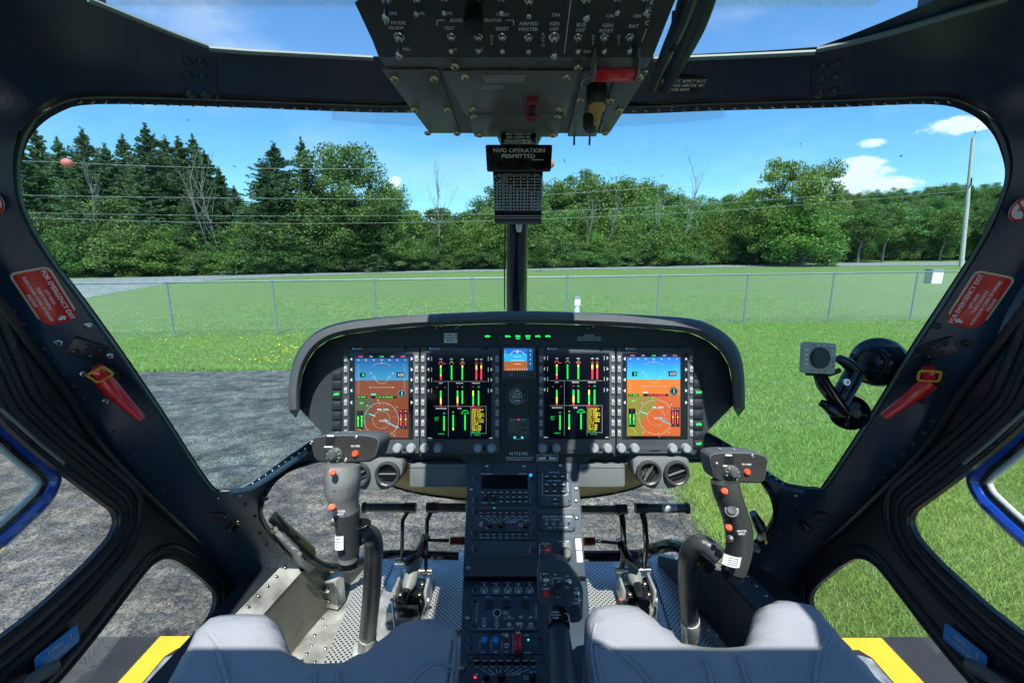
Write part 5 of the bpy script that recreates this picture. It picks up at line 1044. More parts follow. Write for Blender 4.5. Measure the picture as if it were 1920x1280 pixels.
# standby attitude display
mb = MB(); mb.prism([(X(a), Yv(b)) for a, b in rrect(941, 649, 1004, 709, 3)][::-1], 0, .008, 'bezel', None, .0012); sb = mb.build('standby_display', IP, PFm)
mb = MB(); z = .0085; R_(mb, 945, 652, 1000, 695, 'scrblack', z); R_(mb, 945, 653, 988, 663, 'e_sky2', z+.0002); R_(mb, 945, 663, 988, 677, 'e_sky', z+.0002); R_(mb, 945, 677, 988, 694, 'e_gnd', z+.0002); R_(mb, 988, 653, 999, 694, 'e_dimsky', z+.0002)
mb.arc(X(970), Yv(673), 16/FPX, .0008, 'e_white', z=z+.0004, a0=30, a1=150); mb.add([(X(970), Yv(656), z+.0004), (X(967.5), Yv(661), z+.0004), (X(972.5), Yv(661), z+.0004)], [(0, 1, 2)], 'e_white')
for i in range(9): mb.line(X(952+i*4.5), Yv(693), X(952+i*4.5), Yv(690), .0007, 'e_white', z=z+.0004)
mb.line(X(958), Yv(675), X(983), Yv(675), .0008, 'e_white', z=z+.0004); mb.line(X(964), Yv(682), X(977), Yv(682), .0008, 'e_white', z=z+.0004); mb.line(X(964), Yv(668), X(977), Yv(668), .0007, 'e_white', z=z+.0004); R_(mb, 946.5, 657, 948, 668, 'e_green', z+.0004)
for i in range(5): T_(mb, '6543 2'[i], 994, 657+i*8, 3, 'e_white', z+.0005)
mb.closed = False; mb.build('screen', sb, PFm); inst(KN_M, 'knob', sb, PFm @ Matrix.Translation((X(996), Yv(702), .008)) @ Matrix.Scale(.6, 4)); mb = MB(); T_(mb, 'M', 959, 702, 3, 'dimwhite', .0086); mb.closed = False; mb.build('lettering', sb, PFm)
# round gauge
mb = MB(); mb.lathe([(.0245, 0), (.0245, .006), (.0215, .008), (.0195, .003), (0, .003)], 'bezel', 32, Matrix.Translation((X(970), Yv(742), 0))); ga = mb.build('round_gauge', IP, PFm)
mb = MB(); T0 = Matrix.Translation((X(970), Yv(742), 0)); mb.disc(0, 0, .0195, 'scrblack', T0, z=.0033); mb.arc(0, 0, .0165, .0007, 'dimwhite', T0, z=.0036, a0=200, a1=340); mb.arc(0, .001, .010, .0008, 'dimwhite', T0, z=.0036, a0=20, a1=160)
for i in range(5): mb.line((-2+i)*.0048, -.004, (-2+i)*.0048, .001, .0013, 'white', T0, z=.0037)
mb.text('HOURS', 0, .0045, .003, 'white', T0, z=.0037); mb.rect(-.0022, .010, -.0008, .015, 'dimwhite', T0, z=.0037); mb.rect(.0008, .010, .0022, .015, 'dimwhite', T0, z=.0037); mb.rect(-.006, -.0115, .006, -.009, 'dimwhite', T0, z=.0037); mb.text('6', -.0155, .002, .003, 'dimwhite', T0, z=.0037); mb.text('2', .0155, .002, .003, 'dimwhite', T0, z=.0037); mb.closed = False; mb.build('dial', ga, PFm)
for (u, v) in [(947,722),(994,722),(947,763),(994,763),(950,715),(990,715)][:4]: inst(SCD, 'screw', IP, PFm @ Matrix.Translation((X(u), Yv(v), 0)))
# clock
mb = MB(); mb.prism([(X(a), Yv(b)) for a, b in rounded([(951,782),(993,782),(993,818),(986,824),(958,824),(951,818)], 2, 3)][::-1], 0, .004, 'bezel', None, .0008); cl_ = mb.build('clock', IP, PFm)
mb = MB(); R_(mb, 955, 790, 990, 811, 'lcd', .0045); T_(mb, '2.52E', 973, 795.5, 7, 'scrblack', .0048, width=27/FPX); T_(mb, '-0000', 973, 805.5, 7, 'scrblack', .0048, width=29/FPX); T_(mb, 'SELECT  CONTROL', 972, 786, 2.6, 'dimwhite', .0048); mb.disc(X(972), Yv(785.5), .0018, 'e_red', z=.005)
for u in (965, 979): mb.disc(X(u), Yv(819), .0026, 'e_cyan', z=.0048)
mb.line(X(963), Yv(822), X(982), Yv(822), .0009, 'dimwhite', z=.0048); mb.closed = False; mb.build('face', cl_, PFm)
mb = MB(); T_(mb, 'N 712 MC', 973, 850, 6, 'dimwhite', .0006); T_(mb, 'ESIS BATTERY ON/OFF SWITCH\nOFF BY PRIMARY CONTROLS', 974, 859.5, 2.7, 'dimwhite', .0006)
for (a, b, c, d) in [(1007,852,1046,852),(1007,863,1046,863),(1007,852,1007,863),(1046,852,1046,863)]: mb.line(X(a), Yv(b), X(c), Yv(d), .0011, 'white', z=.0006)
R_(mb, 1010, 856, 1024, 861, 'white', .0006); R_(mb, 1029, 856, 1043, 861, 'white', .0006); T_(mb, 'STATIC PORT', 1026.5, 854, 2, 'white', .0006)
mb.closed = False; pl = mb.build('lettering', IP, PFm)
for (u, v) in [(913,860),(1053,860),(951,775),(992,775)]: inst(SCD, 'screw', IP, PFm @ Matrix.Translation((X(u), Yv(v), 0)))
# annunciators
mb = MB(); mb.box(-.0075, -.0065, 0, .0075, .0065, .004, 'darkkey', .0012); ANb = mb.mesh('annunciator', 40)
for (u, v, s_) in [(914,632,'GEN'),(933,632,''),(952,632,'ENG'),(971,632,'CYCLIC'),(990,632,'PITOT'),(1008,632,'AUTO'),(1027,632,'HTR')]:
    o = inst(ANb, 'annunciator', IP, PFm @ Matrix.Translation((X(u), Yv(v), 0)))
    if s_: mb = MB(); mb.text(s_, 0, .002, .0042, 'e_cap', z=.0045, wmax=.0105); mb.rect(-.004, -.0036, .004, -.0024, 'e_cap', z=.0045) if u > 960 and u < 1000 else None; mb.closed = False; mb.build('lit_legend', o, PFm @ Matrix.Translation((X(u), Yv(v), 0)))
mb = MB(); mb.box(-.0105, -.0095, 0, .0105, .0095, .004, 'darkkey', .0015); AN2 = mb.mesh('annunciator', 40)
for (u, us) in ((632, ((703, ''), (721, ''), (740, 'ATT'), (760, ''), (779, ''), (797, ''))), (1309, ((703, ''), (719, ''), (736, 'NAV'), (756, ''), (777, ''), (796, 'GPS'), (816, ''), (832, 'ALT')))):
    for v, s_ in us:
        o = inst(AN2, 'annunciator', IP, PFm @ Matrix.Translation((X(u), Yv(v), 0)))
        if s_: mb = MB(); mb.text(s_, 0, .0015, .0048, 'e_cap', z=.0045, wmax=.012); mb.closed = False; mb.build('lit_legend', o, PFm @ Matrix.Translation((X(u), Yv(v), 0)))
mb = MB(); mb.box(X(831), Yv(644), 0, X(859), Yv(623), .002, 'black'); mb.rect(X(832.5), Yv(642.5), X(857.5), Yv(624.5), 'silverpl', z=.0024); T_(mb, 'MAX SPEED WITH\nCABIN DOOR OPEN\n60 KIAS', 845, 633.5, 3.4, 'black', .0028); mb.build('placard', IP, PFm)
mb = MB(); mb.box(X(1080), Yv(642), 0, X(1128), Yv(624), .001, 'black'); T_(mb, 'CAUTION\nTHIS COCKPIT MUST NOT BE USED\nWITHOUT EXTERNAL VISION', 1104, 633, 3.0, 'dimwhite', .0014, wmax=45/FPX); mb.build('placard', IP, PFm)

# lower shroud, stowage boxes, vents --------------------------------
mb = MB(); SH = []
for k, (t, vb, sx) in enumerate([(1.03, 872, 1.0), (1.06, 912, .97), (1.09, 938, .84), (1.20, 948, .60), (1.36, 930, .5)]):
    SH.append([pt(968+300*sx*math.sin(R(a)), vb-(1-math.cos(R(a)))*(46 if k else 10), t) for a in range(-90, 91, 9)])
n = len(SH[0]); V = [p for s_ in SH for p in s_]; mb.closed = False
mb.add(V, [(k*n+i, k*n+i+1, (k+1)*n+i+1, (k+1)*n+i) for k in range(len(SH)-1) for i in range(n-1)], 'gold'); mb.build('lower_shroud', IP, ang=60)
mb = MB(); mb.tube([p+Vector((0, 0, -.001)) for p in SH[2]], .003, 'black', 6); mb.build('shroud_edge', IP)
for (a, b) in ((768, 878), (1085, 1172)):
    P = camfr((a+b)/2, 892, 1.0); k = 1/FPX; mb = MB(); mb.prism(rrect(-(b-a)/2*k, -21*k, (b-a)/2*k, 22*k, .006), -.05, 0, 'ventgrey', None, .002); mb.line(-(b-a)/2*k, 15*k, (b-a)/2*k, 15*k, .001, 'black', z=.0004); mb.build('stowage_box', IP, P.M)
mb = MB(); P = camfr(968, 862, 1.02); k = 1.02/FPX; mb.prism([(-310*k, 0), (310*k, 0), (300*k, 14*k), (-300*k, 14*k)], -.06, -.005, 'black'); mb.build('panel_underside', IP, P.M)
for side, cc in (('left', ((672, 888, 30), (728, 887, 0))), ('right', ((1215, 885, 60), (1267, 885, 20)))):
    c = ((cc[0][0]+cc[1][0])/2, (cc[0][1]+cc[1][1])/2); P = camfr(c[0], c[1], .985); k = .985/FPX
    vt_ = thing('air_vent', None, side+' pair of round air outlets under the panel', 'air vent', None, P.M)
    mb = MB(); w_ = 30 if side == 'left' else 27
    out_ = rounded([(-w_-28, 28), (w_+26, 28), (w_+24, -8), (w_, -31), (-w_, -31), (-w_-26, -8)], 14, 5); mb.prism([(a*k, b*k) for a, b in out_][::-1], -.05, 0, 'ventgrey', None, .004); mb.build('housing', vt_, P.M)
    for (u, v, an) in cc:
        T = P.M @ Matrix.Translation(((u-c[0])*k, (c[1]-v)*k, 0)); mb = MB(); mb.lathe([(.0265, 0), (.0275, .006), (.0265, .011), (.0235, .012), (.0205, .010), (.0195, .0), (.019, -.002), (0, -.002)], 'rubber', 30); ot = mb.build('outlet_ring', vt_, T)
        mb = MB(); Rz = Matrix.Rotation(R(an), 4, 'Z'); 
        for q in (-.012, -.006, 0, .006, .012): hw = math.sqrt(.0185**2-q*q); mb.box(-hw, q-.0006, -.001, hw, q+.0006, .004 if q else .0075, 'gloss' if q else 'greyrub', 0, Rz)
        mb.build('vane', ot, T)

# ================================================================== CENTRE CONSOLE
CF = frtri(pt(875, 868, 1.0), pt(1083, 868, 1.0), pt(875, 868, 1.0)+(pt(979, 868, 1.0)-pt(984, 1082, .885)))
CC = thing('centre_console', CF.M.translation, 'blue black upper centre console with radios and keypads below the panel', 'console')
cl = CF.l
def cpoly(pts): 
    q = [cl(*p) for p in pts]; return q
def csc(v): return CF.k(975, v)
mb = MB(); mb.prism(cpoly([(878, 867), (1083, 867), (1098, 1080), (868, 1080)]), -.16, 0, 'console', None, .001); mb.build('console_body', CC, CF.M)
def plate(fr, pts, z0, z1, m, name, par, b=.0006, r=.002):
    mb = MB(); mb.prism(rounded([fr.l(*p) for p in pts], r, 2), z0, z1, m, None, b); return mb.build(name, par, fr.M)
def put(fr, me, name, par, u, v, z, s=1, rot=0): return inst(me, name, par, fr.at(u, v, z, rot) @ Matrix.Scale(s, 4))
def lab(fr, mb, s, u, v, hpx, m='dimwhite', z=.001, **k): x, y = fr.l(u, v); mb.text(s, x, y, hpx*fr.k(u, v), m, z=z, **k)
def lin(fr, mb, u0, v0, u1, v1, wpx, m='dimwhite', z=.001): a = fr.l(u0, v0); b = fr.l(u1, v1); mb.line(a[0], a[1], b[0], b[1], wpx*fr.k(u0, v0), m, z=z)
# radio
z = .004; rad = plate(CF, [(890,886),(1001,886),(1002,947),(888,947)], 0, z, 'console', 'radio_unit', CC)
mb = MB(); q = [CF.l(*p) for p in [(903,891),(989,891),(989.5,917),(902,917)]]; mb.add([(a, b, z+.0004) for a, b in q], [(0, 1, 2, 3)], 'scrblack')
lab(CF, mb, 'TDFM-9000', 979, 889, 2.4, z=z+.0005); lab(CF, mb, 'TECHNISONIC', 912, 889, 2.4, z=z+.0005); lab(CF, mb, 'COMM', 908, 943, 2.4, z=z+.0005); lab(CF, mb, 'TEST', 924, 943, 2.4, z=z+.0005)
q = CF.l(995, 891.5); mb.disc(q[0], q[1], .0038, 'e_sky', z=z+.0006, n=12); mb.closed = False; mb.build('display', rad, CF.M)
for j, (v, us) in enumerate(((924, range(8)), (932.6, range(3, 8)), (941.2, range(3, 8)))):
    for i in us: put(CF, KPD, 'keypad_key', rad, 905+i*11.6, v, z, .95)
put(CF, KN_M, 'knob', rad, 910, 934, z); put(CF, KN_M, 'knob', rad, 925, 935, z)
for (u, v) in [(893,898),(998,898),(892,937),(999,937)]: put(CF, QTR, 'fastener', rad, u, v, z)
def audiopanel(fr, par, u0, pitch, v1, v2, corners, tall=1.0):
    ap = plate(fr, corners, 0, z, 'console', 'audio_panel', par)
    for i in range(8):
        put(fr, KN_T, 'volume_knob', ap, u0+pitch*i, v1, z, tall); 
        if v2: put(fr, KN_T, 'volume_knob', ap, u0-.5+pitch*i, v2, z, tall)
    s = pitch/11.9; c = (u0+3.1*pitch, v1+22*s); mb = MB(); zz = z+.0004
    for i in range(8):
        tx = u0+pitch*i+(5*s if i < 3 else -5*s if i > 4 else 0); a = Vector((tx, v1+11*s)); b = Vector((c[0]+(i-3.3)*4*s, c[1]-(7 if 2 < i < 5 else 3)*s+abs(i-3.3)*.6*s)); lin(fr, mb, a.x, a.y, b.x, b.y, .7*s, z=zz)
        lab(fr, mb, ('VHF1', 'VHF2', 'NAV1', 'FM', 'INT', 'AUX', 'DME', 'MKR')[i], u0+pitch*i, v1+8*s, 2.1*s, z=zz); v2 and lab(fr, mb, ('NAV1', 'NAV2', 'ADF', 'DME', 'MKR', 'TEL', 'AUX', 'PA')[i], u0+pitch*i, v2+7.5*s, 2.1*s, z=zz)
    lab(fr, mb, 'EMR', u0, v1+19*s, 2.2*s, z=zz); lab(fr, mb, 'MUSIC', u0+pitch*.9, v1+30*s, 2.2*s, z=zz); lab(fr, mb, 'VOL', u0+pitch*5.2, v1+19*s, 2.2*s, z=zz); lab(fr, mb, 'ICS VOX', u0+pitch*7, v1+15.5*s, 2.2*s, z=zz)
    for a in ((5.9, 22, 6.4, 22), (5.9, 26, 6.4, 26), (5.9, 22, 5.9, 26), (6.4, 22, 6.4, 26)): lin(fr, mb, u0+pitch*a[0], v1+a[1]*s, u0+pitch*a[2], v1+a[3]*s, .7*s, z=zz)
    mb.closed = False; mb.build('lettering', ap, fr.M)
    put(fr, KN_S, 'knob', ap, u0+pitch*1.2, v1+25*s, z, 1.2, -.4); put(fr, KN_M, 'knob', ap, c[0], c[1]+2*s, z, 1.1, .5); put(fr, KN_S, 'knob', ap, u0+pitch*7, v1+25*s, z, 1.2, .6); return ap
ap = audiopanel(CF, CC, 903, 11.9, 960, 1000, [(889,949),(1002,949),(1004,1012),(887,1012)])
put(CF, TGD, 'toggle_switch', ap, 902, 984, z, .8); mb = MB(); q = CF.l(902, 988); mb.disc(q[0], q[1], .003, 'red', z=z+.001); q = CF.l(927, 952.5); mb.disc(q[0], q[1], .0014, 'e_green', z=z+.001); mb.closed = False; mb.build('indicator_light', ap, CF.M)
for (u, v) in [(892,958),(998,959),(890,999),(1000,1000)]: put(CF, QTR, 'fastener', ap, u, v, z)
plate(CF, [(887,1014),(1004,1014),(1006,1046),(885,1046)], 0, .0025, 'console', 'blank_plate', CC); put(CF, QTR, 'fastener', CC, 891, 1027, .0025); put(CF, QTR, 'fastener', CC, 999, 1032, .0025)
kp_ = plate(CF, [(1008,884),(1070,884),(1072,944),(1064,950),(1017,950),(1010,944)], 0, .005, 'console', 'keypad_unit', CC, .001, .004)
for v in (894.5, 909.5, 922):
    for u in (1024.5, 1039.5, 1054.5): put(CF, KPD, 'keypad_key', kp_, u, v, .005, 1.25)
put(CF, KPD, 'keypad_key', kp_, 1040, 937, .005, 1.3); mb = MB(); lab(CF, mb, 'ACT  RMI  SQ', 1039, 886.5, 2.4, z=.0056); lab(CF, mb, 'MAN  CLIMB  DIS', 1039, 902, 2.4, z=.0056); lab(CF, mb, 'NC  CODE  ADF  CLR', 1041, 929.5, 2.4, z=.0056); lab(CF, mb, 'LIGHT', 1041, 945, 2.4, z=.0056)
for a in [(1017,888,1017,899),(1063,888,1064,899),(1017,904,1017,927),(1064,904,1065,927),(1017,927,1024,929),(1065,927,1058,929)]: lin(CF, mb, *a, .7, z=.0056)
mb.closed = False; mb.build('lettering', kp_, CF.M)
for (u, v) in [(1010,886),(1067,886),(1014,941),(1067,940),(1013,895),(1066,924)]: put(CF, SCD, 'screw', kp_, u, v, .005, .6)
sw = plate(CF, [(1012,964),(1077,964),(1079,993),(1074,996),(1018,996),(1012,992)], 0, .005, 'console', 'switch_panel', CC, .001, .003)
mb = MB(); lab(CF, mb, 'SERVO  ANTI ICE  TEST  X-FEED', 1044, 969, 3, z=.0056, wmax=.07); lab(CF, mb, 'LOW    HYDRAULIC', 1036, 974, 2.3, z=.0056); lab(CF, mb, 'LOW   OFF   LOW   OFF', 1045, 989.5, 2.6, z=.0056); mb.closed = False; mb.build('lettering', sw, CF.M)
for u in (1024.5, 1037.5, 1051.5, 1066): put(CF, TGU, 'toggle_switch', sw, u, 982, .005, .62)
for (u, v) in [(1015,967),(1074,966),(1015,991),(1075,991),(1045,991)]: put(CF, SCD, 'screw', sw, u, v, .005, .6)
mb = MB(); z_ = .0006
for a in [(1006,870,1008,1046),(1006,953,1082,953),(1006,1004,1090,1004)]: lin(CF, mb, *a, 1.2, 'black', z=z_)
lab(CF, mb, 'AIRCOND\nFLT', 1023, 1021, 2.6, z=z_); lin(CF, mb, 1012, 1020, 1011, 1050, .9, z=z_); lin(CF, mb, 1012, 1031, 1017, 1031, .9, z=z_); lin(CF, mb, 1011, 1042, 1017, 1042, .9, z=z_)
lab(CF, mb, 'CYCLIC GRIP\nNO.2\nOFF', 1057, 1019, 2.6, z=.0032); mb.closed = False; mb.build('lettering', CC, CF.M)
mb = MB(); q = CF.l(1027, 1036); mb.box(q[0]-.0080, q[1]-.0120, 0, q[0]+.0080, q[1]+.0120, .004, 'red', .001); mb.box(q[0]-.0055, q[1]-.0090, .004, q[0]+.0055, q[1]+.0035, .007, 'red', .001); mb.rect(q[0]-.004, q[1]+.004, q[0]+.004, q[1]+.0055, 'white', z=.0045); mb.build('red_rocker_switch', CC, CF.M)
pk = plate(CF, [(1046,1015),(1072,1015),(1074,1051),(1047,1051)], 0, .0025, 'console', 'selector_plate', CC); put(CF, KN_B, 'knob', pk, 1061, 1038, .0025, 1.15)
mb = MB(); 
for (a, b) in ((1079, 1009), (1081, 1032)):
    q = [CF.l(*p) for p in [(a, b), (a+10, b), (a+12, b+21), (a+1, b+21)]]; mb.add([(x, y, .0006) for x, y in q], [(0, 1, 2, 3)], 'silverpl'); lin(CF, mb, a+5, b+3, a+6, b+18, 1.2, 'black', z=.001); lin(CF, mb, a+9, b+3, a+9.6, b+18, .8, 'black', z=.001)
mb.closed = False; mb.build('placard', CC, CF.M)  # white of the sunlit right edge put into these pale plates
for (u, v) in [(884,917),(1080,915),(879,1064),(913,873),(982,873),(1051,872),(1080,938),(1081,970)]: put(CF, SCS, 'screw', CC, u, v, .0004, 1.05)
for (u, v) in ((913, 877), (1052, 876)): mb = MB(); q = CF.l(u, v); mb.box(q[0]-.011, q[1]-.009, 0, q[0]+.011, q[1]+.008, .0015, 'console', .001); mb.build('mount_tab', CC, CF.M)
# guarded toggles with striped guards beside the selector
for u in (1032, 1054):
    mb = MB(); a = CF.l(u, 1064); T = Matrix.Translation((a[0], a[1], 0)); mb.box(-.0025, -.012, 0, .0025, .012, .016, 'yellow', .001, T); 
    for k in range(3): mb.box(-.0028, -.009+k*.007, .002, .0028, -.006+k*.007, .0165, 'black', 0, T @ Matrix.Rotation(.3, 4, 'X'))
    mb.build('striped_guard', CC, CF.M)
put(CF, TGU, 'toggle_switch', CC, 1043, 1064, .001, .9)

# lower console
LF = frtri(pt(872, 1088, .90), pt(1100, 1088, .90), pt(872, 1088, .90)+(pt(955, 1088, .90)-pt(952, 1240, .765)))
LC = thing('lower_console', LF.M.translation, 'lower centre console between the seats with helipilot, fuel and audio panels', 'console')
mb = MB(); mb.prism([LF.l(*p) for p in [(868,1087),(1101,1087),(1112,1250),(1150,1600),(800,1600),(856,1290),(862,1250)]], -.20, 0, 'console', None, .001); mb.build('console_body', LC, LF.M)
mb = MB(); a, b, c, d = pt(870, 1080, .885), pt(1098, 1080, .885), pt(1101, 1090, .905), pt(868, 1090, .905); mb.add([a, b, c, d]+[p-U3*.03+F3*.05 for p in (a, b, c, d)], [(0, 1, 2, 3), (7, 6, 5, 4), (0, 4, 5, 1), (1, 5, 6, 2), (2, 6, 7, 3), (3, 7, 4, 0)], 'black'); mb.build('step_recess', LC)
z = .004
pa = plate(LF, [(889,1091),(1000,1091),(1004,1117),(887,1117)], 0, z, 'console', 'lighting_panel', LC)
mb = MB()
for i, u in enumerate((908, 930, 952, 972, 993)): put(LF, TGU, 'toggle_switch', pa, u, 1109, z, .72); lab(LF, mb, ('HDG', 'BANK 1', 'PLATES', 'BANK 2', 'HDG')[i], u, 1094.5 if i % 2 == 0 else 1096, 2.4, z=z+.0005); x, y = LF.l(u, 1108); mb.arc(x, y, .0062, .0012, 'dimwhite', z=z+.0005)
mb.closed = False; mb.build('lettering', pa, LF.M)
pb_ = plate(LF, [(887,1119),(1006,1119),(1012,1185),(882,1185)], 0, z, 'console', 'helipilot_panel', LC)
mb = MB(); zz = z+.0005
for s_, u, v, h in [('PITCH',916,1121.5,2.6),('ROLL',950,1121.5,2.6),('TRIM',986,1121.5,2.6),('SAS 2\nPUSH',948,1151,2.8),('SAS 1\nON',908,1163,2.6),('SAS 2\nON',931,1163,2.6),('ATTD HOLD',955,1161.5,2.6),('AUTO\nTRIM',976,1160,2.4),('COUPL',995,1161.5,2.6),('OFF',931,1180.5,2.6),('OFF',977,1179.5,2.6),('DECOUPL',995,1179.5,2.6)]: lab(LF, mb, s_, u, v, h, z=zz)
for i, ch in enumerate('HELIPILOT'): lab(LF, mb, ch, 895.5-i*.3, 1135+i*4.2, 3, z=zz)
for i, ch in enumerate('CONTROL'): lab(LF, mb, ch, 1005, 1138+i*4.2, 3, z=zz)
for a in [(898,1177,898,1181),(898,1181,925,1181),(937,1181,963,1181),(963,1181,963,1177)]: lin(LF, mb, *a, .8, z=zz)
x, y = LF.l(932, 1151); mb.arc(x, y, .0068, .0012, 'white', z=zz); mb.disc(x, y, .0058, 'black', z=zz+.0002)
for u, v in ((916, 1139), (950, 1136), (986, 1139)): x, y = LF.l(u, v); mb.rect(x-.0035, y-.0006, x+.0035, y+.0006, 'white', z=.0085) if u < 940 else mb.rect(x-.0007, y-.0025, x+.0007, y+.0025, 'white', z=.0085)
mb.closed = False; mb.build('lettering', pb_, LF.M)
mb = MB(); mb.tube([(-.005, 0, 0), (.005, 0, 0)], .0078, 'darkkey', 16); TW = mb.mesh('thumbwheel', 30)
for u in (916, 950, 986): put(LF, TW, 'thumbwheel', pb_, u, 1136, z-.0005)
for u, t_ in ((907.5, TGD), (931.5, TGD), (955, TGU), (976, TGU), (995, TGU)): put(LF, t_, 'toggle_switch', pb_, u, 1173, z, .95)
pc = plate(LF, [(881,1187),(1012,1187),(1018,1228),(877,1228)], 0, z, 'console', 'fuel_panel', LC)
mb = MB()
for s_, u, v, h, c in [('FUEL',948,1191.5,4.4,'white'),('XFER',951,1197,2.5,'dimwhite'),('ON',911,1198,2.8,'dimwhite'),('ON',931,1198,2.8,'dimwhite'),('OFF',906,1224.5,2.8,'dimwhite'),('OFF',929,1224.5,2.8,'dimwhite'),('OFF',950,1224,2.8,'dimwhite'),('OPEN',986,1193,2.8,'dimwhite'),('CLOSED',989,1225.5,2.8,'dimwhite')]: lab(LF, mb, s_, u, v, h, c, zz)
for k, u in ((0, 900), (1, 920.5)):
    for i, ch in enumerate('PUMP'+str(k+1)): lab(LF, mb, ch, u, 1204+i*4, 2.6, z=zz)
for i, ch in enumerate('BOOST'): lab(LF, mb, ch, 941, 1205+i*3.6, 2.4, z=zz)
for i, ch in enumerate('VALVE'): lab(LF, mb, ch, 962, 1198+i*4, 2.6, z=zz)
for a in [(965,1190,962,1190),(962,1190,962,1226),(962,1226,966,1226)]: lin(LF, mb, *a, .8, z=zz)
x, y = LF.l(990.5, 1201.5); mb.disc(x, y, .0018, 'e_cyan', z=zz); mb.closed = False; mb.build('lettering', pc, LF.M)
mb = MB(); mb.lathe([(.0042, 0), (.0042, .010), (.0052, .011), (.0052, .013), (.003, .0135), (.003, .012), (0, .012)], 'bluepl', 14); BK = mb.mesh('pump_switch', 40)
put(LF, BK, 'pump_switch', pc, 908, 1209, z); put(LF, BK, 'pump_switch', pc, 929, 1209, z); put(LF, TGU, 'toggle_switch', pc, 950, 1212, z, 1.1)
mb = MB(); x, y = LF.l(971, 1206); T = Matrix.Translation((x, y, z)); mb.box(-.0062, -.019, 0, .0062, .012, .009, 'red', .0015, T); mb.box(-.0065, -.024, 0, .0065, -.019, .006, 'black', .001, T); mb.build('red_valve_guard', pc, LF.M); put(LF, TGU, 'toggle_switch', pc, 971, 1193, z+.002, 1.3)
ap2 = audiopanel(LF, LC, 894, 15, 1242, 1300, [(878,1230),(1018,1230),(1028,1320),(868,1320)], 1.15)
mb = MB(); q = LF.l(891, 1272); mb.disc(q[0], q[1], .0022, 'e_red', z=z+.001); mb.closed = False; mb.build('indicator_light', ap2, LF.M)
for (u, v) in [(891,1107),(890,1129),(887,1174),(884,1198),(883,1216),(879,1243),(1012,1198),(1013,1214),(1016,1240),(1002,1172)]: put(LF, QTR, 'fastener', LC, u, v, z-.002, .9)
for (u, v) in [(877,1158),(867.5,1252),(1098,1250)]: put(LF, SCS, 'screw', LC, u, v, .0004, 1.1)

# ================================================================== OVERHEAD CONSOLE
OA = frtri(pt(966, 107, .50), pt(1066, 107, .50), pt(966, 107, .50)+(pt(966, 0, .44)-pt(966, 107, .5)))
OB = frtri(pt(966, 108, .50), pt(1066, 108, .50), pt(966, 108, .50)+(pt(966, 108, .5)-pt(966, 250, .68)))
OC = thing('overhead_console', OA.M.translation, 'dark overhead switch console hanging above the centre post', 'overhead console')
def solid(pa, pb, up, m, name):
    """box-like wedge: bottom face quads pa (px,t) lifted to z = RZ"""
    P = [pt(*p) for p in pa]; Q = [Vector((p.x*up, p.y, RZ+.01)) for p in P]; n = len(P)
    mb = MB(); mb.add(P+Q, [tuple(range(n)), tuple(range(n, 2*n))[::-1]]+[(i, (i+1) % n, (i+1) % n+n, i+n) for i in range(n)], m); return mb.build(name, OC)
solid([(710, 107, .50), (1224, 107, .50), (1290, -60, .41), (646, -60, .41)], None, .97, 'oheadblack', 'switch_housing')
solid([(806, 250, .68), (1141, 250, .68), (1224, 107.5, .501), (710, 107.5, .501)], None, .97, 'ohead', 'forward_housing')
def oplate(pts, z0, z1, m, name, b=.0005): return plate(OB, pts, z0, z1, m, name, OC, b, .002)
oplate([(716,128),(822,128),(862,247),(806,247)], .001, .0025, 'ohead', 'left_cover')
oplate([(828,130),(1084,130),(1062,214),(874,214)], .001, .003, 'ohead', 'static_panel')
oplate([(877,210),(1058,210),(1045,252),(890,252)], .003, .0042, 'ohead', 'post_bracket')
oplate([(1094,129),(1150,129),(1118,252),(1064,252)], .001, .0035, 'ohead', 'brake_panel')
oplate([(1156,129),(1216,132),(1143,247),(1122,248)], .001, .0025, 'ohead', 'right_cover')
plate(OA, [(664,2),(1262,2),(1222,105),(712,105)], .0005, .0012, 'oheadblack', 'switch_plate', OC)
mb = MB(); zz = .0018
for s_, u, v, h in [('ON',736,23,7),('ON',788,23,7),('ON',840,23,7),('HIGH',942,25,7),('ON',1042,26,7),('ON',1144,28,7),('ON',1194,28,7),('LT MODE\nNORM',742,46,7),('TEST',843,51,7),('AIR',897,51,7),('RESET',942,52,7),('AIRMED\nMASTER',991,48,7.5),('IGN\nOFF',1039,48,7.5),('BUS\nOFF',1089,50,7.5),('GEN\nRESET',1138,51,7.5),('BAT',1188,47,7.5),('ON',849,91,6.5),('ON',897,91,6.5),('NG',762,90,6.5),('ON',1100,95,6.5),('AUXILIARY GENERATOR',892,36,6.5)]:
    lab(OA, mb, s_, u, v, h, 'dimwhite', zz, wmax=.055)
for s_, u, v in [('OFF', 922, 66), ('AUTO', 1018, 62), ('OFF', 1112, 66), ('OFF', 1160, 66)]:
    for i, ch in enumerate(s_): lab(OA, mb, ch, u, v+i*7, 6, 'dimwhite', zz)
for i, ch in enumerate('ELEC'): lab(OA, mb, ch, 1222-i*3, 2+i*13, 9, 'dimwhite', zz)
lin(OA, mb, 1212, 52, 1203, 76, 1.5, z=zz)
for a in [(1071,-10,1058,99),(820,36,834,36),(950,36,963,36),(820,36,819,46),(963,36,963,46)]: lin(OA, mb, *a, 1.8, z=zz)
mb.closed = False; mb.build('lettering', OC, OA.M)
for (u, v) in [(749,66),(846,66),(897,66),(942,66),(991,67),(1039,66),(1084,67),(1133,67),(1180,67),(724,-8),(781,-6),(833,-8),(940,-8),(992,-2),(1099,-8),(1157,-8),(1210,-8)]:
    put(OA, TGL, 'toggle_switch', OC, u, v, .0012, 1.25 if (u in (749, 1039, 1099, 724)) else .95)
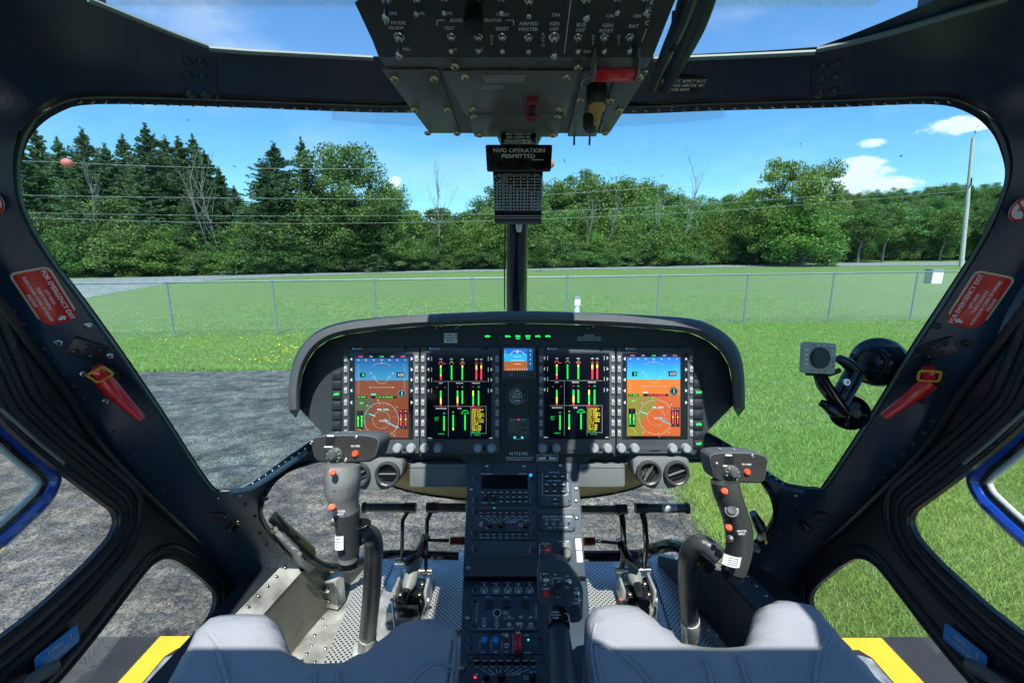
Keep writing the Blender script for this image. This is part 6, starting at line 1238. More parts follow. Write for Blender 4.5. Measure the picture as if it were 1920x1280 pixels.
mb = MB(); x, y = OA.l(1042, 2); mb.arc(x, y, .0085, .0010, 'black', z=.0018); mb.closed = False; mb.build('empty_hole', OC, OA.M)
mb = MB(); mb.lathe([(.009, 0), (.009, .004), (.0075, .006), (.010, .020), (.009, .030), (0, .031)], 'black', 16); inst(mb.mesh('dark_knob'), 'dark_knob', OC, OA.at(889, 5, .001))  # plain black knob sticking out of the switch plate
mb = MB(); 
x, y = OB.l(949, 148); k_ = OB.k(949, 148)
mb.text('IN ALTN POSITION MAINTAIN\nINSTRUMENTS ACCURACY BY\nCLOSING WINDOWS VENTS\nAND TURNING HEATER OFF', OB.l(945, 143)[0], OB.l(945, 143)[1], 3.6*k_*1.15, 'dimwhite', z=.0036, wmax=122*k_); mb.text('ALTN STATIC\nDECREASE ALTIMETER\nREADINGS BY 250 FT', OB.l(925, 157)[0], OB.l(925, 158)[1], 3.0*k_*1.1, 'dimwhite', z=.0036)
mb.closed = False; mb.build('lettering', OC, OB.M)
mb = MB(); 
for i, ch in enumerate('STATIC'): lab(OB, mb, ch, 974+i*.8, 170+i*4.5, 3.4, 'dimwhite', .0036)
x, y = OB.l(1110, 150); mb.arc(x, y, .0125, .0010, 'dimwhite', z=.0042, a0=60, a1=280); x, y = OB.l(1106, 214); mb.arc(x, y, .017, .0007, 'dimwhite', z=.0042, a0=-20, a1=200); lab(OB, mb, 'TWAS  TEST', 1116, 169, 5, 'dimwhite', .0042, wmax=.045)
mb.closed = False; mb.build('lettering', OC, OB.M)
BS = [(853,119),(1084,121),(740,142),(814,142),(872,139),(1063,139),(1199,139),(777,201),(839,201),(887,200),(889,214),(1048,200),(1045,214),(1161,202),(1088,183),(1144,183),(802,245),(857,246),(899,249),(1037,249),(1135,245)]
for (u, v) in BS: put(OB, SCB, 'screw', OC, u, v, .0030, 1.05)
# red guarded static switch
mb = MB(); x, y = OB.l(998, 187); T = Matrix.Translation((x, y, .003)); mb.box(-.0075, -.014, 0, .0075, .013, .010, 'maroon', .002, T); mb.box(-.0075, -.022, .002, .0075, -.012, .015, 'maroon', .002, T); mb.box(-.0045, -.008, .0118, .0045, .010, .0135, 'black', .001, T); mb.build('red_static_guard', OC, OB.M)
# red gang bar over the GEN and BAT switches, with clear side brackets
gb = MB(); a = OA.l(1151, 112); T = Matrix.Translation((a[0], a[1], 0)); gb.box(-.022, -.008, .020, .022, .007, .0235, 'red', .001, T); bar = gb.build('red_gang_bar', OC, OA.M)
for s_ in (-1, 1): gb = MB(); gb.prism([(-.013, 0), (.013, 0), (.011, .022), (.004, .028), (-.010, .024)], -.0012, .0012, 'greyrub', T @ Matrix.Translation((s_*.0235, .003, 0)) @ Matrix.Rotation(R(90), 4, 'Z') @ Matrix.Rotation(R(90), 4, 'X')); gb.build('side_bracket', bar, OA.M)
# rotary knob with tan pull
mb = MB(); mb.lathe([(.0125, 0), (.0130, .006), (.0120, .022), (.0105, .024), (0, .024)], 'black', 20); kb = put(OB, mb.mesh('pull_knob'), 'pull_knob', OC, 1119, 158, .003)
mb = MB(); T = OB.at(1119, 158, .027) ; mb.lathe([(.0105, 0), (.0100, .004), (.0045, .009), (.0038, .022), (0, .022)], 'gold', 16, T); M['tanp'] = mat('tan plastic', (0.62, 0.36, 0.10), .45); mb.mats[0] = M['tanp']; mb.build('tan_stem', OC)
mb = MB(); mb.lathe([(.0105, 0), (.0100, .016), (.0075, .020), (0, .020)], 'black', 8); put(OB, mb.mesh('small_knob'), 'small_knob', OC, 1107, 214, .003)
mb = MB(); mb.lathe([(.0034, 0), (.0034, .002), (.0016, .003), (.0016, .017), (.0020, .018), (0, .020)], 'steel', 10); pn = mb.mesh('jack_pin')
for u in (1077, 1106): inst(pn, 'jack_pin', OC, Matrix.Translation(pt(u, 247, .675)) @ Matrix.Rotation(math.pi, 4, 'X'))
# bracket plate carrying the placards
def cfr(u, v, t): return camfr(u, v, t)
P = cfr(972, 257, .672); k = .672/FPX; pl = MB(); pl.box(-34*k, -15*k, -.004, 34*k, 17*k, 0, 'gloss', .003); pl.text('APPROVED TYPES OF OPERATION\nDAY / NIGHT VFR\nDAY / NIGHT IFR\nICING PROHIBITED', 0, 2*k, 4.4*k, 'white', z=.0005, wmax=62*k); pl.line(4*k, -13*k, 26*k, -11*k, .0008, 'dimwhite', z=.0006)
o = thing('approval_placard', None, 'small black placard listing approved types of operation above the NVG placard', 'placard', None, P.M); pl.build('plate', o, P.M)
P = cfr(973, 296, .70); k = .70/FPX; o = thing('night_vision_placard', None, 'wide black placard with large white NVG operation permitted lettering', 'placard', None, P.M)
pl = MB(); pl.prism([(a*k, b*k) for a, b in rounded([(-63, 25), (63, 25), (60, -25), (-60, -25)], 4, 3)][::-1], -.003, 0, 'gloss', None, .001); pl.build('plate', o, P.M)
pl = MB(); pl.text('NVG OPERATION', 0, 13.5*k, 8.6*k, 'white', z=.0006, width=96*k); pl.text('PERMITTED', -1*k, 2.8*k, 7.6*k, 'white', z=.0006, width=62*k); pl.line(24*k, -4*k, 46*k, -4*k, .0012, 'dimwhite', z=.0006); pl.closed = False; pl.build('lettering', o, P.M)
for (a, b) in ((-44, -20), (-38, -20), (40, -20), (46, -20), (-58, 10), (58, 10)): inst(SCD, 'screw', o, P.M @ Matrix.Translation((a*k, b*k, 0)) @ Matrix.Scale(.35, 4))
P = cfr(971, 371, .73); k = .73/FPX; o = thing('airspeed_chart_placard', None, 'black airspeed limitations chart hanging below the NVG placard', 'placard', None, P.M)
pl = MB(); pl.prism([(a*k, b*k) for a, b in [(-47, 50), (47, 50), (44, -49), (-43, -49)]][::-1], -.002, 0, 'gloss', None, .0005); pl.build('plate', o, P.M)
pl = MB(); pl.text('Vne AIRSPEED LIMITATIONS - KIAS', 0, 44*k, 3.2*k, 'dimwhite', z=.0005, width=78*k); zz = .0005
L0, L1, T0_, B0 = -45, 44, 40.5, -23
rows = [T0_, 29.5]+[29.5-5.85*i for i in range(1, 10)]; cols = [L0, -33.5, -20.5, -7.5, 5.5, 18.5, 31.5, L1]
for r_ in [49]+rows: pl.line((L0+1)*k, r_*k, (L1-.5)*k, r_*k, .0007, 'dimwhite', z=zz)
for c_ in cols: pl.line(c_*k, T0_*k, (c_*.985)*k, rows[-1]*k, .0007, 'dimwhite', z=zz)
pl.line(L0*k, T0_*k, -33.5*k, 29.5*k, .0006, 'dimwhite', z=zz)
HD = ['-1000\nTO SL', '3000', '6000', '9000', '12000', '15000']
for i, s_ in enumerate(HD): pl.text(s_, (cols[i+1]+6.5)*k, 35*k, 2.8*k, 'dimwhite', z=zz, wmax=11*k)
for j, (tm, vals) in enumerate([('50', ['152']), ('40', ['152', '146']), ('30', ['152', '152', '140', '131']), ('20', ['152', '152', '146', '137', '128', '119']), ('10', ['152', '152', '149', '140', '131', '122']), ('0', ['152', '152', '152', '143', '134', '125']), ('-10', ['152', '152', '152', '146', '138', '127']), ('-20', ['152', '152', '152', '149', '140', '131']), ('-30', ['152', '152', '152', '152', '143', '134'])]):
    y_ = (rows[j+1]+rows[j+2])/2 if j+2 < len(rows) else rows[-1]-3
    pl.text(tm, -39*k, y_*k, 2.8*k, 'dimwhite', z=zz)
    for i in range(6): pl.text(vals[i] if i < len(vals) else '-', (cols[i+1]+6.5)*k, y_*k, 2.8*k, 'dimwhite', z=zz)
for y_ in (-34, -38): pl.line(-43*k, y_*k, 43*k, y_*k, .0007, 'dimwhite', z=zz)
pl.closed = False; pl.build('lettering', o, P.M)
for a in (-34, 0, 38): inst(SCD, 'screw', o, P.M @ Matrix.Translation((a*k, -44.5*k, 0)) @ Matrix.Scale(.35, 4))
mb = MB(); mb.lathe([(.0050, .006), (.0052, 0), (.0038, -.008), (.002, -.009)], 'white', 14); o = inst(mb.mesh('post_light'), 'post_light', None, Matrix.Translation(pt(973, 425, .76))); tag(o, 'small translucent white nub hanging under the airspeed chart', 'light')
# rotor brake lever at the upper right
RB = thing('rotor_brake_lever', pt(1290, 60, .5), 'black double bar rotor brake lever hanging right of the overhead console', 'lever')
mb = MB(); mb.tube(smooth([pt(*p) for p in [(1345,-90,.43),(1322,-20,.46),(1302,50,.50),(1275,110,.54),(1247,172,.58)]], 5), [.015, .015, .012, .006], 'frame', 10, flat=.6); mb.build('lever_bar', RB)
mb = MB(); mb.tube(smooth([pt(*p) for p in [(1320,-90,.41),(1296,-20,.45),(1272,50,.49),(1245,110,.53),(1222,170,.57)]], 5), [.010, .010, .008, .004], 'frame', 10); mb.build('lever_bar', RB)
mb = MB(); mb.tube([pt(1268,20,.49), pt(1262,97,.51)], .0045, 'black', 8); mb.build('link_rod', RB)
P = Fr(fn(1290, 158)+nrm(1290, 158)*.002, R3, nrm(1290, 158).cross(R3)); k = P.k(1290, 158); pl = MB(); pl.box(-50*k, -15*k, 0, 48*k, 17*k, .0006, 'black'); x0 = -42*k
for i, s_ in enumerate(('DO NOT APPLY ROTOR', 'BRAKE ABOVE 40%', 'ROTOR RPM')): pl.text(s_, 43*k if i == 0 else (33*k if i == 1 else 4*k), (9-9*i)*k, 6.5*k, 'white', z=.001, align='R')
pl.line(30*k, -12*k, 44*k, -12*k, .0007, 'dimwhite', z=.001)
o = thing('rotor_brake_placard', None, 'small black rotor brake warning placard on the header, right of the overhead console', 'placard', None, P.M); pl.build('plate', o, P.M)
# ================================================================== CYCLIC STICKS
def px(t): return t/FPX
def cyclic(side, base, arc_, grip, gr, box, knob, redb, win, scs, buttons, labelq, shelf, txt):
    r0 = pt(*base[0]); th = thing('cyclic_stick', r0, 'black '+side+' cyclic stick with a curved tube, moulded grip and control box on top', 'control stick')
    mb = MB(); mb.tube(smooth([pt(*p) for p in base+arc_], 6), [.0185, .0180, .0172, .0165, .0160, .0155, .015, .0145], 'rubber', 20); mb.build('curved_tube', th)
    a, b = pt(*base[0]), pt(*base[1]); mb = MB(); mb.tube([a-(b-a)*.15, a.lerp(b, .55 if side == 'left' else 1.1)], .0195, 'alu', 20); mb.lathe([(.030, -.01), (.030, 0), (.022, .004)], 'alu', 20, M_at(a-(b-a)*.12, (b-a))); mb.build('metal_collar', th)
    P = [pt(*p) for p in grip]; mb = MB(); mb.tube(smooth(P, 5), [(r*px(.7), r*px(.7)*1.15) for r in gr], 'rubber' if side == 'right' else 'griplit', 22, up=(0, 1, 0)); g_ = mb.build('grip', th, ang=60)  # left grip paler: the sunlight on it is put into the grey
    mb = MB(); e = P[-1]; d = (P[-1]-P[-2]).normalized(); mb.tube([e-d*.012, e+d*.012, e+d*.016], [gr[-1]*px(.7)*1.04, gr[-1]*px(.7)*.98, gr[-1]*px(.7)*.7], 'gloss', 20); mb.build('grip_base', th)
    if side == 'left': mb = MB(); S_ = smooth(P, 5); q_ = S_[-16:-2]; mb.tube(q_, [(r*px(.7)*1.035, r*px(.7)*1.19) for r in (24.2, 22, 20.6, 19.6, 19.2)], 'rubber', 22, up=(0, 1, 0)); mb.build('black_lower_grip', g_, ang=60)  # added black cover where the painted sunlit grey ends
    u0, v0, u1, v1, t, skew = box; c = ((u0+u1)/2, (v0+v1)/2); F_ = camfr(c[0], c[1], t); F_.M = F_.M @ Matrix.Rotation(R(skew), 4, 'Y') @ Matrix.Rotation(R(-6), 4, 'X'); F_.I = F_.M.inverted(); F_.z = Vector((F_.M[0][2], F_.M[1][2], F_.M[2][2])); k = px(t)
    hw, hh = (u1-u0)/2*k/abs(math.cos(R(skew))), (v1-v0)/2*k
    ol = rounded([(-hw*.96, hh*.80), (-hw*.55, hh*1.0), (hw*.55, hh*1.05), (hw*.98, hh*.80), (hw*.80, -hh), (-hw*.78, -hh)], .012, 4)
    mb = MB(); mb.prism(ol, -.062, 0, 'hood', F_.M, .003); bx = mb.build('control_box', th, ang=40)
    mb = MB(); fm = mat('box face brown black', (0.030, 0.029, 0.027), .42, bump=.2, bscale=300, var=.2) if 'boxface' not in M else M['boxface']; M['boxface'] = fm; mb.prism(inset(ol[::-1] if sum(ol[i-1][0]*ol[i][1]-ol[i][0]*ol[i-1][1] for i in range(len(ol))) < 0 else ol, .0025), 0, .0012, 'boxface')
    x, y = F_.l(*win); mb.rect(x-.007, y-.006, x+.007, y+.006, 'black', z=.0016); mb.rect(x-.005, y+.0065, x+.005, y+.009, 'dimwhite', z=.0017); mb.rect(x-.009, y-.010, x+.004, y-.008, 'dimwhite', z=.0017)
    x, y = F_.l(*redb); mb.text('FD STBY', x, y+.0115, .0028, 'dimwhite', z=.0017); mb.build('face_plate', bx, F_.M)
    mb = MB(); mb.lathe([(.0125, 0), (.0120, .003), (.0075, .006), (.0065, .014), (.004, .017), (0, .017)], 'bezel', 18); 
    for i in range(10): a = 6.283*i/10; mb.box(-.0012, .0070, .004, .0012, .0105, .008, 'greyrub', 0, Matrix.Rotation(a, 4, 'Z'))
    x, y = F_.l(*knob); inst(mb.mesh('trim_knob'), 'trim_knob', bx, F_.M @ Matrix.Translation((x, y, .001)))
    mb = MB(); mb.lathe([(.0062, 0), (.0062, .002), (.0050, .0022), (.0050, .006), (.004, .007), (0, .007)], 'orange', 16); RBt = mb.mesh('red_button'); RBt.transform(Matrix.Scale(.82, 4)); x, y = F_.l(*redb); inst(RBt, 'red_button', bx, F_.M @ Matrix.Translation((x, y, .001)))
    for (u, v) in scs: x, y = F_.l(u, v); inst(SCS, 'screw', bx, F_.M @ Matrix.Translation((x, y, .001)) @ Matrix.Scale(.85, 4))
    # worn white marks on the top of the box
    mb = MB(); T = F_.M @ Matrix.Translation((-.012, hh*1.035, -.022)) @ Matrix.Rotation(R(-90), 4, 'X'); mb.rect(-.010, -.006, -.008, .006, 'dimwhite', T, z=.0014); mb.rect(.012, -.008, .014, .004, 'dimwhite', T, z=.0014); mb.rect(-.008, -.006, .012, -.005, 'dimwhite', T, z=.0014); mb.closed = False; mb.build('worn_mark', bx)
    for (u, v, tt, kind) in buttons:
        T = M_at(pt(u, v, tt), C3-pt(u, v, tt)+Vector((0, 0, .12)))
        if kind == 'r': inst(RBt, 'red_button', g_, T)
        elif kind == 'h': mb = MB(); mb.lathe([(.0100, -.003), (.0100, .0005), (.0085, .0012)], 'greyrub', 16, T); mb.lathe([(.0075, 0), (.0070, .004), (.006, .005), (0, .0045)], 'bezel', 8, T); mb.build('hat_switch', g_)
        else: mb = MB(); mb.lathe([(.0060, -.002), (.0055, .004), (0, .005)], 'black', 14, T); mb.build('black_button', g_)
    u, v, tt, rot, w_, h_ = labelq; T = camfr(u, v, tt).M @ Matrix.Rotation(R(rot), 4, 'Z'); mb = MB(); k = px(tt); n = 8; V = []
    for i in range(n+1):
        a = (-1+2*i/n)*.9; xx = w_/2*k*math.sin(a)/math.sin(.9); zz = (math.cos(a)-math.cos(.9))*w_/2*k/math.sin(.9)*.8; V += [(xx, -h_/2*k, zz), (xx, h_/2*k, zz)]
    mb.closed = False; mb.add(V, [(2*i, 2*i+2, 2*i+3, 2*i+1) for i in range(n)], 'white', T)
    for j in range(4): mb.rect(-w_*.32*k, (h_*.30-j*h_*.2)*k, w_*.25*k, (h_*.30-j*h_*.2+1.0)*k, 'bezel', T, z=w_/2*k*.42)
    mb.build('paper_label', g_)
    mb = MB(); c_ = pt(*shelf[0]); T = camfr(*shelf[0]).M @ Matrix.Rotation(R(shelf[1]), 4, 'Z') @ Matrix.Rotation(R(-55), 4, 'X'); mb.prism([(shelf[2]*math.cos(a)*px(.7), shelf[2]*.62*math.sin(a)*px(.7)) for a in [6.283*i/20 for i in range(20)]], -.003, .003, 'gloss', T, .002); mb.build('hand_rest', g_)
    T = M_at(pt(*txt), C3-pt(*txt)); T = camfr(*txt).M; mb = MB(); mb.text('MASTER\nRESET', 0, 0, .0030, 'white', T, z=0); mb.closed = False; mb.build('lettering', g_)
cyclic('left', [(687,1214,1.03),(691,1170,.97),(697,1110,.90),(700,1050,.83)], [(701,1020,.79),(696,1004,.77),(684,1000,.75),(668,1008,.735)],
       [(645,868,.695),(642,895,.695),(644,925,.70),(649,955,.705),(652,985,.71),(653,1015,.715),(654,1046,.72)], [29, 33, 31, 25, 21, 20, 19.5, 19], (576,815,716,866,.70,0), (629,853), (667,850), (620,826), [(585,829),(669,819),(649,861)],
       [(624,886,.655,'r'),(623,951,.668,'r'),(627,978,.69,'b'),(630,915,.672,'b')], (636,1017,.688,0,16,26), ((675,983,.72), 12, 21), (638,961,.676))
cyclic('right', [(1297,1212,1.03),(1294,1165,.97),(1290,1110,.90),(1289,1065,.83)], [(1293,1035,.79),(1308,1019,.77),(1326,1024,.76),(1350,1046,.745)],
       [(1358,900,.715),(1364,925,.715),(1373,950,.72),(1382,978,.725),(1386,1005,.73),(1384,1035,.735),(1376,1066,.74)], [25, 25, 24, 24, 25, 24, 23, 22], (1330,848,1440,904,.715,-9), (1371,886), (1400,884), (1366,862), [(1343,869),(1410,854),(1381,897)],
       [(1358,921,.693,'r'),(1372,956,.697,'h'),(1366,989,.70,'r'),(1368,1010,.705,'b')], (1372,1050,.706,-12,34,20), ((1408,1024,.75), -18, 19), (1391,998,.70))

# ================================================================== COLLECTIVE
hp = [(1013,1050),(1040,1046),(1062,1053),(1076,1073),(1089,1091),(1094,1106),(1093,1158),(1087,1166),(1070,1168),(1066,1150),(1056,1138),(1044,1134),(1032,1135),(1010,1130),(1008,1080)]
HF = camfr(1048, 1110, .66); HF.M = HF.M @ Matrix.Rotation(R(-10), 4, 'X'); HF.I = HF.M.inverted(); HF.z = Vector((HF.M[0][2], HF.M[1][2], HF.M[2][2]))
COL = thing('collective_lever', pt(1060, 1290, .56), 'black collective lever with switch box head and red start button between the seats', 'control lever')
mb = MB(); mb.prism(rounded([HF.l(*p) for p in hp], .003, 3), -.030, 0, 'console', None, .0015); hd = mb.build('switch_box', COL, HF.M)
mb = MB(); mb.tube(smooth([pt(*p) for p in [(1046,1136,.69),(1047,1165,.665),(1050,1200,.635),(1056,1260,.58),(1062,1330,.52),(1066,1500,.42)]], 5), [.0145, .0145, .0150, .0165, .017, .018], 'console', 24, flat=1); mb.build('grip_tube', COL, ang=60)
mb = MB(); a, b = pt(1047, 1163, .66), pt(1048, 1176, .65); mb.tube([a, b], .0158, 'gloss', 24); mb.build('twist_ring', COL)
mb = MB(); lab(HF, mb, 'START', 1023.5, 1103, 3.4, 'white', .001)
for s_, u, v in [('BOTH', 1023, 1075), ('MIC', 1041, 1076), ('SRCH LT', 1048, 1083), ('EXT', 1048, 1089), ('RETR', 1047, 1118), ('ON', 1063, 1079), ('STOW', 1062, 1100), ('SRCH', 1082, 1122), ('FLOATS', 1080, 1129.5), ('OFF', 1022, 1095), ('MIC', 1081, 1102)]: lab(HF, mb, s_, u, v, 2.7, 'white', .001)
for i, ch in enumerate('LAND'): lab(HF, mb, ch, 1014, 1074+i*4.5, 2.8, 'white', .001)
for i, ch in enumerate('TAXI'): lab(HF, mb, ch, 1032, 1080+i*4.2, 2.6, 'white', .001)
for a in [(1037,1082,1035,1096),(1037,1082,1041,1082),(1058,1084,1060,1088)]: lin(HF, mb, *a, .8, 'white', .001)
mb.closed = False; mb.build('lettering', hd, HF.M)
put(HF, TGU, 'toggle_switch', hd, 1024, 1087, 0, .9); put(HF, TGU, 'toggle_switch', hd, 1066, 1089, 0, .9, .5); put(HF, TGD, 'toggle_switch', hd, 1081, 1111, 0, .9, .3); put(HF, KN_B, 'knob', hd, 1048.5, 1104, 0, .82)
mb = MB(); mb.lathe([(.0075, 0), (.0072, .002), (.006, .0032), (0, .0032)], 'darkkey', 18); put(HF, mb.mesh('float_button'), 'float_button', hd, 1080, 1145, 0)
mb = MB(); mb.lathe([(.0048, 0), (.0044, .004), (.0035, .005), (0, .005)], 'red', 16); put(HF, mb.mesh('start_button'), 'start_button', hd, 1024, 1112, 0)
mb = MB(); T = camfr(1046, 1152, .638).M; mb.text('MAN', -.003, .004, .003, 'dimwhite', T, z=0); mb.line(-.010, 0, .004, 0, .0009, 'dimwhite', T, z=0); mb.text('NOR', -.003, -.004, .003, 'dimwhite', T, z=0); mb.arc(.010, -.004, .006, .0009, 'dimwhite', T, z=.0, a0=-60, a1=100); mb.closed = False; mb.build('lettering', COL)

# ================================================================== PEDALS
def pedals(side, bars, arms, cyl, base, bell, rod):
    th = thing('rudder_pedals', pt((base[0][0]+base[1][0])/2, base[1][1], 1.2), side+' set of rudder pedals with black bars and grey damper in the '+side+' footwell', 'pedals')
    for (u0, v0, u1, v1, t) in bars:
        a, b = pt(u0, v0, t), pt(u1, v1, t); mb = MB(); mb.tube([a, b], .0115, 'rubber', 16); bar = mb.build('pedal_bar', th)
        e = a if abs(u0-968) > abs(u1-968) else b; d = (e-(b if e == a else a)).normalized(); mb = MB(); mb.tube([e-d*.004, e+d*.004], .0145, 'black', 16); mb.build('end_cap', bar)
        if side == 'right' and u1 > 1250: mb = MB(); mb.tube([b-d*.07, b-d*.03], .0125, 'alu', 16); mb.build('sleeve', bar)
    for P in arms:
        q = [pt(*p) for p in P]; mb = MB(); mb.tube(q, [.0085, .0080, .0075, .0075], 'gloss', 8, flat=.7); ar = mb.build('pedal_arm', th)
        mb = MB(); mb.tube([q[0]-Vector((.016, 0, 0)), q[0]+Vector((.016, 0, 0))], .013, 'black', 12); mb.build('clamp', ar)
        mb = MB(); mb.tube([q[-1]-Vector((.018, 0, 0)), q[-1]+Vector((.018, 0, 0))], .009, 'steel', 12); mb.build('pivot_pin', ar)
    mb = MB(); mb.tube([pt(*cyl[0]), pt(*cyl[0]).lerp(pt(*cyl[1]), .82), pt(*cyl[1])], [.019, .019, .012], 'greyrub', 18); dm = mb.build('damper', th)
    mb = MB(); mb.tube([pt(*cyl[1]), pt(*cyl[1])+(pt(*cyl[1])-pt(*cyl[0]))*.35], [.012, .010], 'black', 12); mb.build('damper_rod', dm)
    mb = MB(); mb.prism(rounded([(p.x, p.y) for p in [onZ(u, v, -.97) for u, v in base]], .01, 3), FZ, FZ+.035, 'alu' if side == 'left' else 'greyrub', None, .004); mb.build('base_plate', th)
    c = Vector((0, 0, 0)); q = [onZ(u, v, -.93) for u, v in base]; c = sum(q, c)/len(q)
    mb = MB(); mb.prism(rounded([((c+(p-c)*.62).x, (c+(p-c)*.62).y) for p in q], .008, 3), FZ+.03, FZ+.075, 'gloss', None, .006); mb.build('housing', th)
    for k in (-1, 1):
        mb = MB(); mb.box(-.004, -.045, 0, .004, .045, .06, 'alu', .003, Matrix.Translation((c.x+k*.042, c.y+.02, FZ+.03))); mb.build('side_bracket', th)
        for yy in (-.02, .02, .055): inst(SCB, 'bolt', th, Matrix.Translation((c.x+k*.026, c.y+yy, FZ+.076)) @ Matrix.Scale(1.3, 4))
        mb = MB(); a = Vector((c.x+k*.05, c.y-.02, FZ+.06)); b = Vector((c.x+k*.015, c.y-.12, FZ+.02)); mb.tube([a, b], .0032, 'steel', 8); mb.lathe([(0, -.006), (.006, 0), (0, .006)], 'orange' if k < 0 else 'steel', 10, Matrix.Translation(a)); mb.build('link_rod', th)
    u0, u1, v, t = bell; a, b = pt(u0, v, t), pt(u1, v, t); d = b-a; P = []; rr = []
    for i in range(15): P.append(a+d*i/14); rr.append(.0125 if i % 2 else .0085)
    mb = MB(); mb.tube(P, rr, 'bellow', 16); mb.build('bellows', th)
    mb = MB(); mb.tube([pt(*rod[0]), pt(*rod[1])], [.0055, .0040], 'black', 10); mb.tube([pt(*rod[1])-Vector((.008, 0, 0)), pt(*rod[1])+Vector((.008, 0, 0))], .009, 'brass', 10); mb.build('push_rod', th)
    e = pt(*rod[1]); mb = MB(); mb.tube([e+Vector((0, 0, .012)), e+Vector((-.02 if side == 'left' else .02, -.01, -.03)), e+Vector((-.055 if side == 'left' else .055, -.03, -.05))], [.012, .013, .010], 'gloss', 10); mb.build('bell_crank', th)
pedals('left', [(683,951,768,951,1.22),(812,951,874,951,1.22)], [[(769,951,1.22),(755,974,1.22),(754,1015,1.25),(753,1052,1.28)],[(811,951,1.22),(801,974,1.22),(800,1020,1.25),(798,1070,1.28)]], ((781,1046,1.32),(763,1106,1.24)), [(722,1150),(800,1150),(815,1072),(748,1068)], (844,874,1013,1.25), ((842,1013,1.25),(800,1012,1.25)))
pedals('right', [(1090,955,1160,955,1.22),(1206,952,1288,952,1.22)], [[(1164,954,1.22),(1168,978,1.22),(1170,1020,1.25),(1166,1068,1.28)],[(1202,952,1.22),(1209,978,1.22),(1212,1020,1.25),(1207,1068,1.28)]], ((1181,1050,1.32),(1195,1096,1.24)), [(1160,1148),(1236,1148),(1224,1068),(1160,1072)], (1094,1116,1014,1.25), ((1118,1014,1.25),(1160,1018,1.25)))

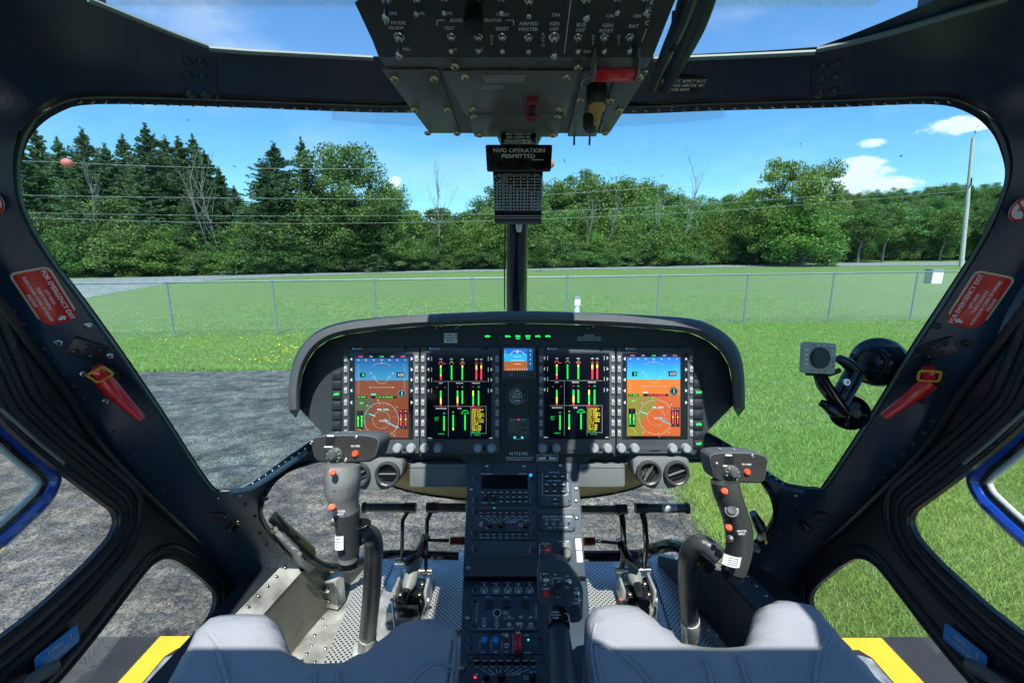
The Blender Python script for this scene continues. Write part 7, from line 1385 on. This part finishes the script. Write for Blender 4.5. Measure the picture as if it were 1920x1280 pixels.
# ================================================================== EMERGENCY HANDLES, PLACARDS ON THE POSTS
def post_set(side):
    L_ = side == 'left'; mu = (lambda u: u) if L_ else (lambda u: 1920-u)
    h = [(196, 697), (225, 714), (256, 735), (284, 762)] if L_ else [(1744, 702), (1712, 713), (1676, 732), (1643, 757)]
    c = h[0]; th = thing('emergency_handle', fn(*c), 'red emergency door handle with yellow ring on the '+side+' windshield post', 'emergency handle')
    mb = MB(); mb.lathe([(.020, 0), (.020, .004), (.015, .007), (.013, .018), (0, .018)], 'black', 22, onsheet(c[0], c[1]+6, 0)); mb.build('hub', th)
    P = [fn(u, v)+nrm(u, v)*(.020+.006*i) for i, (u, v) in enumerate(h)]; mb = MB(); mb.tube(smooth(P, 5), [(.0145, .009), (.0145, .010), (.0110, .008), (.0065, .006)], 'red', 18, up=tuple(nrm(*h[1]))); mb.build('lever', th, ang=60)
    T = onsheet(191 if L_ else 1736, 684 if L_ else 686, .026, R(15 if L_ else 18)); w_, h_ = .0130, .0100
    mb = MB(); q = rrect(-w_, -h_, w_, h_, .004, 4); pts = [T @ Vector((a, b, 0)) for a, b in q]; pts.append(pts[0]); mb.tube(pts, .0021, 'yellow', 10); mb.build('pull_ring', th, ang=60)
    mb = MB(); T2 = T @ Matrix.Rotation(R(-8 if L_ else 8), 4, 'Z'); mb.box(-.0080, -.0075, -.014, .0080, .0100, .003, 'red', .002, T2); mb.build('safety_tab', th)
    pc_ = (167, 656) if L_ else (1756, 655); T = onsheet(*pc_, 0, R(-42 if L_ else 42)); mb = MB(); mb.prism(rrect(-.024, -.017, .024, .017, .004), 0, .0022, 'door', T, .001)
    for a, b in ((-.014, -.007), (-.004, .007), (.006, -.007), (.014, .007)): mb.lathe([(.0042, .002), (.0038, .0040), (0, .0046)], 'door', 12, T @ Matrix.Translation((a, b, 0)))
    mb.build('backing_plate', th)
    for (u, v) in ([(110,642),(166,609),(206,666),(155,700),(197,751)] if L_ else [(1756,611),(1811,643),(1720,666),(1767,700),(1728,750)]):
        mb = MB() ; inst(SCS if L_ else SCD, 'screw', th, onsheet(u, v, 0) @ Matrix.Scale(1.45, 4))
    # red instruction placard
    ctr, rot = ((88, 557), -57) if L_ else ((1832, 564), 56)
    T = onsheet(*ctr, .0015, 0); zc = nrm(*ctr)
    a, b = (ctr[0]+(-20 if L_ else -20), ctr[1]+(-31 if L_ else 30)), (ctr[0]+20, ctr[1]+(31 if L_ else -30))
    o_ = fn(*ctr)+zc*.0025; x_ = (fn(*b)-fn(*a)).normalized(); F_ = Fr(o_, x_, zc.cross(x_)); k = px(D(*ctr))
    hw, hh = 56*k, 29*k; th = thing('exit_placard', None, 'red emergency exit placard with pale border on the '+side+' windshield post', 'placard', None, F_.M)
    mb = MB(); mb.prism(rrect(-hw, -hh, hw, hh, .009, 4), -.001, .0004, 'cream', None, .0002); mb.prism(rrect(-hw+.0028, -hh+.0028, hw-.0028, hh-.0028, .007, 4), 0, .0010, 'redplac', None, .0002); mb.build('plate', th, F_.M)
    mb = MB(); mb.text('FOR EMERGENCY EXIT', 0, hh*.62, .0062, 'white', z=.0014, wmax=hw*1.78)
    for i, s_ in enumerate(('LIFT RING', 'TURN HANDLE', 'PUSH DOOR CLEAR OF HINGES', 'RELEASE')): mb.text(s_, 0, hh*(.20-.30*i), .0040, 'white', z=.0014, wmax=hw*1.6)
    ax, ay = (hw*.80, -hh*.05) if L_ else (-hw*.80, hh*.10); an = R(90 if L_ else 90-2*0)
    d = Vector((-.25, 1)).normalized() if L_ else Vector((.25, 1)).normalized()
    n_ = Vector((-d.y, d.x)); q = Vector((ax, ay)); tip = q+d*.010; mb.add([tuple(q+n_*.0022)+(.0014,), tuple(q-n_*.0022)+(.0014,), tuple(q+d*.005-n_*.0022)+(.0014,), tuple(q+d*.005+n_*.0022)+(.0014,), tuple(q+d*.005-n_*.0050)+(.0014,), tuple(tip)+(.0014,), tuple(q+d*.005+n_*.0050)+(.0014,)], [(0, 1, 2, 3), (4, 5, 6)], 'white')
    mb.closed = False; mb.build('lettering', th, F_.M)
    # round prohibition sticker
    c = (-13, 378) if L_ else (1914, 392); o_ = fn(*c)+nrm(*c)*.002; F_ = Fr(o_, R3, nrm(*c).cross(R3)); k = px(D(*c)); th = thing('round_sticker', None, 'round white sticker with red rim at the '+side+' edge of the post', 'sticker', None, F_.M)
    mb = MB(); mb.lathe([(22*k, 0), (22*k, .0006), (0, .0006)], 'white', 28); mb.arc(0, 0, 20*k, 4*k, 'red', z=.001); mb.arc(2*k, -5*k, 9*k, 2.5*k, 'black', z=.0009, a0=20, a1=170); mb.arc(2*k, -5*k, 5*k, 1.6*k, 'bezel', z=.0009, a0=20, a1=170); mb.line(-13*k, 13*k, 13*k, -13*k, 3*k, 'red', z=.0011); mb.build('disc', th, F_.M)
post_set('left'); post_set('right')

# ================================================================== SUCTION MOUNT ON THE RIGHT WINDSHIELD
SM = thing('suction_mount', pt(1640, 680, .82), 'black suction cup camera mount with grey square plate stuck on the right windshield', 'camera mount')
def lath(mb, prof, m, u, v, t, dirv, n=28): mb.lathe(prof, m, n, M_at(pt(u, v, t), dirv))
nd = (-ray(1640, 680)+Vector((-.35, .10, .05))).normalized()
mb = MB(); lath(mb, [(.0415, -.004), (.0430, .000), (.0425, .003), (.034, .010), (.026, .016), (.020, .018)], 'gloss', 1645, 678, .83, nd, 36); cup = mb.build('suction_cup', SM, ang=25)
mb = MB(); lath(mb, [(.0440, -.007), (.0445, -.003), (.0430, -.001)], 'greyrub', 1645, 678, .83, nd, 36); mb.build('cup_rim', cup)
mb = MB(); lath(mb, [(.019, .010), (.020, .016), (.020, .034), (.0165, .036), (.0160, .030), (0, .030)], 'bezel', 1643, 679, .83, nd, 26); mb.build('lever_hub', SM, ang=30)
mb = MB(); lath(mb, [(.0215, .036), (.0215, .048), (.0175, .050), (.0165, .046), (0, .046)], 'gloss', 1643, 679, .83, nd, 26); mb.build('locking_ring', SM, ang=30)
mb = MB(); mb.tube(smooth([pt(*p) for p in [(1572,672,.76),(1590,682,.765),(1608,700,.77),(1626,712,.775)]], 4), [(.006, .007), (.010, .010), (.013, .010), (.009, .007)], 'gloss', 12); mb.build('collar_arm', SM)
mb = MB(); mb.tube([pt(1602,700,.765), pt(1584,732,.76), pt(1566,764,.755)], [(.017, .010), (.0165, .010), (.015, .009)], 'gloss', 12); up_ = mb.build('upper_arm', SM)
mb = MB(); lath(mb, [(.0055, 0), (.0055, .004), (.003, .004), (.003, .002), (0, .002)], 'steel', 1585, 716, .742, -F3, 14); mb.build('arm_bolt', up_)
mb = MB(); mb.tube([pt(1536,700,.745), pt(1545,722,.75), pt(1562,745,.752), pt(1580,768,.755)], [(.010, .009), (.015, .010), (.015, .010), (.014, .009)], 'gloss', 12); mb.build('lower_arm', SM)
mb = MB(); mb.tube([pt(1512,699,.745), pt(1555,701,.745), pt(1574,694,.745)], .0045, 'black', 8); mb.build('holder_bar', SM)
# grey plate with disc, on the arm
PF2 = camfr(1536.5, 671, .735); PF2.M = PF2.M @ Matrix.Rotation(R(8), 4, 'Y') @ Matrix.Rotation(R(-3), 4, 'Z'); k = px(.735)
mb = MB(); mb.prism(rrect(-35*k, -29*k, 35*k, 29*k, .006, 4), -.006, 0, 'knob', None, .0015)
for i in range(4): mb.rect((-30)*k, (-14+i*9)*k, (-24)*k, (-11.5+i*9)*k, 'white', z=.0005); 
for i in range(3): mb.rect((24)*k, (6+i*8)*k, (30)*k, (8.5+i*8)*k, 'white', z=.0005); mb.disc((-14+13*i)*k, -24*k, 1.6*k, 'black', z=.0005); mb.rect((-6+12*i)*k, 23*k, (0+12*i)*k, 25*k, 'white', z=.0005)
mb.disc(-13*k, 24*k, 1.4*k, 'black', z=.0005); mb.disc(28*k, -6*k, 1.6*k, 'black', z=.0005); mb.disc(28*k, -15*k, 1.6*k, 'black', z=.0005); M['plate'] = mat('grey green plastic plate', (0.42, 0.46, 0.43), .5, var=.05); mb.mats[0] = M['plate']; pl = mb.build('square_plate', SM, PF2.M)
mb = MB(); mb.lathe([(20*k, 0), (20*k, .003), (18.5*k, .0045), (0, .0045)], 'darkkey', 30); mb.arc(0, 0, 15*k, .7*k, 'black', z=.0048); mb.text('EVOC', 0, 0, 3.6*k, 'bezel', z=.0049); mb.build('round_pad', pl, PF2.M)
# lower half cup with lever
n2 = (-ray(1590, 774)+Vector((-.1, 0, .25))).normalized(); mb = MB(); lath(mb, [(.029, -.010), (.030, -.004), (.0295, 0), (.026, .0), (.024, -.008), (0, -.008)], 'gloss', 1592, 772, .775, n2, 30); c2 = mb.build('lower_cup', SM, ang=30)
mb = MB(); T = M_at(pt(1592, 772, .775), n2); mb.box(-.003, -.026, -.008, .003, .026, -.001, 'gloss', .001, T); mb.box(-.026, -.003, -.008, .026, .003, -.001, 'gloss', .001, T); mb.build('cup_rib', c2)
mb = MB(); mb.tube([pt(1606,758,.765), pt(1596,770,.755), pt(1610,776,.76)], [(.006, .004), (.011, .005), (.008, .004)], 'bezel', 8); mb.build('release_tab', SM)
mb = MB(); mb.tube(smooth([pt(*p) for p in [(1537,754,.755),(1550,760,.75),(1562,770,.75),(1580,774,.755)]], 4), [(.007, .005), (.010, .008), (.012, .009), (.010, .007)], 'gloss', 12); mb.build('wing_lever', SM)
